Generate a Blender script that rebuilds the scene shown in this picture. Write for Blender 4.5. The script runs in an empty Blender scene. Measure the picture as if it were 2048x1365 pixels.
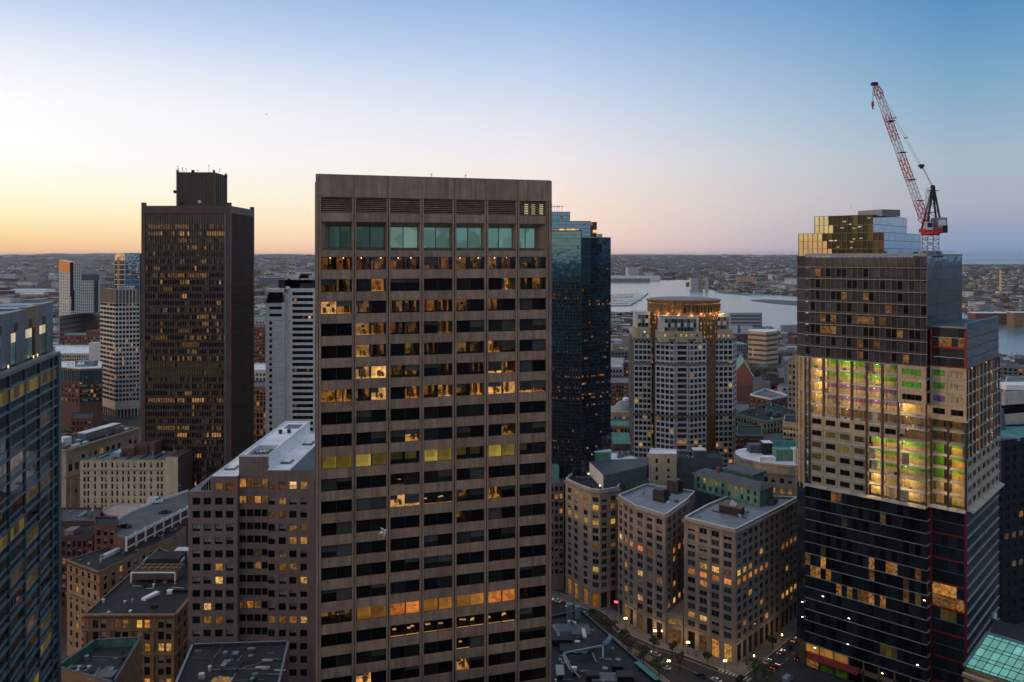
import bpy, bmesh, math, random
from mathutils import Vector, Matrix
R = math.radians
sc = bpy.context.scene
COL = sc.collection
random.seed(7)
# ------------------------------------------------------------------ camera
F, H, HY, CX = 1600.0, 165.0, 512.0, 1024.0      # focal length in photo pixels, eye height, horizon row, centre column
cam_d = bpy.data.cameras.new('camera'); cam = bpy.data.objects.new('camera', cam_d); COL.objects.link(cam)
cam.location = (0, 0, H); cam.rotation_euler = (math.pi/2, 0, 0)
cam_d.sensor_width = 36; cam_d.lens = 36*F/2048; cam_d.shift_y = -(682.5-HY)/2048
cam_d.clip_start = 1; cam_d.clip_end = 120000
sc.camera = cam
# ------------------------------------------------------------------ sky
SUN_AZ, SUN_EL = R(-88), R(2.5)                  # azimuth from +Y, clockwise positive
world = bpy.data.worlds.new('World'); sc.world = world; world.use_nodes = True
nt = world.node_tree; N = nt.nodes; L = nt.links
def lin(c): return tuple(((v/255)/12.92 if v/255 <= .04045 else ((v/255+.055)/1.055)**2.4) for v in c)
def wn(t, **k):
    n = N.new(t)
    for a, b in k.items(): setattr(n, a, b)
    return n
bg = N['Background']
tc = wn('ShaderNodeTexCoord'); nrm = wn('ShaderNodeVectorMath', operation='NORMALIZE'); L.new(tc.outputs['Generated'], nrm.inputs[0])
sx = wn('ShaderNodeSeparateXYZ'); L.new(nrm.outputs[0], sx.inputs[0])
el = wn('ShaderNodeMapRange'); el.inputs[1].default_value = 0.0; el.inputs[2].default_value = 1.0
L.new(sx.outputs['Z'], el.inputs[0])
flat = wn('ShaderNodeVectorMath', operation='MULTIPLY'); flat.inputs[1].default_value = (1, 1, 0); L.new(nrm.outputs[0], flat.inputs[0])
fn = wn('ShaderNodeVectorMath', operation='NORMALIZE'); L.new(flat.outputs[0], fn.inputs[0])
dt = wn('ShaderNodeVectorMath', operation='DOT_PRODUCT'); dt.inputs[1].default_value = (math.sin(SUN_AZ), math.cos(SUN_AZ), 0); L.new(fn.outputs[0], dt.inputs[0])
ac = wn('ShaderNodeMath', operation='ARCCOSINE'); L.new(dt.outputs['Value'], ac.inputs[0])
def ramp(stops):
    r = wn('ShaderNodeValToRGB'); e = r.color_ramp.elements
    r.color_ramp.interpolation = 'B_SPLINE' if False else 'EASE'
    r.color_ramp.interpolation = 'LINEAR'
    while len(e) > 1: e.remove(e[-1])
    for i, (p, c) in enumerate(stops):
        x = e[0] if i == 0 else e.new(p)
        x.position = p; x.color = lin(c)+(1,)
    L.new(el.outputs[0], r.inputs[0]); return r
def ey(y):                                       # photo row -> ramp position (sine of the elevation at mid frame / 0.34)
    return max(0, math.sin(math.atan((HY-y)/F)))
ZEN = (158,167,184); Z_SUN, Z_LEF, Z_MID, Z_RIG = (188,193,204), (184,190,202), (174,184,200), (154,170,194)
def stops(rows): return [(ey(y), c) for y, c in rows]
r_sun = ramp(stops([(512,(255,190,116)),(490,(255,202,124)),(470,(255,218,146)),(440,(255,236,178)),(400,(255,248,214)),(340,(255,253,242)),(250,(252,251,252)),(150,(228,235,248)),(80,(198,215,242)),(0,(166,195,231))])+[(.5,Z_SUN),(1,ZEN)])
r_lef = ramp(stops([(512,(255,200,150)),(490,(255,210,154)),(470,(255,226,170)),(440,(255,243,198)),(400,(255,253,228)),(340,(255,255,250)),(250,(252,252,254)),(170,(235,240,250)),(90,(203,217,243)),(0,(168,195,231))])+[(.5,Z_LEF),(1,ZEN)])
r_mid = ramp(stops([(512,(255,210,194)),(460,(255,224,204)),(400,(250,230,216)),(320,(240,234,236)),(240,(222,227,240)),(150,(196,212,238)),(60,(166,194,231)),(0,(148,181,225))])+[(.5,Z_MID),(1,ZEN)])
r_rig = ramp(stops([(512,(128,154,188)),(470,(146,160,188)),(420,(168,174,190)),(340,(164,182,198)),(240,(134,172,200)),(120,(100,152,194)),(0,(72,132,186))])+[(.5,Z_RIG),(1,ZEN)])
def wmix(a, b, d0, d1):
    m = wn('ShaderNodeMapRange', interpolation_type='SMOOTHSTEP' if False else 'LINEAR'); m.inputs[1].default_value = R(d0); m.inputs[2].default_value = R(d1)
    L.new(ac.outputs[0], m.inputs[0])
    x = wn('ShaderNodeMix', data_type='RGBA'); L.new(m.outputs[0], x.inputs[0]); L.new(a, x.inputs[6]); L.new(b, x.inputs[7]); return x.outputs[2]
c1 = wmix(r_sun.outputs[0], r_lef.outputs[0], 28, 54)
c2 = wmix(c1, r_mid.outputs[0], 56, 90)
c3 = wmix(c2, r_rig.outputs[0], 90, 117)
sky = wn('ShaderNodeTexSky', sky_type='NISHITA', sun_disc=False); sky.sun_elevation = SUN_EL; sky.sun_rotation = SUN_AZ; sky.altitude = H
sk = wn('ShaderNodeVectorMath', operation='SCALE'); sk.inputs['Scale'].default_value = 0.008; L.new(sky.outputs[0], sk.inputs[0])
ad = wn('ShaderNodeVectorMath', operation='ADD'); L.new(c3, ad.inputs[0]); L.new(sk.outputs[0], ad.inputs[1])
L.new(ad.outputs[0], bg.inputs[0]); bg.inputs[1].default_value = 1.0
# ------------------------------------------------------------------ sun (just down at the left)
sd = bpy.data.lights.new('sun', 'SUN'); so = bpy.data.objects.new('sun', sd); COL.objects.link(so)
sd.energy = 0.7; sd.angle = R(4); sd.color = (1.0, 0.62, 0.34)
sv = Vector((math.sin(R(-100))*math.cos(SUN_EL), math.cos(R(-100))*math.cos(SUN_EL), math.sin(SUN_EL)))
so.rotation_euler = sv.to_track_quat('Z', 'Y').to_euler(); so.location = (-300, -50, 400)
# ------------------------------------------------------------------ picture
vs = sc.view_settings; vs.view_transform = 'Standard'; vs.look = 'None'; vs.exposure = 0.0; vs.gamma = 1
sc.render.engine = 'CYCLES'; cy = sc.cycles
cy.use_denoising = True
try: cy.denoiser = 'OPENIMAGEDENOISE'
except Exception: pass
cy.max_bounces = 6; cy.diffuse_bounces = 3; cy.glossy_bounces = 4; cy.transmission_bounces = 4; cy.transparent_max_bounces = 8; cy.volume_bounces = 0
cy.caustics_reflective = False; cy.caustics_refractive = False; cy.sample_clamp_indirect = 3
cy.use_adaptive_sampling = True; cy.adaptive_threshold = 0.015
sc.render.film_transparent = False

# ------------------------------------------------------------------ materials
M = {}
def newmat(name):
    m = bpy.data.materials.new(name); m.use_nodes = True; M[name] = m
    nt = m.node_tree; return m, nt, nt.nodes, nt.links, nt.nodes['Principled BSDF']
def tcoord(n, l, rnd=True):
    t = n.new('ShaderNodeTexCoord'); oi = n.new('ShaderNodeObjectInfo')
    a = n.new('ShaderNodeVectorMath'); a.operation = 'ADD'
    s = n.new('ShaderNodeMath'); s.operation = 'MULTIPLY'; s.inputs[1].default_value = 57.0 if rnd else 0.0
    l.new(oi.outputs['Random'], s.inputs[0]); l.new(t.outputs['Object'], a.inputs[0]); l.new(s.outputs[0], a.inputs[1])
    return a.outputs[0], oi
def solid(name, col, rough=.75, metal=0.0, spec=.4, var=.18, scale=.35, streak=.12, grain=.1, gscale=6, bump=.0, orand=.12):
    """matt surface: large blotches, vertical streaks of dirt, fine grain, a little difference from piece to piece"""
    m, t, n, l, p = newmat(name)
    v, oi = tcoord(n, l)
    def noise(sc_, detail=3, vec=None):
        x = n.new('ShaderNodeTexNoise'); x.inputs['Scale'].default_value = sc_; x.inputs['Detail'].default_value = detail
        l.new(vec or v, x.inputs['Vector']); return x.outputs['Fac']
    def mr(src, lo, hi):
        x = n.new('ShaderNodeMapRange'); x.inputs[1].default_value = .3; x.inputs[2].default_value = .7; x.inputs[3].default_value = lo; x.inputs[4].default_value = hi
        l.new(src, x.inputs[0]); return x.outputs[0]
    def mul(a, b):
        x = n.new('ShaderNodeMath'); x.operation = 'MULTIPLY'; l.new(a, x.inputs[0]); l.new(b, x.inputs[1]); return x.outputs[0]
    f = mr(noise(scale), 1-var, 1+var)
    if streak:
        mp = n.new('ShaderNodeMapping'); mp.inputs['Scale'].default_value = (1.6, 1.6, .09); l.new(v, mp.inputs[0])
        f = mul(f, mr(noise(1.0, 4, mp.outputs[0]), 1-streak, 1+streak))
    g = noise(gscale, 2)
    if grain: f = mul(f, mr(g, 1-grain, 1+grain))
    if orand:
        x = n.new('ShaderNodeMapRange'); x.inputs[3].default_value = 1-orand; x.inputs[4].default_value = 1+orand; l.new(oi.outputs['Random'], x.inputs[0]); f = mul(f, x.outputs[0])
    s = n.new('ShaderNodeVectorMath'); s.operation = 'SCALE'; s.inputs[0].default_value = col; l.new(f, s.inputs['Scale'])
    l.new(s.outputs[0], p.inputs['Base Color'])
    p.inputs['Roughness'].default_value = rough; p.inputs['Metallic'].default_value = metal; p.inputs['Specular IOR Level'].default_value = spec
    if bump:
        b = n.new('ShaderNodeBump'); b.inputs['Strength'].default_value = bump; b.inputs['Distance'].default_value = .05; l.new(g, b.inputs['Height']); l.new(b.outputs[0], p.inputs['Normal'])
    return m
def glass(name, tint, rough=.06, metal=0.0, spec=.5, wave=.06, wscale=.35, var=.35):
    m, t, n, l, p = newmat(name)
    v, oi = tcoord(n, l)
    x = n.new('ShaderNodeMapRange'); x.inputs[3].default_value = 1-var; x.inputs[4].default_value = 1+var; l.new(oi.outputs['Random'], x.inputs[0])
    s = n.new('ShaderNodeVectorMath'); s.operation = 'SCALE'; s.inputs[0].default_value = tint; l.new(x.outputs[0], s.inputs['Scale']); l.new(s.outputs[0], p.inputs['Base Color'])
    p.inputs['Roughness'].default_value = rough; p.inputs['Metallic'].default_value = metal; p.inputs['Specular IOR Level'].default_value = spec
    k = n.new('ShaderNodeTexNoise'); k.inputs['Scale'].default_value = wscale; k.inputs['Detail'].default_value = 1; l.new(v, k.inputs['Vector'])
    b = n.new('ShaderNodeBump'); b.inputs['Strength'].default_value = wave; b.inputs['Distance'].default_value = .4; l.new(k.outputs['Fac'], b.inputs['Height']); l.new(b.outputs[0], p.inputs['Normal'])
    return m
def lit(name, cols, strength, cell=1.1, lo=.25, base=(.02,.02,.02), rough=.08, sample=False, orand=.45):
    """a lit window: uneven patches of a lit room behind the pane, hue and level different from window to window"""
    m, t, n, l, p = newmat(name)
    v, oi = tcoord(n, l)
    vo = n.new('ShaderNodeTexVoronoi'); vo.distance = 'CHEBYCHEV'; vo.inputs['Scale'].default_value = cell; l.new(v, vo.inputs['Vector'])
    sp = n.new('ShaderNodeSeparateColor'); l.new(vo.outputs['Color'], sp.inputs[0])
    mr = n.new('ShaderNodeMapRange'); mr.inputs[3].default_value = lo; mr.inputs[4].default_value = 1.0; l.new(sp.outputs[0], mr.inputs[0])
    r = n.new('ShaderNodeValToRGB'); e = r.color_ramp.elements
    while len(e) > 1: e.remove(e[-1])
    for i, c in enumerate(cols):
        q = e[0] if i == 0 else e.new(i/max(1, len(cols)-1)); q.position = i/max(1, len(cols)-1); q.color = tuple(c)+(1,)
    l.new(oi.outputs['Random'], r.inputs[0])
    h = n.new('ShaderNodeMath'); h.operation = 'MULTIPLY'; h.inputs[1].default_value = 7.31; l.new(oi.outputs['Random'], h.inputs[0])
    fr_ = n.new('ShaderNodeMath'); fr_.operation = 'FRACT'; l.new(h.outputs[0], fr_.inputs[0])
    mo = n.new('ShaderNodeMapRange'); mo.inputs[3].default_value = strength*(1-orand); mo.inputs[4].default_value = strength*(1+orand); l.new(fr_.outputs[0], mo.inputs[0])
    mu = n.new('ShaderNodeMath'); mu.operation = 'MULTIPLY'; l.new(mr.outputs[0], mu.inputs[0]); l.new(mo.outputs[0], mu.inputs[1])
    l.new(r.outputs[0], p.inputs['Emission Color']); l.new(mu.outputs[0], p.inputs['Emission Strength'])
    p.inputs['Base Color'].default_value = tuple(base)+(1,); p.inputs['Roughness'].default_value = rough
    m.cycles.emission_sampling = 'AUTO' if sample else 'NONE'
    return m
def lamp_mat(name, col, strength):
    m, t, n, l, p = newmat(name)
    p.inputs['Emission Color'].default_value = tuple(col)+(1,); p.inputs['Emission Strength'].default_value = strength
    m.cycles.emission_sampling = 'NONE'; return m
# stone, metal, roofs
solid('granite_brown', (.40,.245,.165), rough=.6, var=.14, scale=.5, streak=.24, grain=.18, gscale=7, orand=.12, bump=.2)
solid('granite_dark', (.15,.112,.09), rough=.55, var=.12, streak=.15, grain=.1)
solid('granite_rose', (.26,.19,.175), rough=.6, var=.12, streak=.12, grain=.12)
solid('bronze_fin', (.095,.055,.038), rough=.5, var=.15, streak=.2, grain=.1)
solid('concrete_pale', (.62,.59,.55), rough=.8, var=.10, streak=.12, grain=.08)
solid('concrete_white', (.88,.84,.77), rough=.8, var=.08, streak=.12, grain=.06)
solid('concrete_tan', (.54,.46,.38), rough=.8, var=.12, streak=.15)
solid('cream_brick', (.52,.40,.27), rough=.85, var=.14, streak=.1, grain=.12)
solid('limestone', (.37,.295,.225), rough=.8, var=.14, streak=.16, grain=.1)
solid('limestone_pink', (.35,.275,.225), rough=.8, var=.14, streak=.16, grain=.1)
solid('brick_red', (.17,.066,.05), rough=.9, var=.2, streak=.1, grain=.15)
solid('brick_dark', (.12,.055,.045), rough=.9, var=.2, streak=.1, grain=.15)
solid('brick_tan', (.25,.155,.09), rough=.9, var=.18, streak=.15, grain=.15)
solid('copper_green', (.12,.27,.20), rough=.7, var=.2, streak=.25, grain=.1)
solid('copper_teal', (.06,.27,.24), rough=.6, var=.2, streak=.2)
solid('copper_brown', (.22,.105,.055), rough=.5, metal=.3, var=.2, streak=.2)
solid('gold_leaf', (.42,.25,.07), rough=.4, metal=.6, var=.25, streak=.1)
solid('metal_grey', (.24,.26,.29), rough=.5, metal=.4, var=.1, streak=.1, grain=.05)
solid('metal_blue', (.13,.20,.25), rough=.45, metal=.4, var=.12, streak=.1, grain=.05)
solid('metal_brown', (.22,.18,.13), rough=.45, metal=.4, var=.12, streak=.1, grain=.05)
solid('mullion', (.17,.25,.29), rough=.4, metal=.5, var=.05, streak=.05, grain=.05)
solid('mullion_dark', (.03,.035,.045), rough=.4, metal=.4, var=.05, streak=.05, grain=.05)
solid('mullion_pale', (.45,.45,.46), rough=.45, metal=.3, var=.08, streak=.1, grain=.05)
solid('steel_dark', (.035,.035,.04), rough=.5, metal=.5, var=.1, streak=0)
solid('steel_pale', (.50,.50,.50), rough=.45, metal=.2, var=.1, streak=0)
solid('roof_white', (.84,.84,.84), rough=.85, var=.16, scale=.12, streak=0, grain=.08, gscale=1.2)
solid('roof_grey', (.17,.172,.185), rough=.9, var=.2, scale=.12, streak=0, grain=.1, gscale=1.5)
solid('roof_pale', (.30,.33,.36), rough=.85, var=.2, scale=.12, streak=0, grain=.1, gscale=1.5)
solid('roof_dark', (.036,.037,.042), rough=.9, var=.25, scale=.1, streak=0, grain=.12, gscale=1.5)
solid('roof_black', (.028,.030,.034), rough=.9, var=.3, scale=.2, streak=0, grain=.15, gscale=1.5)
solid('crown_sunglow', (.78,.30,.07), rough=.35, metal=.3, var=.1, streak=.1)  # sunset reflection in the crown glass, put into the base colour
solid('roof_slate', (.10,.115,.13), rough=.7, var=.2, scale=.3, streak=.1)
solid('roof_brown', (.14,.10,.075), rough=.8, var=.15, scale=.2, streak=.05)
solid('duct', (.29,.34,.37), rough=.4, metal=.5, var=.15, streak=.1)
solid('red_steel', (.26,.02,.024), rough=.5, var=.1, streak=.1)
solid('crane_red', (.52,.035,.03), rough=.5, var=.12, streak=.1)
solid('crane_white', (.66,.64,.62), rough=.5, var=.1, streak=.1)
solid('white_paint', (.72,.72,.70), rough=.6, var=.08, streak=.08)
solid('blind', (.34,.30,.25), rough=.9, var=.1, streak=0, orand=.3)
solid('frame_dark', (.04,.038,.036), rough=.5, var=.1, streak=0)
solid('frame_pale', (.32,.31,.29), rough=.6, var=.1, streak=0)
solid('asphalt', (.05,.05,.052), rough=.9, var=.25, scale=.08, streak=0, grain=.15, gscale=2, orand=0)
solid('sidewalk', (.20,.185,.17), rough=.9, var=.2, scale=.2, streak=0, grain=.12, gscale=2, orand=0)
solid('paint_line', (.62,.60,.55), rough=.7, var=.25, scale=.6, streak=0, orand=0)
solid('paint_yellow', (.60,.42,.08), rough=.7, var=.25, scale=.6, streak=0, orand=0)
solid('hedge', (.05,.075,.03), rough=.9, var=.3, scale=1.2, streak=0, grain=.3, gscale=3)
solid('bark', (.07,.05,.035), rough=.9, var=.2)
solid('leaf', (.055,.085,.03), rough=.7, var=.35, scale=.5, streak=0, grain=.2)
solid('leaf_pale', (.11,.12,.045), rough=.7, var=.35, scale=.5, streak=0, grain=.2)
solid('leaf_russet', (.12,.065,.035), rough=.7, var=.35, scale=.5, streak=0, grain=.2)
solid('rubber', (.02,.02,.02), rough=.8, var=.1, streak=0)
solid('interior', (.10,.085,.07), rough=.9, var=.2, streak=0)
solid('gull_white', (.94,.94,.93), rough=.7, var=.06, streak=0)
solid('gull_grey', (.32,.33,.35), rough=.7, var=.06, streak=0)
solid('precast', (.52,.39,.25), rough=.8, var=.14, streak=.18, grain=.1, orand=.08)
solid('column_brown', (.10,.052,.042), rough=.7, var=.15, streak=.2)
solid('slab', (.42,.39,.35), rough=.85, var=.15, streak=.1)
# glass
glass('glass_black', (.010,.009,.010), rough=.06, spec=.3, wave=.04)
glass('glass_dim', (.022,.02,.018), rough=.07, wave=.05)
glass('glass_navy', (.007,.018,.027), rough=.05, metal=.0, spec=.42, wave=.06)
glass('glass_navy_b', (.03,.055,.075), rough=.05, metal=.25, spec=.6, wave=.05)
glass('glass_sill', (.008,.030,.046), rough=.15, metal=.0, spec=.35, wave=.03)
glass('glass_blue', (.12,.28,.42), rough=.04, metal=.9, wave=.05, var=.2)
glass('glass_smoke', (.085,.085,.085), rough=.04, metal=.75, wave=.05, var=.3)
glass('glass_green', (.05,.09,.08), rough=.05, metal=.4, wave=.05)
glass('glass_mirror', (.56,.55,.52), rough=.03, metal=1.0, wave=.02, var=.12)
glass('glass_mirror_cool', (.40,.52,.60), rough=.04, metal=1.0, wave=.02, var=.12)
glass('glass_curtain', (.075,.072,.078), rough=.12, metal=.12, wave=.03, var=.3)
# lit windows
WARM = [(1,.34,.05),(1,.42,.09),(1,.52,.15),(1,.38,.06)]
lit('lit_warm', WARM, .50); lit('lit_bright', [(1,.50,.14),(1,.58,.22),(1,.44,.11)], .95, lo=.3)
lit('lit_dim', WARM, .18); lit('lit_mid', WARM, .27, cell=1.6, lo=.1); lit('lit_faint', [(1,.55,.22),(1,.7,.4)], .055)
lit('lit_orange', [(1,.26,.05),(1,.33,.07)], .62, lo=.4); lit('lit_yellow', [(1,.52,.10),(.95,.56,.11)], .66, lo=.4)
lit('lit_olive', [(.75,.55,.10),(.62,.45,.08)], .17, cell=.5, lo=.6); lit('lit_olive_dim', [(.6,.45,.10)], .07, cell=.5, lo=.6)
lit('glow_teal', [(.17,.38,.35),(.24,.42,.34)], .46, cell=.3, lo=.55, orand=.15); lit('glow_teal_dim', [(.12,.26,.22)], .24, cell=.4, lo=.5)
lit('lit_cream', [(1,.82,.45),(1,.88,.55)], .6, cell=.4, lo=.8)
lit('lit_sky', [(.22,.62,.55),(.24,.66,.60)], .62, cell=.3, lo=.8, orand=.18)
lit('lit_gold', [(1,.55,.09),(1,.5,.08)], .55, cell=.6, lo=.4)
lamp_mat('lamp_warm', (1,.72,.32), 6.0); lamp_mat('lamp_white', (1,.92,.72), 5.0); lamp_mat('lamp_amber', (1,.5,.12), 3.0)
lamp_mat('lamp_red', (1,.04,.02), 1.3); lamp_mat('lamp_pink', (1,.06,.12), 1.6); lamp_mat('lamp_teal', (.2,.9,.8), 1.5); lamp_mat('lamp_uplight', (1,.75,.2), 1.2)

# ------------------------------------------------------------------ geometry helpers
def W(px, D): return Vector(((px-CX)/F*D, D))                    # plan position of a photo column at a distance
def Z(py, D): return H-(py-HY)/F*D                               # height of a photo row at a distance
def G(px, py, z=0.0): return W(px, (H-z)*F/(py-HY))              # plan position of a photo point known to lie at height z
class Fr:
    """facade frame: A left end, B right end seen from outside; u along, d outward"""
    def __init__(s, A, B):
        s.A = Vector(A[:2]); s.B = Vector(B[:2]); v = s.B-s.A; s.L = v.length; s.u = v/s.L; s.n = Vector((s.u.y, -s.u.x)); s.ang = math.atan2(s.u.y, s.u.x)
    def p(s, u, d, z):
        q = s.A+s.u*u+s.n*d; return Vector((q.x, q.y, z))
    def off(s, d): return Fr(s.A+s.n*d, s.B+s.n*d)
def root_of(o):
    while o.parent: o = o.parent
    return o
class MB:
    def __init__(s): s.v = []; s.f = []; s.m = []
    def q(s, pts, m=0):
        b = len(s.v); s.v.extend([tuple(p) for p in pts]); s.f.append(tuple(range(b, b+len(pts)))); s.m.append(m)
    def hexa(s, P, m=0, skip=()):
        b = len(s.v); s.v.extend([tuple(p) for p in P])
        for i, f in enumerate(((3,2,1,0),(4,5,6,7),(0,1,5,4),(1,2,6,5),(2,3,7,6),(3,0,4,7))):
            if i in skip: continue
            s.f.append(tuple(b+k for k in f)); s.m.append(m)
    def box(s, x0, y0, z0, x1, y1, z1, m=0):
        s.hexa([(x0,y0,z0),(x1,y0,z0),(x1,y1,z0),(x0,y1,z0),(x0,y0,z1),(x1,y0,z1),(x1,y1,z1),(x0,y1,z1)], m)
    def fbox(s, fr, u0, u1, d0, d1, z0, z1, m=0):                # d0 inner, d1 outer
        s.hexa([fr.p(u0,d1,z0),fr.p(u1,d1,z0),fr.p(u1,d0,z0),fr.p(u0,d0,z0),fr.p(u0,d1,z1),fr.p(u1,d1,z1),fr.p(u1,d0,z1),fr.p(u0,d0,z1)], m)
    def fq(s, fr, pts, m=0): s.q([fr.p(*p) for p in pts], m)
    def prism(s, poly, z0, z1, m=0, mt=None, bottom=False):      # poly counter-clockwise from above
        n = len(poly); b = len(s.v)
        s.v.extend([(p[0],p[1],z0) for p in poly]); s.v.extend([(p[0],p[1],z1) for p in poly])
        for i in range(n):
            j = (i+1) % n; s.f.append((b+i,b+j,b+n+j,b+n+i)); s.m.append(m)
        s.f.append(tuple(b+n+i for i in range(n))); s.m.append(m if mt is None else mt)
        if bottom: s.f.append(tuple(b+n-1-i for i in range(n))); s.m.append(m)
    def tube(s, p0, p1, r, n=6, m=0, r1=None, cap=True):
        p0 = Vector(p0); p1 = Vector(p1); d = (p1-p0).normalized(); r1 = r if r1 is None else r1
        a = d.orthogonal().normalized(); c = d.cross(a); b = len(s.v)
        for pp, rr in ((p0, r), (p1, r1)):
            for i in range(n):
                t = 2*math.pi*i/n; s.v.append(tuple(pp+(a*math.cos(t)+c*math.sin(t))*rr))
        for i in range(n):
            j = (i+1) % n; s.f.append((b+i,b+j,b+n+j,b+n+i)); s.m.append(m)
        if cap: s.f.append(tuple(b+n-1-i for i in range(n))); s.m.append(m); s.f.append(tuple(b+n+i for i in range(n))); s.m.append(m)
    def lathe(s, c, prof, n=12, m=0):                            # prof: (radius, z) from bottom to top
        b = len(s.v)
        for r, z in prof:
            for i in range(n): t = 2*math.pi*i/n; s.v.append((c[0]+r*math.cos(t), c[1]+r*math.sin(t), z))
        for k in range(len(prof)-1):
            for i in range(n):
                j = (i+1) % n; s.f.append((b+k*n+i,b+k*n+j,b+(k+1)*n+j,b+(k+1)*n+i)); s.m.append(m)
        s.f.append(tuple(b+(len(prof)-1)*n+i for i in range(n))); s.m.append(m)
    def mesh(s, name, mats, off=Vector((0,0,0))):
        me = bpy.data.meshes.new(name)
        me.from_pydata([(a-off[0], b-off[1], c-off[2]) for a, b, c in s.v], [], s.f)
        for k in mats: me.materials.append(M[k])
        if len(mats) > 1: me.polygons.foreach_set('material_index', s.m)
        me.update(); return me
    def build(s, name, mats, parent=None, kind=None, smooth=False):
        if not s.f: return None
        mats = [mats] if isinstance(mats, str) else mats
        off = root_of(parent).location if parent else Vector((0,0,0))
        me = s.mesh(name, mats, off)
        if smooth:
            for p in me.polygons: p.use_smooth = True
        o = bpy.data.objects.new(name, me); COL.objects.link(o); o.parent = parent
        if kind: o['kind'] = kind
        return o
def thing(name, label, cat, loc=(0,0,0), group=None):
    o = bpy.data.objects.new(name, None); COL.objects.link(o); o.location = loc; o.empty_display_size = .5
    o['label'] = label; o['category'] = cat
    if group: o['group'] = group
    return o
def tag(o, label, cat, group=None):
    o['label'] = label; o['category'] = cat
    if group: o['group'] = group
    return o
def structure(o): o['kind'] = 'structure'; return o
def put(name, me, parent, pos, ang=0.0):                         # a copy of a shared mesh as a part; pos in the world
    o = bpy.data.objects.new(name, me); COL.objects.link(o)
    off = root_of(parent).location if parent else Vector((0,0,0))
    o.parent = parent; o.location = Vector(pos)-off; o.rotation_euler = (0,0,ang); return o
def put_in(name, me, parent, pos=(0,0,0), ang=0):                # a copy placed in its parent's own frame
    o = bpy.data.objects.new(name, me); COL.objects.link(o); o.parent = parent; o.location = pos; o.rotation_euler = (0,0,ang); return o
def copy_tree(o, parent=None):
    c = o.copy(); COL.objects.link(c); c.parent = parent
    for ch in list(o.children): copy_tree(ch, c)
    return c
_wm = {}; FOOT = []
def window_mesh(w, h, style, gl, fr, depth=.12, t=.07, blind=0):
    """window in its own frame: x along, y inward, z up from the sill centre; glass set back inside a frame"""
    k = (round(w,2), round(h,2), style, gl, fr, depth, t, blind)
    if k in _wm: return _wm[k]
    b = MB(); a = w/2
    def bar(x0, x1, z0, z1, y0=0, y1=depth): b.box(x0, y0, z0, x1, y1, z1, 1)
    bar(-a, -a+t, 0, h); bar(a-t, a, 0, h); bar(-a+t, a-t, 0, t); bar(-a+t, a-t, h-t, h)
    xs = [-a+t, a-t]; zs = [t, h-t]
    if style in ('double', 'sash2'): bar(-t/2, t/2, t, h-t, .0, depth*.8)
    if style in ('sash', 'sash2'): bar(-a+t, a-t, h*.52, h*.52+t*.8, .02, depth*.7)
    if style == 'triple':
        for q in (-w/6, w/6): bar(q-t/2, q+t/2, t, h-t, 0, depth*.8)
    if style == 'quad':
        for q in (-w/4, 0, w/4): bar(q-t/2, q+t/2, t, h-t, 0, depth*.8)
    y = depth*.6
    b.q([(-a+t,y,t),(a-t,y,t),(a-t,y,h-t),(-a+t,y,h-t)], 0)
    if blind: b.q([(-a+t,y-.015,h-t-(h-2*t)*blind),(a-t,y-.015,h-t-(h-2*t)*blind),(a-t,y-.015,h-t),(-a+t,y-.015,h-t)], 2)
    if fr == 'frame_pale': b.box(-a-.12, -.16, -.16, a+.12, .05, 0, 1)
    me = b.mesh('window', [gl, fr, 'blind']); _wm[k] = me; return me
def holes(mb, fr, z0, z1, cols, rows, r=.35, m=0, mr=None, u0=0.0, u1=None, back=None):
    """wall skin on fr from u0..u1, z0..z1 with openings cols x rows and reveals r deep"""
    u1 = fr.L if u1 is None else u1; mr = m if mr is None else mr
    cols = sorted(cols); rows = sorted(rows)
    zc = z0
    for a, b in rows:
        if a > zc: mb.fq(fr, [(u0,0,zc),(u1,0,zc),(u1,0,a),(u0,0,a)], m)
        uc = u0
        for c, d in cols:
            if c > uc: mb.fq(fr, [(uc,0,a),(c,0,a),(c,0,b),(uc,0,b)], m)
            mb.fq(fr, [(c,-r,a),(d,-r,a),(d,0,a),(c,0,a)], mr); mb.fq(fr, [(c,0,b),(d,0,b),(d,-r,b),(c,-r,b)], mr)
            mb.fq(fr, [(c,0,a),(c,0,b),(c,-r,b),(c,-r,a)], mr); mb.fq(fr, [(d,-r,a),(d,-r,b),(d,0,b),(d,0,a)], mr)
            uc = d
        if u1 > uc: mb.fq(fr, [(uc,0,a),(u1,0,a),(u1,0,b),(uc,0,b)], m)
        zc = b
    if z1 > zc: mb.fq(fr, [(u0,0,zc),(u1,0,zc),(u1,0,z1),(u0,0,z1)], m)
def spread(L, n, w, m0=None, m1=None):
    """n openings of width w evenly over 0..L with end margins"""
    m0 = (L-n*w)/(n+1)*.9 if m0 is None else m0; m1 = m0 if m1 is None else m1
    g = (L-m0-m1-n*w)/max(1, n-1)
    return [(m0+i*(w+g), m0+i*(w+g)+w) for i in range(n)]
def place_windows(T, fr, cols, rows, style, pick, frame='frame_dark', r=.3, name='window', depth=.12, t=.07):
    for j, (a, b) in enumerate(rows):
        for i, (c, d) in enumerate(cols):
            g = pick(i, j)
            if g is None: continue
            bl = random.choice((0,0,0,0,.25,.45,.7)) if g in ('glass_black','glass_dim','lit_dim') and style != 'quad' and name == 'window' else 0
            put(name, window_mesh(d-c, b-a, style, g, frame, depth, t, bl), T, fr.p((c+d)/2, -r+depth+.005, a), fr.ang)
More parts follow.
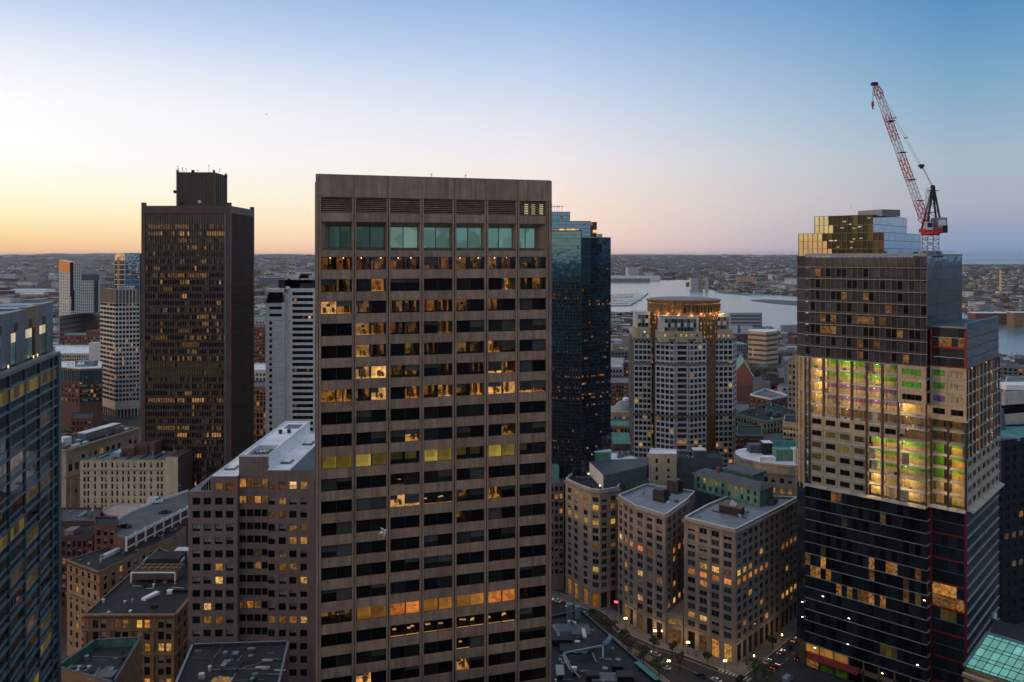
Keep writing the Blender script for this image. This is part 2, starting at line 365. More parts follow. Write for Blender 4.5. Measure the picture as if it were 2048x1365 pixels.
def panes_joined(mb, fr, cols, rows, pick, r=.3, tilt=0.0):
    for j, (a, b) in enumerate(rows):
        for i, (c, d) in enumerate(cols):
            t1 = random.uniform(-tilt, tilt); t2 = random.uniform(-tilt, tilt)
            mb.fq(fr, [(c,-r-t1-t2,a),(d,-r+t1-t2,a),(d,-r+t1+t2,b),(c,-r-t1+t2,b)], pick(i, j))
def parapet(T, poly, z, h=1.0, w=.4, mat='limestone', name='parapet', cap=None, closed=True):
    """wall round a flat roof; poly counter-clockwise; each side its own part"""
    n = len(poly)
    for i in range(n if closed else n-1):
        a = Vector(poly[i][:2]); b = Vector(poly[(i+1) % n][:2])
        if (b-a).length < .5: continue
        fr = Fr(a, b); mb = MB(); mb.fbox(fr, 0, fr.L-w*.0, -w, 0.002, z, z+h, 0)
        if cap: mb.fbox(fr, -.08, fr.L+.08, -w-.08, .09, z+h, z+h+.12, 1)
        mb.build(name, [mat]+([cap] if cap else []), T)
def ccw(poly):
    s = sum(poly[i][0]*poly[(i+1)%len(poly)][1]-poly[(i+1)%len(poly)][0]*poly[i][1] for i in range(len(poly)))
    return poly if s > 0 else poly[::-1]
def V2(*a): return Vector(a)
def clutter(T, poly, z, n, seed, inset=1.2):
    """small roof things: patches of felt, vents, hatches, pipe runs, cable trays"""
    rg = random.Random(seed); n = int(n*1.5); xs = [p[0] for p in poly]; ys = [p[1] for p in poly]; k = 0; tries = 0
    while k < n and tries < n*30:
        tries += 1; x, y = rg.uniform(min(xs), max(xs)), rg.uniform(min(ys), max(ys))
        if not all(in_poly(x+dx, y+dy, poly) for dx in (-inset, inset) for dy in (-inset, inset)): continue
        c = rg.random(); m = MB(); k += 1
        if k % 7 == 0:
            L_ = rg.uniform(4,12); e = (x+L_*rg.choice((-1,1)), y+rg.uniform(-.5,.5))
            if in_poly(e[0], e[1], poly): f = Fr(V2(x,y), V2(*e)); m.fbox(f, 0, f.L, -.12, .12, z-.19, z-.13); m.build('felt_seam', rg.choice(('roof_black','roof_grey')), T)
            continue
        if c < .3: w, d = rg.uniform(.8,2.6), rg.uniform(.8,2.2); m.box(x-w/2,y-d/2,z-.19,x+w/2,y+d/2,z-.16); m.build('roof_patch', rg.choice(('roof_grey','roof_black','roof_slate','roof_brown')), T)
        elif c < .5: r = rg.uniform(.15,.4); h = rg.uniform(.5,1.4); m.tube((x,y,z-.2),(x,y,z+h),r,7); m.tube((x,y,z+h),(x,y,z+h+.25),r*1.6,7,0,r1=r*.4); m.build('vent', rg.choice(('duct','steel_dark','white_paint')), T)
        elif c < .7: w, d, h = rg.uniform(.6,1.8), rg.uniform(.6,1.6), rg.uniform(.4,1.3); m.box(x-w/2,y-d/2,z-.2,x+w/2,y+d/2,z+h); m.box(x-w/2-.06,y-d/2-.06,z+h,x+w/2+.06,y+d/2+.06,z+h+.08); m.build('roof_box', rg.choice(('duct','metal_grey','roof_white','steel_dark','roof_brown')), T)
        else:
            a = rg.choice((0,1.57))+rg.uniform(-.2,.2); L_ = rg.uniform(2,6); e = (x+math.cos(a)*L_, y+math.sin(a)*L_)
            if in_poly(e[0], e[1], poly): m.tube((x,y,z+.1),(e[0],e[1],z+.1),rg.uniform(.05,.14),5); m.build('pipe', rg.choice(('duct','steel_pale','steel_dark','copper_brown')), T)
def in_poly(x, y, P):
    c = False; j = len(P)-1
    for i in range(len(P)):
        if (P[i][1] > y) != (P[j][1] > y) and x < (P[j][0]-P[i][0])*(y-P[i][1])/(P[j][1]-P[i][1])+P[i][0]: c = not c
        j = i
    return c
def hvac(T, c, w, d, h, z, ang=0.0, mat='duct', fans=2, name='roof_unit'):
    """rooftop cooling unit: casing on feet with louvred sides and fan rings on top"""
    b = MB(); u = Vector((math.cos(ang), math.sin(ang))); fr = Fr(Vector(c)-u*w/2, Vector(c)+u*w/2)
    b.fbox(fr, 0, w, -d/2, d/2, z+.25, z+h, 0)
    for k in range(3):
        for s_ in (-1, 1): b.fbox(fr, .1, w-.1, s_*d/2-.03, s_*d/2+.03, z+.5+k*(h-.8)/3, z+.5+(k+.55)*(h-.8)/3, 1)
    for i in range(fans):
        p = fr.p(w*(i+.5)/fans, 0, z+h); b.tube(p, p+Vector((0,0,.35)), min(w/fans, d)*.38, 10, 1)
    for uu in (.15, w-.35):
        b.fbox(fr, uu, uu+.2, -d/2+.1, d/2-.1, z-.02, z+.25, 1)
    o = b.build(name, [mat, 'steel_dark'], T); return o
# ================================================================== ground, water, hills, streets
def city_ground():
    m, t, n, l, p = newmat('city_ground')
    tc_ = n.new('ShaderNodeTexCoord')
    a = n.new('ShaderNodeTexNoise'); a.inputs['Scale'].default_value = .012; a.inputs['Detail'].default_value = 6; l.new(tc_.outputs['Object'], a.inputs[0])
    v = n.new('ShaderNodeTexVoronoi'); v.inputs['Scale'].default_value = .03; l.new(tc_.outputs['Object'], v.inputs[0])
    r = n.new('ShaderNodeValToRGB'); e = r.color_ramp.elements
    e[0].position = .35; e[0].color = (.035,.045,.028,1); e[1].position = .62; e[1].color = (.12,.11,.10,1); q = e.new(.5); q.color = (.07,.065,.06,1)
    l.new(a.outputs['Fac'], r.inputs[0])
    mx = n.new('ShaderNodeMix'); mx.data_type = 'RGBA'; mx.inputs[0].default_value = .25; mx.blend_type = 'OVERLAY'; l.new(r.outputs[0], mx.inputs[6]); l.new(v.outputs['Color'], mx.inputs[7]); l.new(mx.outputs[2], p.inputs['Base Color']); p.inputs['Roughness'].default_value = .95
    m, t, n, l, p = newmat('water')
    tc_ = n.new('ShaderNodeTexCoord'); mp = n.new('ShaderNodeMapping'); mp.inputs['Scale'].default_value = (.02,.05,1); l.new(tc_.outputs['Object'], mp.inputs[0])
    a = n.new('ShaderNodeTexNoise'); a.inputs['Scale'].default_value = 1; a.inputs['Detail'].default_value = 5; l.new(mp.outputs[0], a.inputs[0])
    b = n.new('ShaderNodeBump'); b.inputs['Strength'].default_value = .55; b.inputs['Distance'].default_value = 2.2; l.new(a.outputs['Fac'], b.inputs['Height']); l.new(b.outputs[0], p.inputs['Normal'])
    p.inputs['Base Color'].default_value = (.15,.21,.23,1); p.inputs['Roughness'].default_value = .2; p.inputs['IOR'].default_value = 1.33
    m, t, n, l, p = newmat('woodland')
    tc_ = n.new('ShaderNodeTexCoord'); a = n.new('ShaderNodeTexNoise'); a.inputs['Scale'].default_value = .0022; a.inputs['Detail'].default_value = 8; l.new(tc_.outputs['Object'], a.inputs[0])
    r = n.new('ShaderNodeValToRGB'); e = r.color_ramp.elements; e[0].position = .40; e[0].color = (.015,.022,.014,1); e[1].position = .66; e[1].color = (.10,.09,.075,1); l.new(a.outputs['Fac'], r.inputs[0]); l.new(r.outputs[0], p.inputs['Base Color']); p.inputs['Roughness'].default_value = 1
city_ground()
g = MB(); g.q([(-32000,-26000,0),(36000,-26000,0),(36000,41500,0),(-32000,41500,0)]); structure(g.build('ground', 'city_ground'))
def gp(pts): return [tuple(G(a, b))+(0.35,) for a, b in pts]
WATER = [[(1150,562.5),(1250,563),(1330,561),(1386,560),(1370,573),(1400,578),(1440,582),(1470,587),(1520,588),(1593,594),(1700,600),(1850,612),(1960,632),(1995,642),(2060,656),(2200,690),(2200,760),(2048,722),(1990,712),(1900,700),(1700,672),(1600,664),(1560,663),(1525,661),(1480,660),(1430,650),(1330,640),(1270,628),(1236,634),(1150,640)]]
for k, w in enumerate(WATER):
    m = MB(); m.q(gp(w)[::-1]); o = structure(m.build('harbour_water', 'water'))
m = MB(); m.q([tuple(G(1880,529))+(.35,), tuple(G(2700,531))+(.35,), (36000,41000,.35), (22000,41000,.35)]); structure(m.build('sea_water', 'water'))
# far hills
HROWS = [(9000,0,0),(11000,28,8),(13500,70,14),(16500,112,17),(20000,146,15),(26000,166,18),(33000,205,30),(40000,0,0)]
def hill_z(px, D):
    if D < 9000: return 0.0
    for (d0,b0,_), (d1,b1,_) in zip(HROWS[:-1], HROWS[1:]):
        if d0 <= D <= d1: return (b0+(b1-b0)*(D-d0)/(d1-d0))*(1.0 if px < 1600 else max(0,(1905-px)/305))
    return 0.0
def hills():
    rg = random.Random(77); m = MB(); nx = 140
    ph = [(rg.uniform(0,6.28), rg.uniform(.6,9), rg.uniform(.4,1)) for _ in range(14)]
    def hz(px, row):
        s = sum(a*math.sin(f*px/300+p_+row*1.7) for p_, f, a in ph)/5
        return s
    rows = HROWS
    V = []
    for D, b, v in rows:
        for i in range(nx+1):
            px = -500+i*2420/nx; fade = 1.0 if px < 1600 else max(0, (1905-px)/305); q = W(px, D)
            if D > 20000 and px > 1500: fade = 0
            lump = 0
            if D == 33000: lump = 60*math.exp(-((px-110)/38)**2)+50*math.exp(-((px-205)/45)**2)+30*math.exp(-((px-560)/40)**2)
            V.append((q.x, q.y, max(-2, (b+v*hz(px, D/9000)+lump)*fade-(2 if b == 0 else 0))))
    m.v = V
    for r in range(len(rows)-1):
        for i in range(nx): a = r*(nx+1)+i; m.f.append((a,a+1,a+nx+2,a+nx+1)); m.m.append(0)
    structure(m.build('hills', 'woodland', smooth=True))
hills()
# ------------------------------------------------------------------ streets by the stone corner block
def offset_line(P, d):
    out = []
    for i, p in enumerate(P):
        a = Fr(P[i-1], p) if i > 0 else None; b = Fr(p, P[i+1]) if i < len(P)-1 else None
        n = ((a.n if a else b.n)+(b.n if b else a.n)).normalized(); k = d/max(.4, n.dot((a or b).n)); out.append(p+n*k)
    return out
KERB = [G(1100,1180), G(1131,1189), G(1160,1200), G(1182,1208), G(1208,1208), G(1236,1225), G(1268,1256), G(1331,1284), G(1368,1294)]+[V2(89.9,321.7), V2(118,352), V2(131,367), V2(150,388)]
def streets():
    m = MB(); a, b = offset_line(KERB, 26), KERB
    big = [V2(-60,500), V2(-60,200), V2(170,200), V2(260,330), V2(260,420), V2(150,440)]
    m.q([(p.x,p.y,.012) for p in ccw(big)]); structure(m.build('road', 'asphalt'))
    outer = offset_line(KERB, 6.0)
    for i in range(len(KERB)-1):
        f = [KERB[i], KERB[i+1], outer[i+1], outer[i]]; m = MB(); m.prism(ccw(f), .0, .14); structure(m.build('pavement', 'sidewalk'))
        g_ = Fr(outer[i], outer[i+1]); m = MB(); m.fbox(g_, 0, g_.L, .0, .3, 0, .155); structure(m.build('kerb', 'concrete_tan'))
    # far pavement along the low roof, and road paint
    far = [G(1150,1262), G(1330,1400)]; f = Fr(G(1395,1410), G(1185,1242))
    m = MB(); m.fbox(f, 0, f.L, -9, 0, 0, .14); structure(m.build('pavement', 'sidewalk')); m = MB(); m.fbox(f, 0, f.L, 0, .3, 0, .155); structure(m.build('kerb', 'concrete_tan'))
    c1, c2 = offset_line(KERB[4:10], 8.6), offset_line(KERB[4:10], 15.0)
    for L_, mt, w in ((c1,'paint_line',.09),(c2,'paint_yellow',.09)):
        for i in range(len(L_)-1):
            g_ = Fr(L_[i], L_[i+1]); m = MB(); m.fq(g_, [(0,-w,.022),(g_.L,-w,.022),(g_.L,w,.022),(0,w,.022)]); structure(m.build('lane_marking', mt))
    d1 = offset_line(KERB[9:12], 13)
    g_ = Fr(d1[0], d1[-1])
    for k in range(8): m = MB(); m.fq(g_, [(k*6,-.1,.022),(k*6+3,-.1,.022),(k*6+3,.1,.022),(k*6,.1,.022)]); structure(m.build('lane_marking', 'paint_line'))
    g_ = Fr(V2(82,318.5), V2(92,309)); 
    for k in range(9): m = MB(); m.fq(g_, [(k*1.5,-3.5,.022),(k*1.5+.7,-3.5,.022),(k*1.5+.7,.0,.022),(k*1.5,.0,.022)]); structure(m.build('crosswalk_stripe', 'paint_line'))
    # brick crossing band
    m = MB(); f = Fr(G(1232,1290), G(1330,1330)); m.fq(f, [(0,-2,.018),(f.L,-2,.018),(f.L,2,.018),(0,2,.018)]); structure(m.build('brick_crossing', 'brick_tan'))
streets()
# ================================================================== unseen towers added behind and below the viewpoint (they shade the street and show in the glass)
def build_viewpoint():
    for nm, lab, x0, x1, y0, y1, z, nb, wm in (('viewpoint_shade_tower','unseen tower added at the viewpoint for its shade and reflection','tower' and -46,34,-52,-5,196,48,'granite_dark'),('shade_block','unseen dark block added below the viewpoint to shade the street',-70,60,70,132,92,22,'brick_dark'),('shade_block','unseen brown block added below the viewpoint at the right to shade the street',78,150,110,214,48,12,'granite_dark'),('shade_block','unseen block added below the viewpoint at the left to shade the low roofs',-160,-76,60,140,84,20,'brick_dark'),('side_shade_tower','unseen dark tower added for shade beside the viewpoint, outside the right edge',120,175,-10,80,150,36,'granite_dark')):
        T = thing(nm, lab, 'building', (x0,y0,0)); P = [V2(x0,y0),V2(x1,y0),V2(x1,y1),V2(x0,y1)]
        m = MB(); m.prism([V2(x0+.5,y0+.5),V2(x1-.5,y0+.5),V2(x1-.5,y1-.5),V2(x0+.5,y1-.5)], 0, z-.3, 0, 1); m.build('core', ['glass_black','roof_dark'], T); pit = z/nb
        for k in range(nb):
            m = MB()
            for i in range(4): f = Fr(P[i], P[(i+1)%4]); m.fbox(f, 0, f.L, -.6, 0, k*pit, k*pit+pit*.5)
            m.build('wall_band', wm, T)
        parapet(T, P, z-.4, 1.2, .5, wm)
build_viewpoint()
# ================================================================== granite office tower in the middle
def build_central():
    A = W(631.5, 140); B = W(1101, 152.5); fr = Fr(A, B)
    T = thing('granite_office_tower', 'tall brown granite office tower with seven window bays filling the middle', 'tower', (A.x, A.y, 0))
    C = V2(4.5, 190); Dk = V2(-41.5, 182)
    ZT = Z(348, 140)
    post = .55; nb = 7; bay = (fr.L-2*post)/nb; fh = 3.9; z_row0 = 164.75; nrows = 22
    # core behind the facade and side walls, all one body
    b = MB(); i = fr.off(-9.0)
    b.prism([i.p(.3,0,0), i.p(fr.L-.3,0,0), C, Dk], 0, ZT-.6, 0)
    b.build('core', 'interior', T)
    b = MB()
    sides = [Fr(B, C), Fr(C, Dk), Fr(Dk, A)]
    for s in sides:
        b.fq(s, [(0,0,0),(s.L,0,0),(s.L,0,ZT),(0,0,ZT)])
        k = 0
        while k*6.2 < s.L: b.fbox(s, k*6.2, k*6.2+.7, 0, .25, 0, ZT-.1); k += 1
    b.build('side_wall', 'granite_brown', T)
    b = MB(); b.prism([A, B, C, Dk], ZT-.6, ZT-.5, 0); b.build('roof', 'roof_grey', T)
    # piers: a pair of stone fins with a dark joint between
    for k in range(nb+1):
        u = post+k*bay; m = MB()
        lo, hi = 60, ZT-4.05
        if k == 0: m.fbox(fr, 0, .42, -.5, .28, lo, hi); m.fbox(fr, .52, post+.34, -.5, .22, lo, hi)
        elif k == nb: m.fbox(fr, fr.L-.42, fr.L, -.5, .28, lo, hi); m.fbox(fr, fr.L-post-.34, fr.L-.52, -.5, .22, lo, hi)
        else: m.fbox(fr, u-.36, u-.07, -.5, .22, lo, hi); m.fbox(fr, u+.07, u+.36, -.5, .22, lo, hi)
        m.build('pier', 'granite_brown', T)
        m = MB(); uu = min(max(u, .47), fr.L-.47); m.fbox(fr, uu-.08, uu+.08, -.5, -.06, lo, hi); m.build('pier_joint', 'steel_dark', T)
    # spandrel panels, one stone pair per bay and floor
    sw = bay-.72
    s = MB(); h = 1.68
    for x0, x1 in ((-sw/2+.01, -.03), (.03, sw/2-.01)):
        s.box(x0, 0, .04, x1, .42, h-.04, 0)
    s.box(-sw/2+.01, .08, .0, sw/2-.01, .40, h, 0)
    sp = s.mesh('spandrel', ['granite_brown'])
    rows = "dddddddddddddd|dd.m.......mdd|bmd.ddddd.d...|..mmdd.m......|..md.dd.ddmd..|..mbdd.d.dbm..|mmdb.mdmdmbbbm|..............|.....m.....m..|hhgheegheegge.|....t.........|....bblld.m...|........d.....|..............|..............|..............|ddppooppppood.|....llllllll..|........t.....|..b.....m.....|..............|l.........l.l.".split('|')
    LV = {'d':'lit_dim','m':'lit_warm','b':'lit_bright','g':'lit_olive_b','h':'lit_olive','e':'lit_olive_dim','o':'lit_orange','p':'lit_orange_d','l':'lit_low','t':'lit_low'}
    lit('furniture_glow_hi', [(.55,.22,.06),(.4,.2,.08)], .16, cell=2.5, lo=.2); lit('furniture_glow_lo', [(.5,.22,.06)], .035, cell=2.5, lo=.2)  # emission stands in for room light falling on the furniture
    solid('blind_dark', (.075,.066,.058), rough=.9, var=.1, streak=0, orand=.4)
    lit('lit_olive_b', [(.85,.62,.13),(.75,.56,.10)], .31, cell=.4, lo=.6); lit('lit_orange_d', [(1,.42,.08)], .27, cell=.4, lo=.6)
    lit('lit_low', [(1,.5,.17),(1,.58,.22)], .6, cell=.8, lo=.6)
    # see-through pane for rooms that show
    m, t, n, l, p = newmat('glass_clear')
    tr = n.new('ShaderNodeBsdfTransparent'); tr.inputs[0].default_value = (.86,.84,.8,1); gl = n.new('ShaderNodeBsdfGlossy'); gl.inputs['Roughness'].default_value = .04; gl.inputs[0].default_value = (1,1,1,1)
    lw = n.new('ShaderNodeFresnel'); lw.inputs[0].default_value = 1.5; mx = n.new('ShaderNodeMixShader')
    l.new(lw.outputs[0], mx.inputs[0]); l.new(tr.outputs[0], mx.inputs[1]); l.new(gl.outputs[0], mx.inputs[2]); l.new(mx.outputs[0], n['Material Output'].inputs[0])
    wh = fh-1.68; hw = sw/2-.05
    def pane(gm, bl=0):
        b = MB();
        if bl: b.q([(-hw/2,-.01,wh-.05-(wh-.1)*bl),(hw/2,-.01,wh-.05-(wh-.1)*bl),(hw/2,-.01,wh-.05),(-hw/2,-.01,wh-.05)], 2)
        b = b; b.q([(-hw/2,0,.05),(hw/2,0,.05),(hw/2,0,wh-.05),(-hw/2,0,wh-.05)], 0)
        for x0, x1, z0, z1 in ((-hw/2-.025,-hw/2,0,wh),(hw/2,hw/2+.025,0,wh),(-hw/2,hw/2,0,.05),(-hw/2,hw/2,wh-.05,wh)): b.box(x0,-.04,z0,x1,.06,z1,1)
        return b.mesh('window', [gm, 'frame_dark', 'blind_dark'])
    pd = [pane('glass_black'), pane('glass_black'), pane('glass_dim'), pane('glass_black', .3), pane('glass_black', .97), pane('glass_dim', .55)]; pr = random.Random(44); pc = pane('glass_clear')
    rm = {}
    def room(code, var):
        k = (code, var)
        if k in rm: return rm[k]
        rg = random.Random(hash(code)%97*11+var*7+3); rg = random.Random(ord(code)*13+var*101)
        b = MB(); x0, x1, yb, zt = -hw/2+.02, hw/2-.02, 3.2, wh-.06
        b.q([(x0,yb,0),(x1,yb,0),(x1,yb,zt),(x0,yb,zt)], 1 if code in 'lt' else 0)
        if code in 'lt':                                 # only desks at the window are lit
            b.q([(x0,.12,.05),(x1,.12,.05),(x1,.42,.05),(x0,.42,.05)], 0)
            for k_ in range(2 if code == 'l' else 1):
                q = rg.uniform(x0+.1, x1-1.0) if k_ == 0 else rg.uniform(x0+.1, x1-.8); y_ = rg.uniform(.9,1.6); w_ = rg.uniform(.4,.8); b.box(q, y_, .70, q+w_, y_+rg.uniform(.5,.8), .74, 0); b.box(q+.1, y_+.1, .74, q+w_*.5, y_+.35, .76, 3)
        b.q([(x0,.1,.02),(x1,.1,.02),(x1,yb,.02),(x0,yb,.02)], 0 if code in 'bmghop' else 1); b.q([(x0,yb,zt),(x1,yb,zt),(x1,.1,zt),(x0,.1,zt)], 1)
        b.q([(x0,.1,0),(x0,yb,0),(x0,yb,zt),(x0,.1,zt)], 0 if code in 'ghopb' else 1); b.q([(x1,yb,0),(x1,.1,0),(x1,.1,zt),(x1,yb,zt)], 0 if code in 'ghopb' else 1)
        if code in 'dmb':                               # desk, chair back, screen, cabinet, pillar
            dx = rg.uniform(-.8, .5); b.box(dx, 1.0, .55, dx+1.1, 1.7, .62, 2); b.box(dx+.1, 1.2, .05, dx+.2, 1.6, .55, 2); b.box(dx+.9, 1.2, .05, dx+1.0, 1.6, .55, 2)
            b.box(dx+.35, 1.3, .7, dx+.85, 1.36, 1.0, 2); b.box(dx+.4, .7, .2, dx+.8, .78, .85, 2)
            if rg.random() < .6: q = rg.uniform(x0+.1, x1-.7); b.box(q, 2.6, 0, q+rg.uniform(.3,.8), 3.1, rg.uniform(.9,1.9), 2)
            if rg.random() < .5: q = rg.uniform(x0+.1, x1-.5); b.box(q, .5, 0, q+.28, .9, zt, 2)
            if rg.random() < .5: q = rg.uniform(x0+.3, x1-1); b.q([(q,3.17,1.1),(q+.6,3.17,1.1),(q+.6,3.17,1.6),(q,3.17,1.6)], 2)
        if code in 'dmb' and rg.random() < .35: bz = rg.uniform(.35,.8)*zt; b.q([(x0,.14,zt-bz),(x1,.14,zt-bz),(x1,.14,zt),(x0,.14,zt)] if rg.random() < .5 else [(x0,.14,zt-bz*.5),(0,.14,zt-bz*.5),(0,.14,zt),(x0,.14,zt)], 4)
        if code in 'dmb' and rg.random() < .6:
            q = rg.uniform(x0+.2, x1-.5); b.q([(q,yb-.02,0),(q+rg.uniform(.5,1.2),yb-.02,0),(q+.8,yb-.02,zt),(q,yb-.02,zt)], 1)
        if code in 'mb':
            q = rg.uniform(x0+.2, x1-1.3); b.box(q, 1.5, zt-.07, q+1.0, 2.1, zt-.02, 3)
        if code in 'ghpo' and var % 2 == 0: b.box(x0+.05, .3, 0, x0+.22, .5, zt, 2)
        mats = [LV[code], 'interior', 'furniture_glow_hi' if code in 'bmol' else 'furniture_glow_lo', 'lit_cream', 'blind']  # room surfaces emit in place of lamps inside
        rm[k] = b.mesh('lit_room', mats); return rm[k]
    for r in range(nrows):
        zw = z_row0-r*fh
        for k in range(nb):
            uc = post+(k+.5)*bay
            put('spandrel', sp, T, fr.p(uc, .06, zw-fh), fr.ang)
            for hlf in (0, 1):
                code = rows[r][k*2+hlf] if r < len(rows) else '.'
                x = uc+(-sw/4 if hlf == 0 else sw/4)
                if code == '.':
                    put('window', pd[pr.choice((0,0,0,0,1,1,2,2,3,4,5))], T, fr.p(x, -.30, zw-wh), fr.ang)
                else:
                    w_ = put('window', pc, T, fr.p(x, -.30, zw-wh), fr.ang)
                    put_in('lit_room', room(code, (r*11+k*5+hlf*3) % 19), w_)
            m = put('mullion', _mull(wh), T, fr.p(uc, -.27, zw-wh), fr.ang)
            if r == 0 and k in (0,1,2,4,5):
                lb = MB()
                for q in ([-1.6,.2,1.9] if k in (1,4) else [1.3, -1.0]):
                    c = fr.p(uc+q, -1.6, zw-.2); lb.tube(c, c+Vector((0,0,.1)), .09, 6)
                lb.build('ceiling_lamp', 'lamp_warm', T)
    # slabs behind the glass close the gaps between floors
    b = MB()
    for r in range(nrows+1): b.fbox(fr, .4, fr.L-.4, -8.9, -.36, z_row0-r*fh+.02, z_row0-r*fh+1.60)
    b.build('floor_slab', 'interior', T)
    b = MB(); zb = z_row0-nrows*fh
    b.fq(fr, [(0,-.1,0),(fr.L,-.1,0),(fr.L,-.1,zb),(0,-.1,zb)]); b.build('lower_wall', 'granite_brown', T)
    # crown: parapet panels, louvres, beam, deep recessed windows
    zp0, zl0, zb0, zg1, zg0 = ZT-4.0, Z(425,140), Z(443,140), Z(443,140), Z(502,140)
    for k in range(nb):
        u0 = post+k*bay; u1 = u0+bay
        if k == 0: u0 = 0
        if k == nb-1: u1 = fr.L
        m = MB(); m.fbox(fr, u0+.05, u1-.05, -.5, .26, zp0, ZT); m.fbox(fr, u0, u1, -.5, .16, zp0+.06, ZT-.08); m.build('parapet_panel', 'granite_brown', T)
        a0, a1 = post+k*bay+.37, post+(k+1)*bay-.37
        nl = 8
        for q in range(nl):
            z = zl0+(zp0-zl0)*(q+.2)/nl
            m = MB(); m.hexa([fr.p(a0,.02,z),fr.p(a1,.02,z),fr.p(a1,-.30,z+.16),fr.p(a0,-.30,z+.16),fr.p(a0,.06,z+.07),fr.p(a1,.06,z+.07),fr.p(a1,-.26,z+.23),fr.p(a0,-.26,z+.23)])
            m.build('louvre_slat', 'granite_brown', T)
        m = MB(); m.fq(fr, [(a0,-.7,zl0),(a1,-.7,zl0),(a1,-.7,zp0),(a0,-.7,zp0)]); m.build('louvre_back', 'steel_dark', T)
        if k == nb-1:
            for uu in (1.6, 3.0, 4.6):
                m = MB(); m.fbox(fr, a0+uu-.35, a0+uu+.35, -.66, -.62, zl0+.2, zp0-.4); m.build('lit_opening', 'lit_cream', T)
        m = MB(); m.fbox(fr, a0-.0, a1+.0, -.6, .12, zb0, zl0); m.build('beam_panel', 'granite_brown', T)
        # splayed reveal of the recess, wider at both ends of the facade
        g0, g1 = a0, a1; d = -2.2
        if k == 0: g0 = a0+1.5
        if k == nb-1: g1 = a1-1.5
        m = MB(); zc = zg1-.75
        m.fq(fr, [(a0,.1,zg0),(a1,.1,zg0),(g1,d,zg0+.55),(g0,d,zg0+.55)]); m.fq(fr, [(a1,.1,zg1),(a0,.1,zg1),(g0,d,zc),(g1,d,zc)])
        m.fq(fr, [(a0,.1,zg0),(g0,d,zg0+.55),(g0,d,zc),(a0,.1,zg1)]); m.fq(fr, [(a1,.1,zg1),(g1,d,zc),(g1,d,zg0+.55),(a1,.1,zg0)])
        m.build('recess', 'granite_brown', T)
        w = (g1-g0)/2
        for hh in (0, 1):
            gm = 'glow_teal' if k > 1 else 'glow_teal_dim'  # teal emission stands for reflected sky as well as room light
            me = window_mesh(w-.02, zc-zg0-.56, 'single', gm, 'frame_dark', .1, .06)
            put('recessed_window', me, T, fr.p(g0+w*(hh+.5), d-.06, zg0+.555), fr.ang)
        m = MB(); m.fbox(fr, a0-.0, a1+.0, -.6, .16, z_row0+.04, zg0-.02); m.build('sill_panel', 'granite_brown', T)
    for px in (856, 926):
        u = (px-631)/470*fr.L; m = MB(); q = fr.p(u, -2.0, ZT-.5); m.tube(q, q+Vector((0,0,1.4)), .05, 5); m.tube(q+Vector((0,0,1.0)), q+Vector((.25,0,1.25)), .05, 5); m.build('mast', 'steel_dark', T)
_mc = {}
def _mull(h):
    if h not in _mc:
        b = MB(); b.box(-.045, -.06, 0, .045, .08, h); _mc[h] = b.mesh('mullion', ['frame_dark'])
    return _mc[h]
build_central()
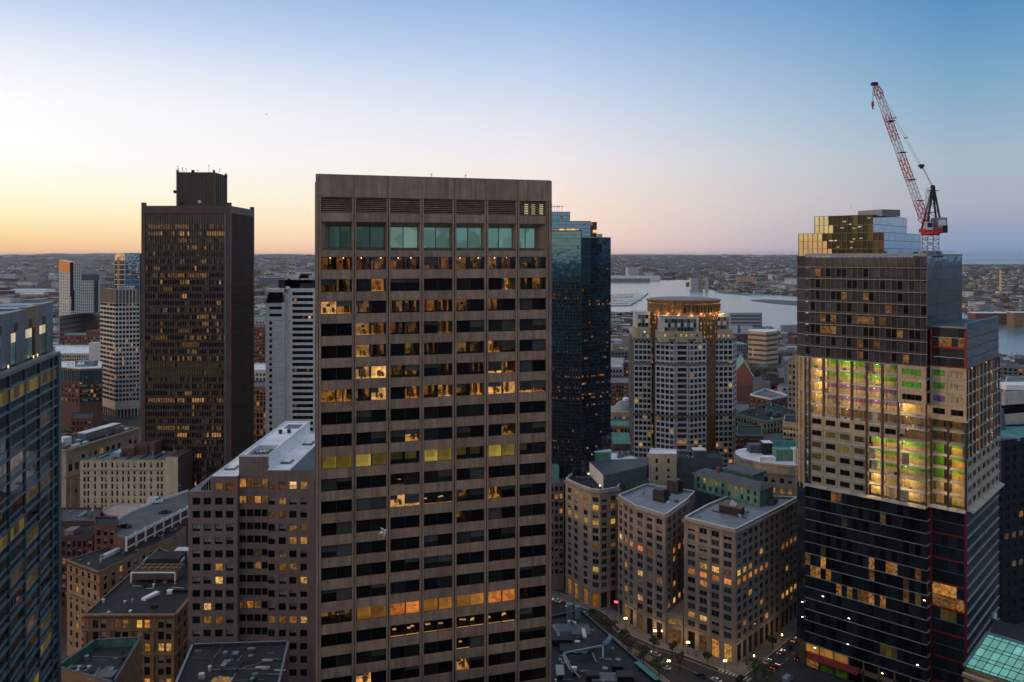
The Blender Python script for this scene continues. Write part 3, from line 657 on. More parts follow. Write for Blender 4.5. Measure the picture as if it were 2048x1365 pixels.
# ================================================================== dark bronze tower, grey tower, distant towers on the left
def lit_table(spec, rows, cols, base=0.02, dim=.06):
    """spec: (row, c0, c1, level, fill) -> dict of lit cells"""
    rg = random.Random(4); d = {}
    for r, c0, c1, lv, fill in spec:
        for c in range(c0, c1+1):
            if rg.random() < fill: d[(c, r)] = lv
    return d
def build_dark_tower():
    D = 426; A = W(283, D); B = W(460, D); C = V2(B.x, 466); E = V2(A.x, 466)
    T = thing('bronze_office_tower', 'tall dark bronze tower with thin vertical fins and a boxy penthouse', 'tower', (A.x, A.y, 0))
    fr, sd = Fr(A, B), Fr(B, C); ZR = Z(412, D)
    b = MB(); i = MB()
    b.prism([fr.p(.2,-1.2,0), fr.p(fr.L-1.2,-1.2,0), V2(C.x-1.2, C.y), E], 0, ZR-1, 0); b.build('core', 'interior', T)
    fh = 3.7; nc = 33; pitch = (fr.L-4.2)/nc; z0 = 180.5
    # top band and corner posts
    m = MB(); m.fbox(fr, 1.6, fr.L-1.9, -1, .15, Z(427,D), ZR); m.build('top_band', 'bronze_fin', T)
    m = MB(); m.fbox(sd, 1.6, sd.L-1.4, -1, .15, Z(427,D), ZR); m.build('top_band', 'bronze_fin', T)
    for p in (A, B, C):
        m = MB(); x = p.x+(.95 if p is A else -.95); y = p.y+(.8 if p is not C else -.8)
        m.box(x-.95-.25*(p is B), y-1.05, 0, x+.95+.3*(p is B), y+1.05, ZR+1.7); m.build('corner_post', 'bronze_fin', T)
    m = MB(); m.box(B.x-2.7, B.y-.5, 0, B.x-2.2, B.y+.6, ZR-4); m.build('corner_rib', 'metal_blue', T)
    nr = 50
    for k in range(nc+1):
        u = 2.1+k*pitch; m = MB(); m.fbox(fr, u-.13, u+.13, -.6, .12, 0, Z(427,D)+.02); m.build('fin', 'bronze_fin', T)
    for k in range(25):
        u = 2.0+k*(sd.L-3.6)/24; m = MB(); m.fbox(sd, u-.16, u+.16, -.6, .12, 0, Z(427,D)+.02); m.build('fin', 'bronze_fin', T)
    spec = [(0,1,9,'lit_dim',.95),(0,12,17,'lit_dim',.8),(0,15,17,'lit_warm',.6),(0,25,31,'lit_dim',.6),(1,1,5,'lit_dim',.7),(1,6,6,'lit_bright',1),(1,11,13,'lit_warm',.5),(1,14,17,'lit_bright',.7),(1,19,22,'lit_warm',.5),(1,25,32,'lit_olive_b',.9),
      (2,14,16,'lit_dim',.9),(3,17,20,'lit_warm',.8),(3,24,24,'lit_warm',1),(4,3,3,'lit_warm',1),(5,14,16,'lit_dim',.7),(5,20,24,'lit_warm',.3),(6,0,6,'lit_warm',.4),(6,20,24,'lit_bright',.3),(7,2,12,'lit_dim',.9),(7,13,24,'lit_warm',.95),(8,13,16,'lit_warm',.9),(8,6,6,'lit_bright',1),(8,17,17,'lit_bright',1),(8,30,30,'lit_bright',1),(9,7,10,'lit_dim',.8),
      (10,14,16,'lit_bright',.9),(11,29,30,'lit_warm',1),(12,6,8,'lit_warm',.6),(12,13,13,'lit_warm',1),(12,24,28,'lit_warm',.3),(13,20,31,'lit_warm',.3),(14,6,9,'lit_dim',.5),(14,22,32,'lit_warm',.55),(15,6,6,'lit_warm',1),(15,14,18,'lit_dim',.7),(15,24,30,'lit_warm',.5),(16,2,8,'lit_dim',.9),(16,16,22,'lit_warm',.9),(16,24,32,'lit_warm',.5),(17,15,21,'lit_dim',.9),(18,17,20,'lit_warm',.8),(19,7,30,'lit_warm',.42),(20,0,32,'lit_olive_dim',.9),(21,2,30,'lit_olive_dim',.9),(21,20,24,'lit_dim',.5),(22,3,14,'lit_olive_dim',.8),(23,18,24,'lit_warm',.25),
      (24,16,20,'lit_warm',.8),(25,1,14,'lit_warm',.85),(25,15,23,'lit_bright',.7),(25,26,31,'lit_warm',.5),(26,18,22,'lit_warm',.3),(27,18,19,'lit_warm',.6),(29,5,19,'lit_warm',.85),(29,21,30,'lit_dim',.5),(30,13,16,'lit_bright',1),(30,25,31,'lit_bright',.85),(31,24,24,'lit_warm',1),(33,21,22,'lit_bright',1),(37,20,21,'lit_bright',.8)]
    tab = lit_table(spec, nr, nc)
    cm = ['glass_black','glass_dim','lit_dim','lit_warm','lit_bright','lit_olive_b','lit_olive_dim','lit_faint']; rg = random.Random(8)
    lit('lit_tower', WARM, .30, lo=.15); lit('lit_tower_b', [(1,.45,.12),(1,.52,.17)], .62, lo=.35)
    cmm = ['glass_black','glass_dim','lit_dim','lit_tower','lit_tower_b','lit_olive_b','lit_olive_dim','lit_faint']
    w = MB(); s = MB()
    for r in range(nr):
        zc = z0-r*fh
        if zc < 8: break
        s.fbox(fr, 2.0, fr.L-2.0, -.6, -.18, zc-1.05-1.5, zc-1.05); s.fbox(sd, 1.9, sd.L-1.6, -.6, -.18, zc-1.05-1.5, zc-1.05)
        for c in range(nc):
            u = 2.1+c*pitch; k = tab.get((c, r)); mi = cm.index(k) if k else (7 if rg.random() < .22 else (1 if rg.random() < .4 else 0))
            w.fq(fr, [(u+.12,-.35,zc-1.06),(u+pitch-.12,-.35,zc-1.06),(u+pitch-.12,-.35,zc+1.2),(u+.12,-.35,zc+1.2)], mi)
        w.fq(sd, [(1.9,-.35,zc-1.06),(sd.L-1.6,-.35,zc-1.06),(sd.L-1.6,-.35,zc+1.2),(1.9,-.35,zc+1.2)], 0)
    s.build('spandrels', 'bronze_fin', T, kind='stuff'); w.build('windows', cmm, T, kind='stuff')
    m = MB(); m.fbox(fr, 2, fr.L-2, -.6, -.3, z0+1.2, Z(427,D)); m.build('attic_panel', 'granite_dark', T)
    m = MB(); m.fbox(sd, 2, sd.L-1.6, -.6, -.3, z0+1.2, Z(427,D)); m.build('attic_panel', 'granite_dark', T)
    m = MB(); m.prism([A+V2(.8,.8), B+V2(-.8,.8), C+V2(-.8,-.4), E+V2(.8,-.4)], ZR-1, ZR-.9); m.build('roof', 'roof_dark', T)
    # penthouse
    Dp = 438; P0 = W(353.5, Dp); P1 = W(428, Dp); P2 = V2(P1.x, 457); P3 = V2(P0.x, 457); zt = Z(345, Dp)
    m = MB(); m.prism([P0, P1, P2, P3], ZR-.9, zt, 0, 1); ph = m.build('penthouse', ['bronze_fin', 'roof_dark'], T)
    f1, f2 = Fr(P0, P1), Fr(P1, P2)
    for k in range(16):
        m = MB(); u = .4+k*(f1.L-.8)/15; m.fbox(f1, u-.12, u+.12, 0, .3, ZR-.85, zt+.15); m.build('rib', 'bronze_fin', ph)
    for k in range(7):
        m = MB(); u = .6+k*(f2.L-1.2)/6; m.fbox(f2, u-.14, u+.14, 0, .3, ZR-.85, zt+.15); m.build('rib', 'bronze_fin', ph)
    for p, dx in ((P0,.4),(P1,0),(P2,-.2)):
        m = MB(); m.hexa([(p.x-.5+dx,p.y-.4,ZR-.85),(p.x+.5+dx,p.y-.4,ZR-.85),(p.x+.5+dx,p.y+.6,ZR-.85),(p.x-.5+dx,p.y+.6,ZR-.85),(p.x-.5+dx,p.y-.4,zt+1.6),(p.x+.5+dx,p.y-.4,zt+.8),(p.x+.5+dx,p.y+.6,zt+.8),(p.x-.5+dx,p.y+.6,zt+1.6)]); m.build('corner_fin', 'bronze_fin', ph)
    rg = random.Random(3)
    for px, hh, lean in ((358,3.2,.5),(362,2.2,-.4),(366,2.6,.9),(371,1.8,-.6),(375,2.1,.3),(418,4.0,0),(437,1.8,.7),(396,1.2,0)):
        q = W(px, Dp+2); m = MB(); a = Vector((q.x, q.y, zt-.1)); e = a+Vector((lean-1.2*(px<380), 0, hh)); m.tube(a, e, .09, 5); m.lathe((e.x, e.y), [(.05,e.z-.1),(.32,e.z+.1),(.3,e.z+.35)], 6); m.build('antenna', 'steel_dark', ph)
    for px, py in ((350,384),(451.5,354),(363,407),(399,404),(386,343.5)):
        q = W(px, Dp-.6); z = Z(py, Dp-.6); m = MB()
        m.tube((q.x,q.y+.6,z),(q.x,q.y,z),.12,5,1); m.tube((q.x,q.y,z),(q.x+.1,q.y-.3,z),.75,10,0,r1=.95); m.build('dish', ['white_paint' if px in (399,) else 'steel_dark','steel_dark'], ph)
build_dark_tower()

def build_grey_tower():
    D = 475; L0 = W(531, D); T = thing('grey_concrete_tower', 'pale grey concrete tower with dark ribbon windows behind the brown tower', 'tower', (L0.x, L0.y, 0))
    top = Z(577, D); a = W(531, D); b1 = W(569, D); c0 = W(577.5, D); c1 = W(637, D); back = 515
    mb = MB()
    frl = Fr(a, b1); pit = 11.78*D/F; rw = [Z(646.5, D)-k*pit for k in range(35)]; rw = [z for z in rw if z > 6]
    rows = [(z-.95, z+.95) for z in rw]
    cl = [(2.2, 3.9)]; wide = [(2.2, frl.L-1.6)]
    top_rows = [(Z(619.5,D), Z(613.5,D)), (Z(633.5,D), Z(628,D))]
    holes(mb, frl, 0, rows[0][1]+.6, cl, rows, .3)
    holes(mb, frl, rows[0][1]+.6, Z(606,D), wide, top_rows, .3)
    mb.fq(Fr(b1, V2(b1.x, D+2.5)), [(0,0,0),(2.5,0,0),(2.5,0,top),(0,0,top)])
    rec = Fr(V2(b1.x, D+2.5), V2(c0.x, D+2.5)); mb.fq(rec, [(0,0,0),(rec.L,0,0),(rec.L,0,top+1),(0,0,top+1)])
    mb.fq(Fr(V2(c0.x, D+2.5), c0), [(0,0,0),(2.5,0,0),(2.5,0,top),(0,0,top)])
    frr = Fr(c0, c1); r2 = [Z(588, D)-k*pit for k in range(40)]; r2 = [z for z in r2 if z > 6]; rows2 = [(z-.98, z+.98) for z in r2]; c2 = [(2.1, frr.L-3.2)]
    holes(mb, frr, 0, top, c2, rows2, .35)
    mb.fq(Fr(c1, V2(c1.x, back)), [(0,0,0),(40,0,0),(40,0,top),(0,0,top)]); mb.fq(Fr(V2(a.x, back), a), [(0,0,0),(40,0,0),(40,0,top-6),(0,0,top-6)])
    mb.q([(a.x,D+.5,top-.6),(c1.x,D+.5,top-.6),(c1.x,back,top-.6),(a.x,back,top-.6)])
    mb.q([(a.x,back,0),(a.x,back,top-.6),(c1.x,back,top-.6),(c1.x,back,0)])
    mb.build('wall', 'concrete_white', T)
    for z in rw:
        m = MB(); m.fbox(frl, 0, frl.L, -.05, .015, z+1.45, z+1.53); m.build('joint', 'steel_dark', T)
    rg = random.Random(2)
    place_windows(T, frl, cl, rows, 'single', lambda i, j: 'glass_dim' if rg.random() < .5 else 'glass_black')
    place_windows(T, frl, wide, top_rows, 'quad', lambda i, j: 'glass_black', name='ribbon_window')
    litr = {1:'lit_dim'}
    place_windows(T, frr, c2, rows2, 'quad', lambda i, j: 'glass_black', r=.35, name='ribbon_window')
    for r, u, g in ((1,3.0,'lit_warm'),(4,11.5,'lit_bright'),(13,3.2,'lit_dim'),(13,10.5,'lit_dim'),(19,3.0,'lit_dim'),(22,2.9,'lit_warm'),(22,10.8,'lit_bright'),(4,8,'lit_faint'),(8,10,'glass_sill'),(11,10,'glass_sill'),(11,3.0,'glass_sill'),(15,10,'glass_sill'),(18,10,'glass_sill')):
        m = MB(); z = rows2[r]; m.fbox(frr, u, u+1.6, -.24, -.2, z[0]+.3, z[1]-.3); m.build('lit_pane', g, T)
    # sloped glass of the top storey
    m = MB(); zt, zb = Z(585,D), Z(606,D)
    m.fq(frl, [(.4,.3,zb),(frl.L-1.2,.3,zb),(frl.L-1.6,-2.5,zt),(1.2,-2.5,zt)], 0); m.build('sloped_glazing', 'glass_navy', T)
    m = MB(); m.fbox(frl, .3, frl.L, -8, -.05, zt, top-.2); m.fbox(frl, .3, frl.L, -.4, .05, Z(606,D)-.02, Z(606,D)+.25); m.build('cornice', 'concrete_white', T)
    for k in range(6):
        u = .5+k*(frl.L-1.8)/5; m = MB(); m.tube(frl.p(u,.34,zb), frl.p(1.2+k*(frl.L-2.9)/5,-2.46,zt), .07, 4); m.build('glazing_bar', 'mullion_dark', T)
    # plant on the roof
    for x0, x1, p0, p1, mt in ((557,630,575,560,'steel_dark'),(576,600,577,553,'concrete_pale'),(598,625,562,552,'concrete_pale'),(570,580,577,557,'concrete_pale'),(600,617,552,548,'steel_dark')):
        q0, q1 = W(x0, D+6), W(x1, D+6); m = MB(); m.box(q0.x, q0.y, Z(p0,D+6)-1.5, q1.x, q0.y+9, Z(p1,D+6)); m.build('roof_plant', mt, T)
build_grey_tower()

def simple_tower(name, label, cat, px0, px1, D, py_top, depth, mat, roofm, floors=None, nc=8, fh=3.6, ww=.6, wh=.5, glassm=('glass_black','glass_dim'), litp=.06, lits=('lit_warm','lit_dim','lit_bright'), rec=.3, seed=1, side=None, ang=0.0, z0=0.0, group=None, skip_right=False):
    """box tower with real window openings on the faces in view; small windows joined into one part"""
    A = W(px0, D); B = W(px1, D)
    if ang: B = A+Matrix.Rotation(ang, 2) @ (B-A)
    T = thing(name, label, cat, (A.x, A.y, z0), group)
    fr = Fr(A, B); bk = -fr.n; C = B+bk*depth; E = A+bk*depth; zt = Z(py_top, D); rg = random.Random(seed)
    cm = list(glassm)+list(lits); mb = MB(); wn_ = MB()
    faces = [fr, Fr(B, C), Fr(E, A)]
    for k, f in enumerate(faces):
        n = max(1, round(nc*f.L/fr.L)); w = f.L/n*ww
        cols = spread(f.L, n, w)
        nr = int((zt-z0-1.5)/fh); rows = [(zt-1.2-(r+1)*fh+(1-wh)*fh*.5, zt-1.2-(r+1)*fh+(1-wh)*fh*.5+wh*fh) for r in range(nr)]
        holes(mb, f, z0, zt, cols, rows, rec)
        def pk(i, j):
            x = rg.random()
            if x < litp: return len(glassm)+rg.randrange(len(lits))
            return rg.randrange(len(glassm))
        panes_joined(wn_, f, cols, rows, pk, rec-.02)
    mb.fq(Fr(C, E), [(0,0,z0),(fr.L,0,z0),(fr.L,0,zt),(0,0,zt)])
    mb.build('wall', mat, T); wn_.build('windows', cm, T, kind='stuff')
    r_ = MB(); r_.prism([A, B, C, E], zt-.5, zt-.45); r_.build('roof', roofm, T)
    parapet(T, [A, B, C, E], zt-.02, .5, .35, mat)
    return T, fr, zt
def build_left_distance():
    # tall slab with strip windows and ribs
    D = 815; A = W(200, D+28); K = W(230.5, D); B = W(279, D+8)
    T = thing('ribbed_office_tower', 'cream concrete office tower with horizontal bands and dark ribbed crown left of bronze tower', 'tower', (K.x, K.y, 0))
    zt, zc = Z(580, D), Z(608, D); faces = (Fr(A, K), Fr(K, B)); pit = 9.05*D/F
    wl = MB(); gl = MB(); rg = random.Random(5); cmx = ['glass_black','glass_dim','lit_warm','lit_dim','lit_olive_b']
    for q, f in enumerate(faces):
        nr = int((zc-14)/pit)
        for r in range(nr):
            z = zc-(r+1)*pit; wl.fbox(f, 0, f.L, -1, .0, z, z+pit*.42)
            n = 14
            for c in range(n):
                x = rg.random(); k = 2 if x < .02 else 3 if x < .06 else rg.randrange(2)
                if r == 24 and q == 1 and c < 7: k = 4
                gl.fq(f, [(f.L*c/n,-.4,z+pit*.42),(f.L*(c+1)/n,-.4,z+pit*.42),(f.L*(c+1)/n,-.4,z+pit),(f.L*c/n,-.4,z+pit)], k)
        if q == 1:
            for c in range(8):
                m = MB(); u = f.L*c/7; m.fbox(f, max(0,u-.3), min(f.L,u+.3), -.5, .35, 12, zt+.5); m.build('rib', 'concrete_pale', T)
        else:
            for c in range(5): wl.fbox(f, f.L*c/5, f.L*c/5+.25, -.5, -.25, 12, zc)
        for c in range(9 if q == 0 else 8):
            m = MB(); n = 9 if q == 0 else 8; m.fbox(f, f.L*c/n+.1, f.L*(c+1)/n-.1, -.7, -.1, zc+.3, zt); m.build('crown_panel', 'roof_brown', T)
        wl.fbox(f, 0, f.L, -1, .1, 8, zc-nr*pit+.01)
        wl.fbox(f, 0, f.L, -1, .05, zc, zc+.4)
    wl.build('band', 'concrete_tan', T); gl.build('windows', cmx, T, kind='stuff')
    m = MB(); c4 = [A+V2(1,1), K+V2(0,1.1), B+V2(-1,1), W(262, D+50)]; m.prism(ccw(c4), 0, zt-.3, 0, 1); m.build('core', ['roof_dark','roof_grey'], T)
    for f in faces:
        for c in range(7):
            m = MB(); u = f.L*(c+.5)/7; m.fbox(f, u-.5, u+.5, -1.2, -.2, 0, 12); m.build('column', 'concrete_tan', T)
    rg = random.Random(9)
    for k in range(6):
        q = W(238+k*6, D+12); m = MB(); m.tube((q.x,q.y,zt-.3),(q.x,q.y,zt+2),.15,5); m.tube((q.x,q.y,zt+2),(q.x-.5,q.y-.5,zt+2.8),.5,8,0,r1=1.3); m.build('dish', 'white_paint', T)
    # apartment tower with sunset glow coloured onto its slanted crown
    D = 1300
    A = W(118, D+30); K = W(140, D); B = W(196, D+12)
    T = thing('apartment_tower', 'pale apartment tower with slanted orange-lit crown at its corner', 'tower', (K.x, K.y, 0))
    f1, f2 = Fr(A, K), Fr(K, B); mb = MB(); w = MB(); rg = random.Random(12); cm = ['glass_black','glass_dim','lit_warm']
    def skin(f, u0, u1, z0, z1, n, mt, fh=4.6, ww=.45):
        cw = (u1-u0)/n; cols = [(u0+c*cw+cw*(1-ww)/2, u0+c*cw+cw*(1+ww)/2) for c in range(n)]
        rows = [(z1-(r+1)*fh+.9, z1-(r+1)*fh+3.6) for r in range(int((z1-z0-1)/fh))]
        holes(mb, f, z0, z1, cols, rows, .5, mt, u0=u0, u1=u1); panes_joined(w, f, cols, rows, lambda i, j: 2 if rg.random() < .03 else rg.randrange(2), .48)
    zl, zm, zr = Z(545, D), Z(527, D), Z(551, D)
    skin(f1, 0, f1.L, 0, zl, 6, 0); L2 = f2.L
    skin(f2, 0, L2*.38, 0, zm, 5, 0); skin(f2, L2*.38, L2, 0, zr, 9, 0)
    mb.prism([A+V2(.5,1), K+V2(.2,1.2), f2.p(L2*.38,-1,0).xy, f2.p(L2*.38,-18,0).xy, A+V2(8,16)], 0, zl, 0)
    mb.fq(Fr(f2.p(L2*.38,0,0), f2.p(L2*.38,-18,0)), [(0,0,zr-5),(18,0,zr-5),(18,0,zm),(0,0,zm)])
    mb.prism([f2.p(.2,-.6,0).xy, f2.p(L2*.375,-.6,0).xy, f2.p(L2*.375,-18,0).xy, f2.p(.2,-18,0).xy], zl, zm, 0)
    mb.prism([f2.p(L2*.38,-.6,0).xy, f2.p(L2-.1,-.6,0).xy, f2.p(L2-.1,-18,0).xy, f2.p(L2*.38,-18,0).xy], 0, zr, 0)
    mb.build('wall', 'concrete_pale', T); w.build('windows', cm, T, kind='stuff')
    m = MB(); zt = Z(520, D)
    m.hexa([f1.p(0,.2,zl),f1.p(f1.L,.2,zl),f1.p(f1.L,-9,zl),f1.p(0,-9,zl),f1.p(0,.2,zt),f1.p(f1.L,.2,Z(525,D)),f1.p(f1.L,-9,Z(525,D)),f1.p(0,-9,zt)]); cr = m.build('crown', 'crown_sunglow', T); 
    for c in range(6):
        m = MB(); m.fbox(f1, f1.L*c/5-.2, f1.L*c/5+.2, .2, .5, zl, Z(520+c,D)); m.build('crown_bar', 'copper_brown', cr)
    m = MB(); m.fbox(f2, .1, L2*.12, -.5, .25, zl-40, Z(525,D)); m.build('dark_bay', 'glass_navy', T)
    m = MB(); m.fbox(f2, L2*.05, L2*.16, -.4, .3, Z(622,D), Z(580,D)); m.build('dark_bay', 'glass_navy', T)
    m = MB(); m.fbox(f2, L2*.42, L2+.2, -10, .3, zr-8.5, zr+.6); m.build('dark_attic', 'roof_slate', T)
    m = MB(); m.fbox(f2, L2*.86, L2+.2, -1, .3, 0, zr-8.5); m.build('dark_bay', 'glass_green', T)
    for u in (.5, .62, .78): m = MB(); m.fbox(f2, L2*u, L2*u+5, -9, -5, zr+.5, zr+3.5); m.build('roof_plant', 'metal_grey', T)
    # glass tower
    D = 1400; A = W(229, D+16); K = W(250, D); B = W(279, D+2); zt = Z(506, D)
    T = thing('glass_apartment_tower', 'slim blue glass tower with orange-lit side behind ribbed office tower', 'tower', (K.x, K.y, 0))
    f1, f2 = Fr(A, K), Fr(K, B); m = MB()
    m.prism(ccw([A+V2(.5,.5), K+V2(0,.5), B+V2(-.5,.5), B+V2(-.5,20), A+V2(.5,20)]), 0, zt-1, 0); m.build('core', 'roof_dark', T)
    pn = MB(); rg = random.Random(6)
    for q, f in enumerate((f1, f2)):
        for c in range(8):
            for r in range(22):
                z1 = zt-r*4.4-.3; u0 = f.L*c/8; dd = rg.uniform(-.03,.03)
                k = 0 if r < 3 and q == 0 else (1 if q else 2)
                if rg.random() < .03: k = 3
                pn.fq(f, [(u0,.0+dd,z1-4.4),(u0+f.L/8,-dd,z1-4.4),(u0+f.L/8,dd,z1),(u0,-dd,z1)], k)
    pn.build('windows', ['glass_mirror','glass_blue','glass_smoke','lit_warm'], T, kind='stuff')
    for f in (f1, f2):
        for r in range(12):
            m = MB(); z = zt-12-r*8.8; m.fbox(f, 0, f.L, -.2, .25, z-.35, z+.35); m.build('band', 'mullion_pale', T)
        for u in (0, f.L): m = MB(); m.fbox(f, max(0,u-.4), min(f.L,u+.4), -.2, .3, 0, zt); m.build('edge_strip', 'mullion_pale', T)
    m = MB(); m.fbox(f1, f1.L*.28, f1.L*.5, -.2, .25, 0, zt-10); m.build('dark_strip', 'mullion_dark', T)
build_left_distance()
# ================================================================== near left: glass tower, rose granite block, low roofs
def build_glass_tower():
    T0 = W(18.5, 136.6); dirv = (W(104.5, 161)-T0); bay = dirv.length/3; u = dirv.normalized()
    A = T0-u*bay*2; B = W(104.5, 161)+u*3.6
    T = thing('navy_glass_tower', 'navy glass curtain-wall tower with lit slots in its metal crown, at left edge', 'tower', (B.x, B.y, 0))
    fr = Fr(A, B); L0 = [0, bay, 2*bay, 3*bay, 4*bay, 5*bay, fr.L]
    zk = 142.4; fh = 4.0; nf = 18; ztop = 145.1
    w = fr.u; back = -fr.n
    C = B+fr.n*-32; m = MB()
    m.prism(ccw([fr.p(0,-.5,0).xy, fr.p(fr.L,-.5,0).xy, fr.p(fr.L,-32,0).xy, fr.p(0,-32,0).xy]), 0, ztop-.5, 0, 1); m.build('core', ['interior','roof_grey'], T)
    rg = random.Random(21); LIT = {(0,1):'lit_olive',(0,2):'lit_olive',(0,3):'lit_olive',(0,4):'lit_olive_dim',(0,5):'lit_faint',
        (6,1):'lit_olive',(6,2):'lit_olive',(5,3):'lit_olive_dim',(5,4):'lit_faint',(7,3):'lit_olive_dim',(8,2):'lit_faint',(11,3):'lit_faint',(12,4):'lit_olive_dim',(14,3):'lit_olive',(14,2):'lit_olive',(13,4):'lit_olive',(15,3):'lit_olive',(3,2):'lit_faint',(2,4):'lit_faint',(9,3):'lit_faint'}
    def pane(w_, h_, gm, nm):
        k = ('cw', round(w_,2), round(h_,2), gm)
        if k not in _wm:
            b = MB(); b.box(-w_/2+.06, 0, .04, w_/2-.06, .1, h_-.04)
            if w_ > 5 and 'sill' not in gm:
                pass
            _wm[k] = b.mesh(nm, [gm])
        return _wm[k]
    for k in range(6):
        u0, u1 = L0[k], L0[k+1]; uc = (u0+u1)/2
        put('glass_pane', pane(u1-u0, ztop-.35-zk, 'glass_navy', 'glass_pane'), T, fr.p(uc, -.1, zk+.1), fr.ang)
        for f in range(nf):
            z = zk-f*fh
            g = LIT.get((f, k)) or ('glass_navy' if rg.random() < .75 else 'glass_green')
            # vision glass is three lights wide
            nn = 3 if u1-u0 > 5 else 2
            for q in range(nn):
                gg = g
                if g.startswith('lit') and rg.random() < .25: gg = 'lit_olive_dim'
                ww = (u1-u0)/nn; put('glass_pane', pane(ww, 2.42, gg, 'glass_pane'), T, fr.p(u0+ww*(q+.5), -.12, z-2.45), fr.ang)
            put('spandrel_pane', pane(u1-u0, 1.5, 'glass_sill', 'spandrel_pane'), T, fr.p(uc, -.1, z-fh+.05), fr.ang)
    for k in range(7):
        m = MB(); uu = min(L0[k], fr.L-.1); m.fbox(fr, uu-.14, uu+.14, -.3, .16, 40, ztop-.3); m.build('mullion', 'mullion', T)
    for f in range(nf+1):
        z = zk-f*fh; m = MB(); m.fbox(fr, 0, fr.L, -.3, .2, z-.17, z+.17); m.build('transom', 'mullion', T)
        if f < nf: m = MB(); m.fbox(fr, 0, fr.L, -.3, .12, z-2.52, z-2.42); m.build('sill_bar', 'mullion', T)
    m = MB(); m.fbox(fr, 0, fr.L+.3, -1.2, .5, ztop-.35, ztop+.25); m.build('roof_edge', 'metal_grey', T)
    # corner pier, panel by panel
    for f in range(nf+2):
        z = ztop-.4-f*fh; m = MB(); m.fbox(fr, fr.L, fr.L+1.9, -2, .3, z-fh+.03, z-.03); m.fbox(fr, fr.L+.03, fr.L+1.87, -1.97, .27, z-fh, z); m.build('corner_panel', 'metal_blue', T)
    m = MB(); m.fbox(fr, fr.L, fr.L+1.8, -2.3, .2, 0, 72); m.build('corner_pier', 'metal_blue', T)
    # crown
    ci = fr.off(-1.6)
    def uat(px, d=-1.6):
        # u on the crown plane seen at photo column px
        k = (px-CX)/F; p = ci.A; return (k*p.y-p.x)/(ci.u.x-k*ci.u.y)
    segs = [(-60,51,Z(621,150),'metal_blue'),(51,79,Z(614,155),'metal_brown'),(79,106,Z(609,161),'metal_blue')]
    slots = [(-14,4),(19,36),(50.5,65),(76,92)]
    for a, b_, zt, mt in segs:
        u0, u1 = max(0,uat(a)), uat(b_)
        c = MB(); c.prism(ccw([ci.p(u0,-1.0,0).xy, ci.p(u1,-1.0,0).xy, ci.p(u1,-9,0).xy, ci.p(u0,-9,0).xy]), ztop-.5, zt-.05, 0); c.build('crown_core', 'metal_blue', T)
        n = max(2, round((u1-u0)/2.6))
        for i in range(n):
            v0, v1 = u0+(u1-u0)*i/n, u0+(u1-u0)*(i+1)/n; zs = Z(652, 158)
            inslot = [s for s in slots if uat(s[0])-.2 < (v0+v1)/2 < uat(s[1])+.2]
            m = MB(); m.fbox(ci, v0+.03, v1-.03, -.9, 0, (zs if inslot else ztop+.25), zt); m.build('metal_panel', mt if not inslot or mt == 'metal_brown' else 'metal_blue', T)
        m = MB(); m.fbox(ci, u0, u1, -1.1, .12, zt, zt+.2); m.build('coping', 'metal_grey', T)
    for s0, s1 in slots:
        v0, v1 = max(0, uat(s0)), uat(s1)
        if v1 <= 0: continue
        zs = Z(652,158); hh = (zs-ztop-.3)
        for q in range(2):
            a_, b_ = v0+(v1-v0)*q/2, v0+(v1-v0)*(q+1)/2
            m = MB(); m.fbox(ci, a_+.05, b_-.05, -.25, -.1, zs-hh*.3, zs-.1); m.build('slot_pane', 'lit_cream', T)
            m = MB(); m.fbox(ci, a_+.05, b_-.05, -.25, -.1, ztop+.4, zs-hh*.3-.1); m.build('slot_pane', 'glow_teal_dim', T)
        m = MB(); m.fbox(ci, v0+(v1-v0)*.55, v1-.2, -.5, .05, zs+.2, zs+1.7); m.build('vent_box', 'steel_dark', T)
    for px in (12, 63, 71):
        v = uat(px); p = ci.p(v, .35, ztop+.3); m = MB(); m.tube(p, p+Vector((0,0,.5)), .12, 6); m.build('uplight', 'lamp_uplight', T)
    m = MB(); a = uat(106); m.fbox(ci, a, fr.L+1.7, -7, .0, ztop-.4, Z(644,165)); m.build('crown_end', 'metal_blue', T)
    m = MB(); m.fbox(ci, a, fr.L+1.8, -7.1, .1, Z(644,165), Z(644,165)+.25); m.build('coping', 'metal_grey', T)
build_glass_tower()

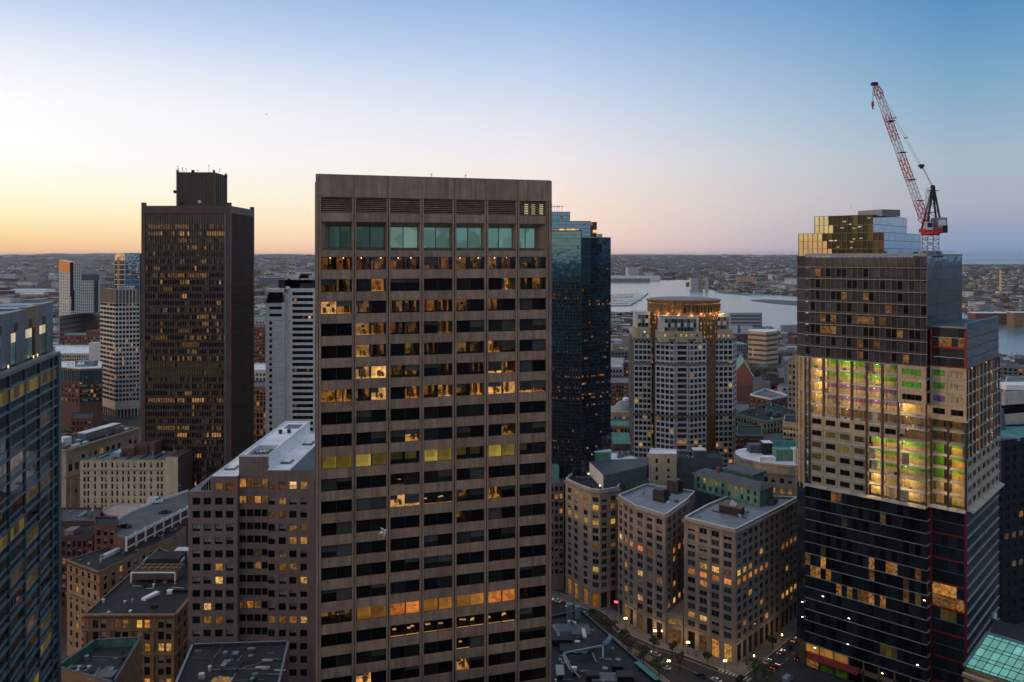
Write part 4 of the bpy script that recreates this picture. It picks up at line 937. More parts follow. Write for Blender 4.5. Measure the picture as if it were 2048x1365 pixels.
def build_rose_block():
    D = 236
    T = thing('rose_granite_block', 'rose granite office block with white flat roof and sloped brown sides beside central tower', 'building', tuple(W(376,D))+(0,))
    xl, xa, xb, xr = W(376.5,D).x, W(475,D).x, W(535,D).x, W(628,D).x
    fl = Fr((xl,D),(xa,D)); fc = Fr((xa,D+1.2),(xb,D+1.2)); f2 = Fr((xb,D),(xr,D)); fh = 26.4*D/F
    zeave = Z(984,D); r0 = Z(1003,D); rows_all = [(r0-1.05-k*fh, r0+1.05-k*fh) for k in range(22)]
    rows_all = [r for r in rows_all if r[0] > 3]
    def c4(f, px): 
        o = []
        for a, b in px: o.append(((a-CX)/F*D-f.A.x, (b-CX)/F*D-f.A.x))
        return o
    cl = c4(fl, [(385,400),(407,422),(430,445),(452,467)]); cr = c4(f2, [(536.5,549.5),(557.5,571.5),(578.5,593),(600.5,614)])
    cc = [(fc.L*k/4+.12, fc.L*(k+1)/4-.12) for k in range(4)]
    rows_top = [(Z(981,D),Z(967,D))]
    rg = random.Random(31)
    LITL = {(2,12):'lit_dim'}
    mb = MB()
    ztl, ztc, ztr = Z(953,D), Z(916,D), Z(940,D)
    holes(mb, fl, 0, zeave, cl, rows_all, .35); holes(mb, f2, 0, ztr-.2, cr, rows_all+[(Z(979,D), Z(964,D))], .35); 
    up = Fr((W(423,D).x,D),(xa,D)); cu = [(c[0]-(up.A.x-fl.A.x), c[1]-(up.A.x-fl.A.x)) for c in cl[2:]]
    holes(mb, up, zeave+.01, ztl, cu, [(Z(981,D), Z(966,D))], .35)
    holes(mb, fc, 0, ztc, cc, [(a+.05, b+.1) for a, b in rows_all]+[(Z(978,D), Z(960,D))], .35)
    for x in (xa, xb):
        d = Fr((x,D),(x,D+1.2)) if x == xa else Fr((x,D+1.2),(x,D)); d.A, d.B
    mb.q([(xa,D,0),(xa,D+1.2,0),(xa,D+1.2,ztl),(xa,D,ztl)]); mb.q([(xb,D+1.2,0),(xb,D,0),(xb,D,ztr),(xb,D+1.2,ztr)])
    bk = 288
    mb.q([(xl,bk,0),(xl,D,0),(xl,D,zeave),(xl,bk,zeave)]); mb.q([(xr,D,0),(xr,bk,0),(xr,bk,zeave),(xr,D,zeave)]); mb.q([(xl,bk,0),(xl,bk,zeave),(xr,bk,zeave),(xr,bk,0)])
    mb.build('wall', 'granite_rose', T)
    def pick_l(i, j):
        return {(2,5):'lit_warm',(2,6):'lit_bright',(2,11):'lit_warm',(1,8):'lit_bright',(1,9):'lit_dim',(2,9):'lit_dim'}.get((i,j)) or ('glass_black' if rg.random() < .8 else 'glass_dim')
    def pick_r(i, j):
        return {(2,2):'lit_dim',(3,2):'lit_dim',(1,0):'lit_warm',(2,3):'lit_warm',(3,3):'lit_warm',(1,1):'lit_dim',(1,4):'lit_dim',(2,5):'lit_dim',(1,5):'lit_dim',(3,6):'lit_warm',(0,9):'lit_dim',(1,9):'lit_dim',(2,9):'lit_warm',(3,9):'lit_warm',(0,1):'lit_faint'}.get((i,j)) or ('glass_black' if rg.random() < .75 else 'glass_dim')
    def pick_c(i, j):
        return {(0,0):'lit_warm',(1,0):'lit_dim',(2,0):'lit_warm',(3,0):'lit_dim',(2,4):'lit_faint',(2,5):'lit_dim',(0,8):'lit_dim',(1,8):'lit_warm',(2,8):'lit_dim',(3,11):'lit_dim',(2,11):'lit_dim'}.get((i,j)) or 'glass_black'
    place_windows(T, fl, cl, rows_all, 'double', pick_l, r=.35); place_windows(T, f2, cr, rows_all, 'double', pick_r, r=.35)
    place_windows(T, up, cu, [(Z(981,D), Z(966,D))], 'double', lambda i, j: 'lit_dim', r=.35)
    place_windows(T, f2, cr[:2], [(Z(979,D), Z(964,D))], 'double', lambda i, j: 'lit_dim', r=.35); place_windows(T, f2, cr[2:], [(Z(979,D), Z(964,D))], 'double', lambda i, j: 'lit_bright' if i == 0 else 'lit_warm', r=.35)
    place_windows(T, fc, cc, [(a+.05, b+.1) for a, b in rows_all], 'double', pick_c, r=.35, name='ribbon_window')
    place_windows(T, fc, cc, [(Z(978,D), Z(960,D))], 'double', lambda i, j: 'lit_dim' if i else 'lit_warm', r=.35, name='ribbon_window')
    # roofs
    x1, x2 = W(423,D).x, W(580,D).x
    m = MB(); m.box(x1, D+.4, zeave, xa-.02, bk-2, ztl-.4); m.build('roof_deck', 'roof_white', T)
    m = MB(); m.box(xb+.1, D+.4, zeave, x2, bk-2, ztr-.4); m.build('roof_deck', 'roof_white', T)
    for a, b_, zt in ((x1, xa, ztl), (xb, x2, ztr)):
        for q in ((a,D,b_,D+.5),(a,D+.5,a+.4,bk-2),(b_-.4,D+.5,b_,bk-2),(a,bk-2.5,b_,bk-2)):
            m = MB(); m.box(q[0],q[1]+.002,zt-.45,q[2],q[3],zt+.02); m.build('parapet', 'roof_white', T)
    m = MB(); y1 = 286; z = ztc-2.6                        # penthouse with its plant well
    well = (xa+1.2, D+3, xb-1.0, D+16)
    m.box(xa+.01, D+1.9, ztl-1, xb-.01, y1, z)
    for q in ((xa+.01,D+1.22,xb-.01,well[1]),(xa+.01,well[1],well[0],well[3]),(well[2],well[1],xb-.01,well[3]),(xa+.01,well[3],xb-.01,y1)): m.box(q[0],q[1],z,q[2],q[3],ztc-.02)
    ph = m.build('penthouse', 'roof_white', T)
    m = MB(); m.box(well[0]-.02, well[1]+.2, z+.02, well[2]+.02, well[3]-.2, z+.1); m.build('well_floor', 'roof_dark', ph)
    c = ((well[0]+well[2])/2, (well[1]+well[3])/2); m = MB(); m.box(c[0]-2.6,c[1]-3.5,z+.1,c[0]+2.6,c[1]+3.5,z+2.0,0)
    for k in range(4):
        t = k*math.pi/4; m.tube((c[0]-2*math.cos(t), c[1]-2*math.sin(t), z+2.2),(c[0]+2*math.cos(t), c[1]+2*math.sin(t), z+2.3),.18,5,1)
    m.build('cooling_fan', ['steel_dark','white_paint'], ph)
    m = MB(); m.box(xa+2.2, 276, ztc-.01, xb-1.6, 282, ztc+.12); m.build('roof_hatch', 'roof_grey', ph)
    for x, y in ((xa+3.4, 268),(xa+6, 269)): m = MB(); m.tube((x,y,ztc-.05),(x,y,ztc+1),.6,8); m.tube((x,y,ztc+1),(x,y,ztc+1.4),.9,8,0,r1=.3); m.build('vent', 'steel_dark', ph)
    for q in ((xa+.01,D+1.22,xb-.01,D+1.6),(xa+.01,D+1.6,xa+.35,y1),(xb-.35,D+1.6,xb-.01,y1),(xa+.35,y1-.4,xb-.35,y1)): m = MB(); m.box(q[0],q[1],ztc-.01,q[2],q[3],ztc+.5); m.build('parapet', 'roof_white', ph)
    # side slopes (mansards)
    m = MB(); xe = W(398,D).x
    m.q([(xe,D+3,zeave+.4),(x1,D+3,ztl-.1),(x1,bk,ztl-.1),(xe,bk,zeave+.4)][::-1] if False else [(xe,D+1.6,zeave+.6),(xe,bk,zeave+.6),(x1,bk,ztl-.1),(x1,D+1.6,ztl-.1)][::-1]); m.build('sloped_roof', 'roof_brown', T)
    m = MB(); m.q([(xe,D+1.7,zeave+.02),(x1,D+1.7,zeave+.02),(x1,D+1.7,ztl-.1),(xe,D+1.7,zeave+.6)]); g = m.build('gable_glazing', 'glass_dim', T)
    for k in range(6):
        x = xe+(x1-xe)*k/5; zt = zeave+.6+(ztl-zeave-.7)*k/5; m = MB(); m.box(x-.06,D+1.55,zeave,x+.06,D+1.68,zt); m.build('glazing_bar', 'mullion_pale', g)
    m = MB(); m.box(xl,D+.05,zeave-.3,x1,bk,zeave+.01); m.build('terrace', 'roof_grey', T)
    xs = W(618,D).x
    m = MB(); m.q([(x2,D+1.6,ztr-.1),(x2,bk,ztr-.1),(xr+1.5,bk,zeave+2.2),(xr-.6,D+1.6,zeave+2.2)][::-1]); m.build('sloped_roof', 'roof_slate', T)
    m = MB(); m.q([(x2,D+1.7,zeave+.9),(xr-1.4,D+1.7,zeave+.9),(xr-1.2,D+1.7,zeave+2.2),(x2,D+1.7,ztr-.2)]); m.build('gable_glazing', 'lit_dim', T)
    m = MB(); m.box(x2,D+.05,zeave+.2,xr,bk,zeave+.5); m.build('terrace', 'roof_grey', T)
    for px, py in ((612*0+0, 0),):
        pass
    for k, (x, y, zz) in enumerate(((x1+2.5, 246, ztl), (x1+2, 262, ztl), (x1+3, 275, ztl), (xb+3, 246, ztr), (xb+3.4, 270, ztr))):
        m = MB(); m.box(x-1.6,y-2,zz-.4,x+1.6,y+2,zz+.05,0); m.box(x-1.1,y-1.4,zz+.05,x+1.1,y+1.4,zz+.25,1); m.build('roof_hatch', ['roof_grey','roof_white'], T)
build_rose_block()

def flat_building(name, label, poly, z, specs, wall, roofm, par=.9, parm=None, cat='building', seed=1, cap=None, fh=3.7, floor0=1.2, litp=.05, gl=('glass_black','glass_dim'), lits=('lit_warm','lit_dim'), frame='frame_dark', group=None, band=None):
    """flat-roofed block: poly counter-clockwise, specs {edge: (n columns, width, height, style, visible rows)} with window objects, other walls plain"""
    poly = ccw([Vector(p[:2]) for p in poly]); T = thing(name, label, cat, (poly[0].x, poly[0].y, 0), group); rg = random.Random(seed); FOOT.append(poly)
    mb = MB(); n = len(poly)
    for i in range(n):
        f = Fr(poly[i], poly[(i+1)%n])
        if f.L < .3: continue
        if i in specs:
            nc, w, h, style, nr = specs[i][:5]; opt = specs[i][5] if len(specs[i]) > 5 else {}
            cols = opt.get('cols') or spread(f.L, nc, w, opt.get('m0'), opt.get('m1'))
            rows = [(z-floor0-(r+1)*fh+(fh-h)*.5, z-floor0-(r+1)*fh+(fh-h)*.5+h) for r in range(nr)]; rows = [r for r in rows if r[0] > .5]
            holes(mb, f, 0, z, cols, rows, .3)
            lt = opt.get('lit', {})
            place_windows(T, f, cols, rows, style, lambda a, b: lt.get((a, b)) or (rg.choice(lits) if rg.random() < litp else rg.choice(gl)), frame)
            for bz in opt.get('bands', []):
                m = MB(); m.fbox(f, -.2, f.L+.2, -.1, opt.get('bd', .35), z-bz-.25, z-bz+.25); m.build('cornice', opt.get('bm', wall), T)
        else: mb.fq(f, [(0,0,0),(f.L,0,0),(f.L,0,z),(0,0,z)])
    mb.build('wall', wall, T)
    r_ = MB(); r_.prism(poly, z-.25, z-.2); r_.build('roof', roofm, T)
    if par: parapet(T, poly, z-.01, par, .4, parm or wall, cap=cap)
    return T, poly
def build_left_lowrise():
    # cream hotel
    D = 406; zt = Z(921,D); A, B = W(160,D), W(333,D)
    X = lambda v: ((v/5.686+100)-160)*D/F
    cols = [(X(v-11), X(v+11)) for v in (393,435,512,592,634,708,765,831,893,960,1033,1075,1150,1227,1271)]
    T, poly = flat_building('cream_brick_block', 'cream brick block with small paired windows and green roof edge', [A, B, V2(B.x, 430), V2(A.x+8, 430)], zt, {0:(15,2.8,2.6,'sash',12,{'cols':cols,'bands':(4.85,5.25),'bd':.2,'bm':'limestone'})}, 'cream_brick', 'roof_grey', .5, 'copper_green', fh=3.6, floor0=.6, seed=41, litp=.01)
    m = MB(); q = W(331,D-.6); m.box(q.x, q.y, 0, q.x+6.2, q.y+1.2, zt+1.6); m.build('stair_bay', 'cream_brick', T)
    m = MB(); m.box(q.x+6.2, q.y+.3, 0, q.x+6.6, q.y+18, zt+1.8); m.box(q.x, q.y+1.2, 0, q.x+6.2, q.y+18, zt+1.4); m.build('brick_side', 'brick_dark', T)
    for k in range(7): put('window', window_mesh(1.4, 2.2, 'sash', 'glass_black', 'frame_dark'), T, (q.x+3.4, q.y-.01, zt-3.4-k*3.6))
    for x0,x1,y0,y1,h,mt in ((242,268,415,424,5,'brick_dark'),(268,296,418,428,6.5,'brick_dark'),(298,310,416,424,8,'brick_red'),(225,240,412,420,3,'duct'),(304,307,412,414,4,'metal_blue')):
        a, b = W(x0,y0), W(x1,y0); m = MB(); m.box(a.x, y0, zt-.2, b.x, y1, zt+h*.8); m.build('roof_plant', mt, T)
    for k in range(5): m = MB(); x = A.x+8+k*7; m.box(x,408,zt-.2,x+1,418,zt+.2); m.build('roof_kerb', 'roof_dark', T)
    # long granite hall running away behind it
    P0, P1 = W(132,430), W(278,486); zt = 60.0
    f = Fr(P0, P1); bk = [f.p(f.L,-26,0).xy, f.p(0,-26,0).xy]
    T, poly = flat_building('granite_hall', 'long grey granite hall with tall windows and cluttered roof behind cream block', [P0, P1]+bk, zt, {0:(12,2.6,7.0,'sash2',2,{'bands':(-.3,.6,14.0),'bd':.9,'bm':'limestone'}),3:(3,2,6,'sash2',3,{'bands':(-.3,.6,14),'bd':.9,'bm':'limestone'})}, 'limestone', 'roof_dark', .8, fh=12.5, floor0=2.0, seed=42, litp=.04)
    for k in range(9):
        m = MB(); u = 3+k*5.4; m.fbox(f, u-.7, u+.7, 0, .6, 0, 44); m.build('pilaster', 'limestone', T)
    # long grey plant box and smaller ones on its roof
    m = MB(); m.fbox(f, 22, 50, -12, -7, zt, zt+4.2); m.build('roof_plant', 'metal_grey', T)
    m = MB(); m.fbox(f, 22, 50, -12.2, -6.8, zt+4.2, zt+4.5); m.build('roof_plant', 'roof_white', T)
    for u, d, w, dd, h, mt in ((44,-5,7,4,3,'metal_grey'),(8,-9,6,5,4.5,'white_paint'),(2,-7,5,4,3,'concrete_tan'),(15,-5,3,3,2.2,'duct'),(10,-4,5,2,.6,'roof_white'),(17,-4,4,2,.5,'roof_white'),(52,-5,3,3,.5,'roof_white'),(54,-9,3.5,3,.5,'roof_white'),(47,-9,3,2,.4,'roof_white'),(14,-14,5,4,5,'brick_dark'),(5,-18,9,6,6,'brick_dark')):
        m = MB(); m.fbox(f, u, u+w, d-dd, d, zt-.2, zt+h); m.build('roof_plant', mt, T)
    # two houses with green metal roofs behind
    for k, (x0, x1, D2, zz, lab) in enumerate(((200,238,560,38,'house with teal metal gable roof and rooflights behind granite hall'),(150,200,545,36,'low house with teal hipped roof at the glass tower corner'))):
        a, b = W(x0,D2), W(x1,D2); T = thing('gabled_house', lab, 'house', (a.x,a.y,0), 'green-roofed houses behind the granite hall')
        m = MB(); m.box(a.x,D2,0,b.x,D2+16,zz); m.build('wall', 'brick_dark', T)
        m = MB(); m.q([(a.x-.5,D2-.5,zz),(b.x+.5,D2-.5,zz),(b.x-3,D2+9,zz+6),(a.x+5,D2+9,zz+6)]); m.q([(b.x+.5,D2-.5,zz),(b.x+.5,D2+16.5,zz),(b.x-3,D2+9,zz+6)]); m.q([(b.x+.5,D2+16.5,zz),(a.x-.5,D2+16.5,zz),(a.x+5,D2+9,zz+6),(b.x-3,D2+9,zz+6)]); m.q([(a.x-.5,D2+16.5,zz),(a.x-.5,D2-.5,zz),(a.x+5,D2+9,zz+6)]); r = m.build('roof', 'copper_teal', T)
        if k == 0:
            for i in range(4): m = MB(); x = a.x+5+i*2; m.hexa([(x,D2+2.2,zz+1.7),(x+1.2,D2+2.2,zz+1.7),(x+1.2,D2+3.6,zz+2.6),(x,D2+3.6,zz+2.6),(x,D2+2.1,zz+2.1),(x+1.2,D2+2.1,zz+2.1),(x+1.2,D2+3.5,zz+3.0),(x,D2+3.5,zz+3.0)]); m.build('rooflight', 'roof_white', r)
        for i in range(5): put('window', window_mesh(1.3,1.9,'sash','glass_black' if i != 2 else 'lit_warm','frame_pale'), T, (a.x+2+i*(b.x-a.x-4)/4, D2-.08, zz-4))
    # car-park deck
    z = 45.0; pts = [(252,1080),(376,1017),(376,984),(300,1010),(266,1024),(205,1058)]
    poly = ccw([G(px,py,z) for px,py in pts]); T = thing('parking_deck', 'pale concrete rooftop parking deck with parapet beside cream block', 'parking deck', (poly[0].x,poly[0].y,0))
    m = MB(); m.prism(poly, 0, z, 0, 1); m.build('deck', ['brick_dark','roof_grey'], T)
    P = [G(px,py,z) for px,py in pts]; f = Fr(P[0], P[1])
    n = 7
    for k in range(n+1):
        m = MB(); u = f.L*k/n; m.fbox(f, max(0,u-.45), min(f.L,u+.45), -.3, .35, z-5, z+1.3); m.build('post', 'white_paint', T)
    for k in range(n):
        m = MB(); m.fbox(f, f.L*k/n+.45, f.L*(k+1)/n-.45, -.2, .2, z-.3, z+.9); m.build('parapet', 'white_paint', T)
    m = MB(); m.fbox(f, 0, f.L, -.25, .3, z-3.8, z-3.2); m.build('edge_beam', 'white_paint', T)
    for a, b in ((2,3),(3,4),(4,5)):
        g = Fr(P[a], P[b]); m = MB(); m.fbox(g, 0, g.L, -.3, .3, z, z+1.1); m.build('parapet', 'white_paint', T)
    for k in range(6):
        u = f.L*(k+.5)/6; m = MB(); m.fbox(f, u-.06, u+.06, -6.5, -1.5, z+.004, z+.012); m.build('bay_line', 'paint_line', T)
    # ramp drum behind
    c = W(262, 398); m = MB(); m.lathe((c.x, c.y), [(13,0),(13,z-5),(12.3,z-5),(12.3,z-6)], 24, 0); d = m.build('ramp_drum', 'concrete_tan', T)
    for px, py in ((279,1020),(355,1004),(253,1047)):
        q = G(px,py,z); LT = thing('deck_lamp', {279:'tall twin-headed lamp on parking deck near white van',355:'tall lamp at far end of parking deck near rose block',253:'tall lamp post on parking deck beside front parapet'}[px], 'lamp', (q.x,q.y,z), 'lamps on the parking deck')
        m = MB(); m.tube((q.x,q.y,z),(q.x,q.y,z+8),.1,6); m.build('pole', 'steel_pale', LT)
        m = MB(); m.tube((q.x-1,q.y,z+8.1),(q.x+1,q.y,z+8.1),.08,5); m.box(q.x-1.4,q.y-.2,z+7.95,q.x-.7,q.y+.2,z+8.15); m.box(q.x+.7,q.y-.2,z+7.95,q.x+1.4,q.y+.2,z+8.15); m.build('lamp_head', 'steel_pale', LT)
    # red brick pair in front of the deck and slate roof
    T, p = flat_building('brick_warehouse', 'dark brick warehouse with slate roof at foot of cream block', [W(120,372),W(196,372),W(205,392),W(120,392)], Z(1045,372), {0:(6,1.8,2.6,'sash',7)}, 'brick_dark', 'roof_slate', .6, seed=43)
    m = MB(); q = W(158,380); m.tube((q.x,q.y,Z(1045,372)-.3),(q.x+2.2,q.y+3,Z(1045,372)+1.2),.9,8); m.build('roof_vent', 'duct', T)
    T, p = flat_building('brick_annex', 'red brick annex with stepped top in front of parking deck', [W(189,345),W(232,345),W(236,356),W(189,356)], Z(1052,345), {0:(3,1.6,2.4,'sash',7)}, 'brick_red', 'roof_dark', .5, seed=44)
    T, p = flat_building('brick_house', 'old dark brick building with pinkish roof hatch beside glass tower corner', [W(110,350),W(186,350),W(190,366),W(110,366)], Z(1075,350), {0:(7,1.5,2.6,'sash',8)}, 'brick_dark', 'roof_dark', .5, seed=45)
    m = MB(); a = W(128,352); m.box(a.x,352,Z(1075,350)-.2,a.x+4,358,Z(1062,352)); m.build('roof_hatch', 'granite_rose', T)
    # tan stone wedge with bracketed cornice
    z = 39.0; pts = [(134,1122),(199,1146),(312,1090),(352,1072),(372,1054),(330,1058)]
    P = ccw([G(px,py,z) for px,py in pts]); 
    L3 = {(2,1):'lit_bright',(3,3):'lit_warm',(4,3):'lit_warm',(2,5):'lit_dim',(0,6):'lit_dim'}
    i0 = min(range(len(P)), key=lambda i: (P[i]-G(134,1122,z)).length); P = P[i0:]+P[:i0]
    T, poly = flat_building('tan_stone_wedge', 'wedge-shaped tan stone building with bracketed cornice and grey roof', P, z, {0:(5,1.7,2.4,'sash',9,{'bands':(-.4,4.6,13.2),'bd':.8,'bm':'brick_tan','lit':{(1,2):'lit_yellow',(4,4):'lit_yellow',(1,6):'lit_warm',(2,5):'lit_dim'}}),1:(7,1.7,2.4,'sash',8,{'lit':{(2,0):'lit_yellow'}})}, 'brick_tan', 'roof_dark', .35, fh=3.75, floor0=.9, seed=46, litp=.03)
    f0 = Fr(poly[0], poly[1])
    for k in range(14): m = MB(); u = .3+k*(f0.L-.6)/13; m.fbox(f0, u-.12, u+.12, 0, .75, z-.9, z-.1); m.build('bracket', 'brick_tan', T)
    q = G(205,1118,z); a = Fr(q, q+(poly[2]-poly[1]).normalized()*9)
    m = MB(); m.fbox(a, 0, 9, -1, 1, z, z+1.4, 0); m.tube(a.p(-.3,0,z+.8), a.p(-.3,0,z+1.6), .9, 8, 1); m.build('roof_plant', ['white_paint','duct'], T)
    m = MB(); m.fbox(a, 2, 9.5, -2.2, -1.2, z, z+1.0); m.build('roof_plant', 'steel_dark', T)
    for px, py in ((322,1075),(280,1105),(345,1064),(252,1100)):
        q = G(px,py,z); hvac(T, q, 2.2, 1.6, 1.2, z, .5, fans=1)
    # tan stone block in front with paired windows
    D = 266; z = Z(1231,D); A, B = W(168,D), W(350,D)
    P = [A, B, V2(W(378,D+22).x+2, D+40), V2(W(318,327).x, 327)]
    T, poly = flat_building('tan_stone_block', 'tan stone block with paired windows and dark roof full of machinery', P, z, {0:(8,1.9,2.7,'sash',11,{'cols':[(2.9+k*7.25+q*2.6, 2.9+k*7.25+q*2.6+1.9) for k in range(4) for q in (0,1)],'bands':(-.2,4.7,12.6),'bd':.8,'bm':'brick_tan','lit':{(4,0):'lit_yellow',(5,0):'lit_warm',(6,2):'lit_bright',(7,2):'lit_bright',(5,2):'lit_warm',(3,0):'lit_dim',(2,0):'lit_dim',(4,1):'lit_dim',(5,5):'lit_warm',(7,5):'lit_warm'}}),1:(7,1.9,2.7,'sash',9,{'bands':(-.2,4.7,12.6),'bd':.8,'bm':'brick_tan','lit':{(4,1):'lit_dim'}}),3:(9,1.9,2.7,'sash',4)}, 'brick_tan', 'roof_dark', .45, fh=3.9, floor0=1.0, seed=47, litp=.02)
    f0 = Fr(poly[0], poly[1])
    for k in range(30): m = MB(); u = .3+k*(f0.L-.6)/29; m.fbox(f0, u-.14, u+.14, 0, .6, z-.9, z-.3); m.build('bracket', 'brick_tan', T)
    for k in range(5): m = MB(); u = (0.55,8.4,15.65,22.9,29.6)[k]; m.fbox(f0, max(0,u-.5), min(f0.L,u+.5), 0, .35, 0, z-5.3); m.build('pilaster', 'brick_tan', T)
    def onroof(px, py): return G(px, py, z)
    q = onroof(300,1195); m = MB(); fr = Fr(q+V2(-1,-3), q+V2(1.4,3)); m.fbox(fr, 0, fr.L, -.9, .9, z, z+.9); m.build('skylight', 'roof_white', T)
    q = onroof(265,1207); m = MB(); m.tube((q.x,q.y,z),(q.x,q.y,z+1.2),.4,8); m.tube((q.x,q.y,z+1.2),(q.x,q.y,z+1.7),.6,8,0,r1=.2); m.build('vent', 'duct', T)
    q = onroof(312,1163)
    for k in range(14):                                             # cooling tower deck with fan rows
        x = q.x-7+(k%7)*2.3; y = q.y+1+(k//7)*3.2; m = MB(); m.tube((x,y,z+4.2),(x,y,z+4.7),.85,10,0); m.build('fan_ring', 'copper_brown', T)
    m = MB(); m.box(q.x-8.2,q.y-.6,z+.8,q.x+8.2,q.y+6,z+4.2); m.build('cooling_tower', 'roof_brown', T)
    for x in (q.x-8, q.x+8): m = MB(); m.tube((x,q.y-2.2,z),(x,q.y-2.2,z+4),.3,7); m.tube((x,q.y-2.2,z+4),(q.x,q.y-2.2,z+4.05),.3,7); m.build('pipe', 'white_paint', T)
    for k in range(7): m = MB(); x = q.x-8+k*2.6; m.tube((x,q.y-3.8,z+.2),(x+1.2,q.y-1.2,z+1.8),.1,4); m.build('grating_bar', 'steel_dark', T)
    m = MB(); m.box(q.x-7,q.y+8,z+.5,q.x+5,q.y+16,z+5.2,0); m.box(q.x-6.6,q.y+7.8,z+.5,q.x+4.6,q.y+8,z+3.2,1); m.build('plant_room', ['roof_dark','white_paint'], T)
    for x in (q.x-8, q.x+6): m = MB(); m.tube((x,q.y+7.6,z),(x,q.y+7.6,z+4.2),.5,8); m.tube((x,q.y+7.6,z+4.2),(x,q.y+10.6,z+4.6),.5,8); m.build('duct', 'duct', T)
    m = MB(); m.box(q.x-1,q.y+18,z,q.x+5,q.y+22,z+4.6); m.build('plant_room', 'white_paint', T)
    m = MB(); a = onroof(345,1186); m.box(a.x-3,a.y,z,a.x+9,a.y+.5,z+1.0); m.build('roof_kerb', 'steel_dark', T)
    m = MB(); a = onroof(199,1228); m.tube((a.x,a.y,z+.3),(a.x+4.5,a.y,z+.3),.12,5); m.build('pipe', 'copper_green', T)
    # roof with the green copper parapet, bottom left
    z = 50.0; P = ccw([G(190,1296,z), G(283,1291,z), G(228,1385,z), G(112,1352,z)])
    T = thing('copper_edged_building', 'building with green copper inner parapet round a dark roof, bottom left', 'building', (P[0].x,P[0].y,0))
    m = MB(); m.prism(P, 0, z, 0, 1); m.build('wall', ['brick_tan','roof_dark'], T)
    for i in range(4):
        f = Fr(P[i], P[(i+1)%4]); m = MB(); m.fbox(f, 0, f.L, -.35, 0.02, z-.1, z+2.4); pr = m.build('parapet', 'brick_tan', T)
        m = MB(); m.fbox(f, .35, f.L-.35, -.45, -.36, z, z+2.3); m.build('copper_lining', 'copper_green', pr); m = MB(); m.fbox(f, -.1, f.L+.1, -.6, .15, z+2.4, z+2.6); m.build('coping', 'roof_slate', pr)
        k = 0
        while k*.9 < f.L-1: m = MB(); m.fbox(f, .5+k*.9, .56+k*.9, -.5, -.45, z, z+2.25); m.build('seam', 'copper_green', pr); k += 1
    q = G(157,1348,z); m = MB(); m.box(q.x-3,q.y-1.4,z,q.x+2.8,q.y+1.6,z+1.6,0)
    for dx in (-1.4,1.3): m.tube((q.x+dx,q.y,z+1.6),(q.x+dx,q.y,z+2.0),1.0,12,1)
    m.build('roof_unit', ['duct','steel_dark'], T)
    q = G(212,1362,z); m = MB(); m.box(q.x-2.5,q.y-2,z,q.x+2.5,q.y+2,z+2); m.build('roof_plant', 'roof_grey', T)
    # low dark roof in front of the rose block
    z = 70.0; P = ccw([G(384,1293,z), G(578,1287,z), G(548,1420,z), G(330,1420,z)])
    T = thing('low_dark_building', 'building with flat dark roof and thin parapet below the rose granite block', 'building', (P[0].x,P[0].y,0))
    m = MB(); m.prism(P, 0, z, 0, 1); m.build('wall', ['brick_dark','roof_dark'], T); parapet(T, P, z-.01, .6, .35, 'roof_slate', cap='metal_grey')
    for px, py, w, d, h, mt in ((403,1357,1.2,1,1.1,'white_paint'),(510,1360,1.2,1,1.4,'copper_green'),(535,1322,2.6,.8,.25,'concrete_tan'),(525,1336,3.2,.8,.2,'concrete_tan'),(560,1342,2.5,.4,.2,'roof_white'),(545,1350,5,.25,.2,'duct')):
        q = G(px,py,z); m = MB(); m.box(q.x-w/2,q.y-d/2,z,q.x+w/2,q.y+d/2,z+h); m.build('roof_item', mt, T)
    q = G(440,1366,z); m = MB(); b = 2.2; m.q([(q.x-b,q.y-b,z),(q.x+b,q.y-b,z),(q.x,q.y,z+1.6)]); m.q([(q.x+b,q.y-b,z),(q.x+b,q.y+b,z),(q.x,q.y,z+1.6)]); m.q([(q.x+b,q.y+b,z),(q.x-b,q.y+b,z),(q.x,q.y,z+1.6)]); m.q([(q.x-b,q.y+b,z),(q.x-b,q.y-b,z),(q.x,q.y,z+1.6)]); m.build('skylight', 'lit_warm', T)
    for a, b in (((470,1342),(555,1318)),((425,1341),(540,1339))):
        p, q = G(*a,z), G(*b,z); m = MB(); m.tube((p.x,p.y,z+.15),(q.x,q.y,z+.15),.06,4); m.build('cable', 'steel_pale', T)
build_left_lowrise()
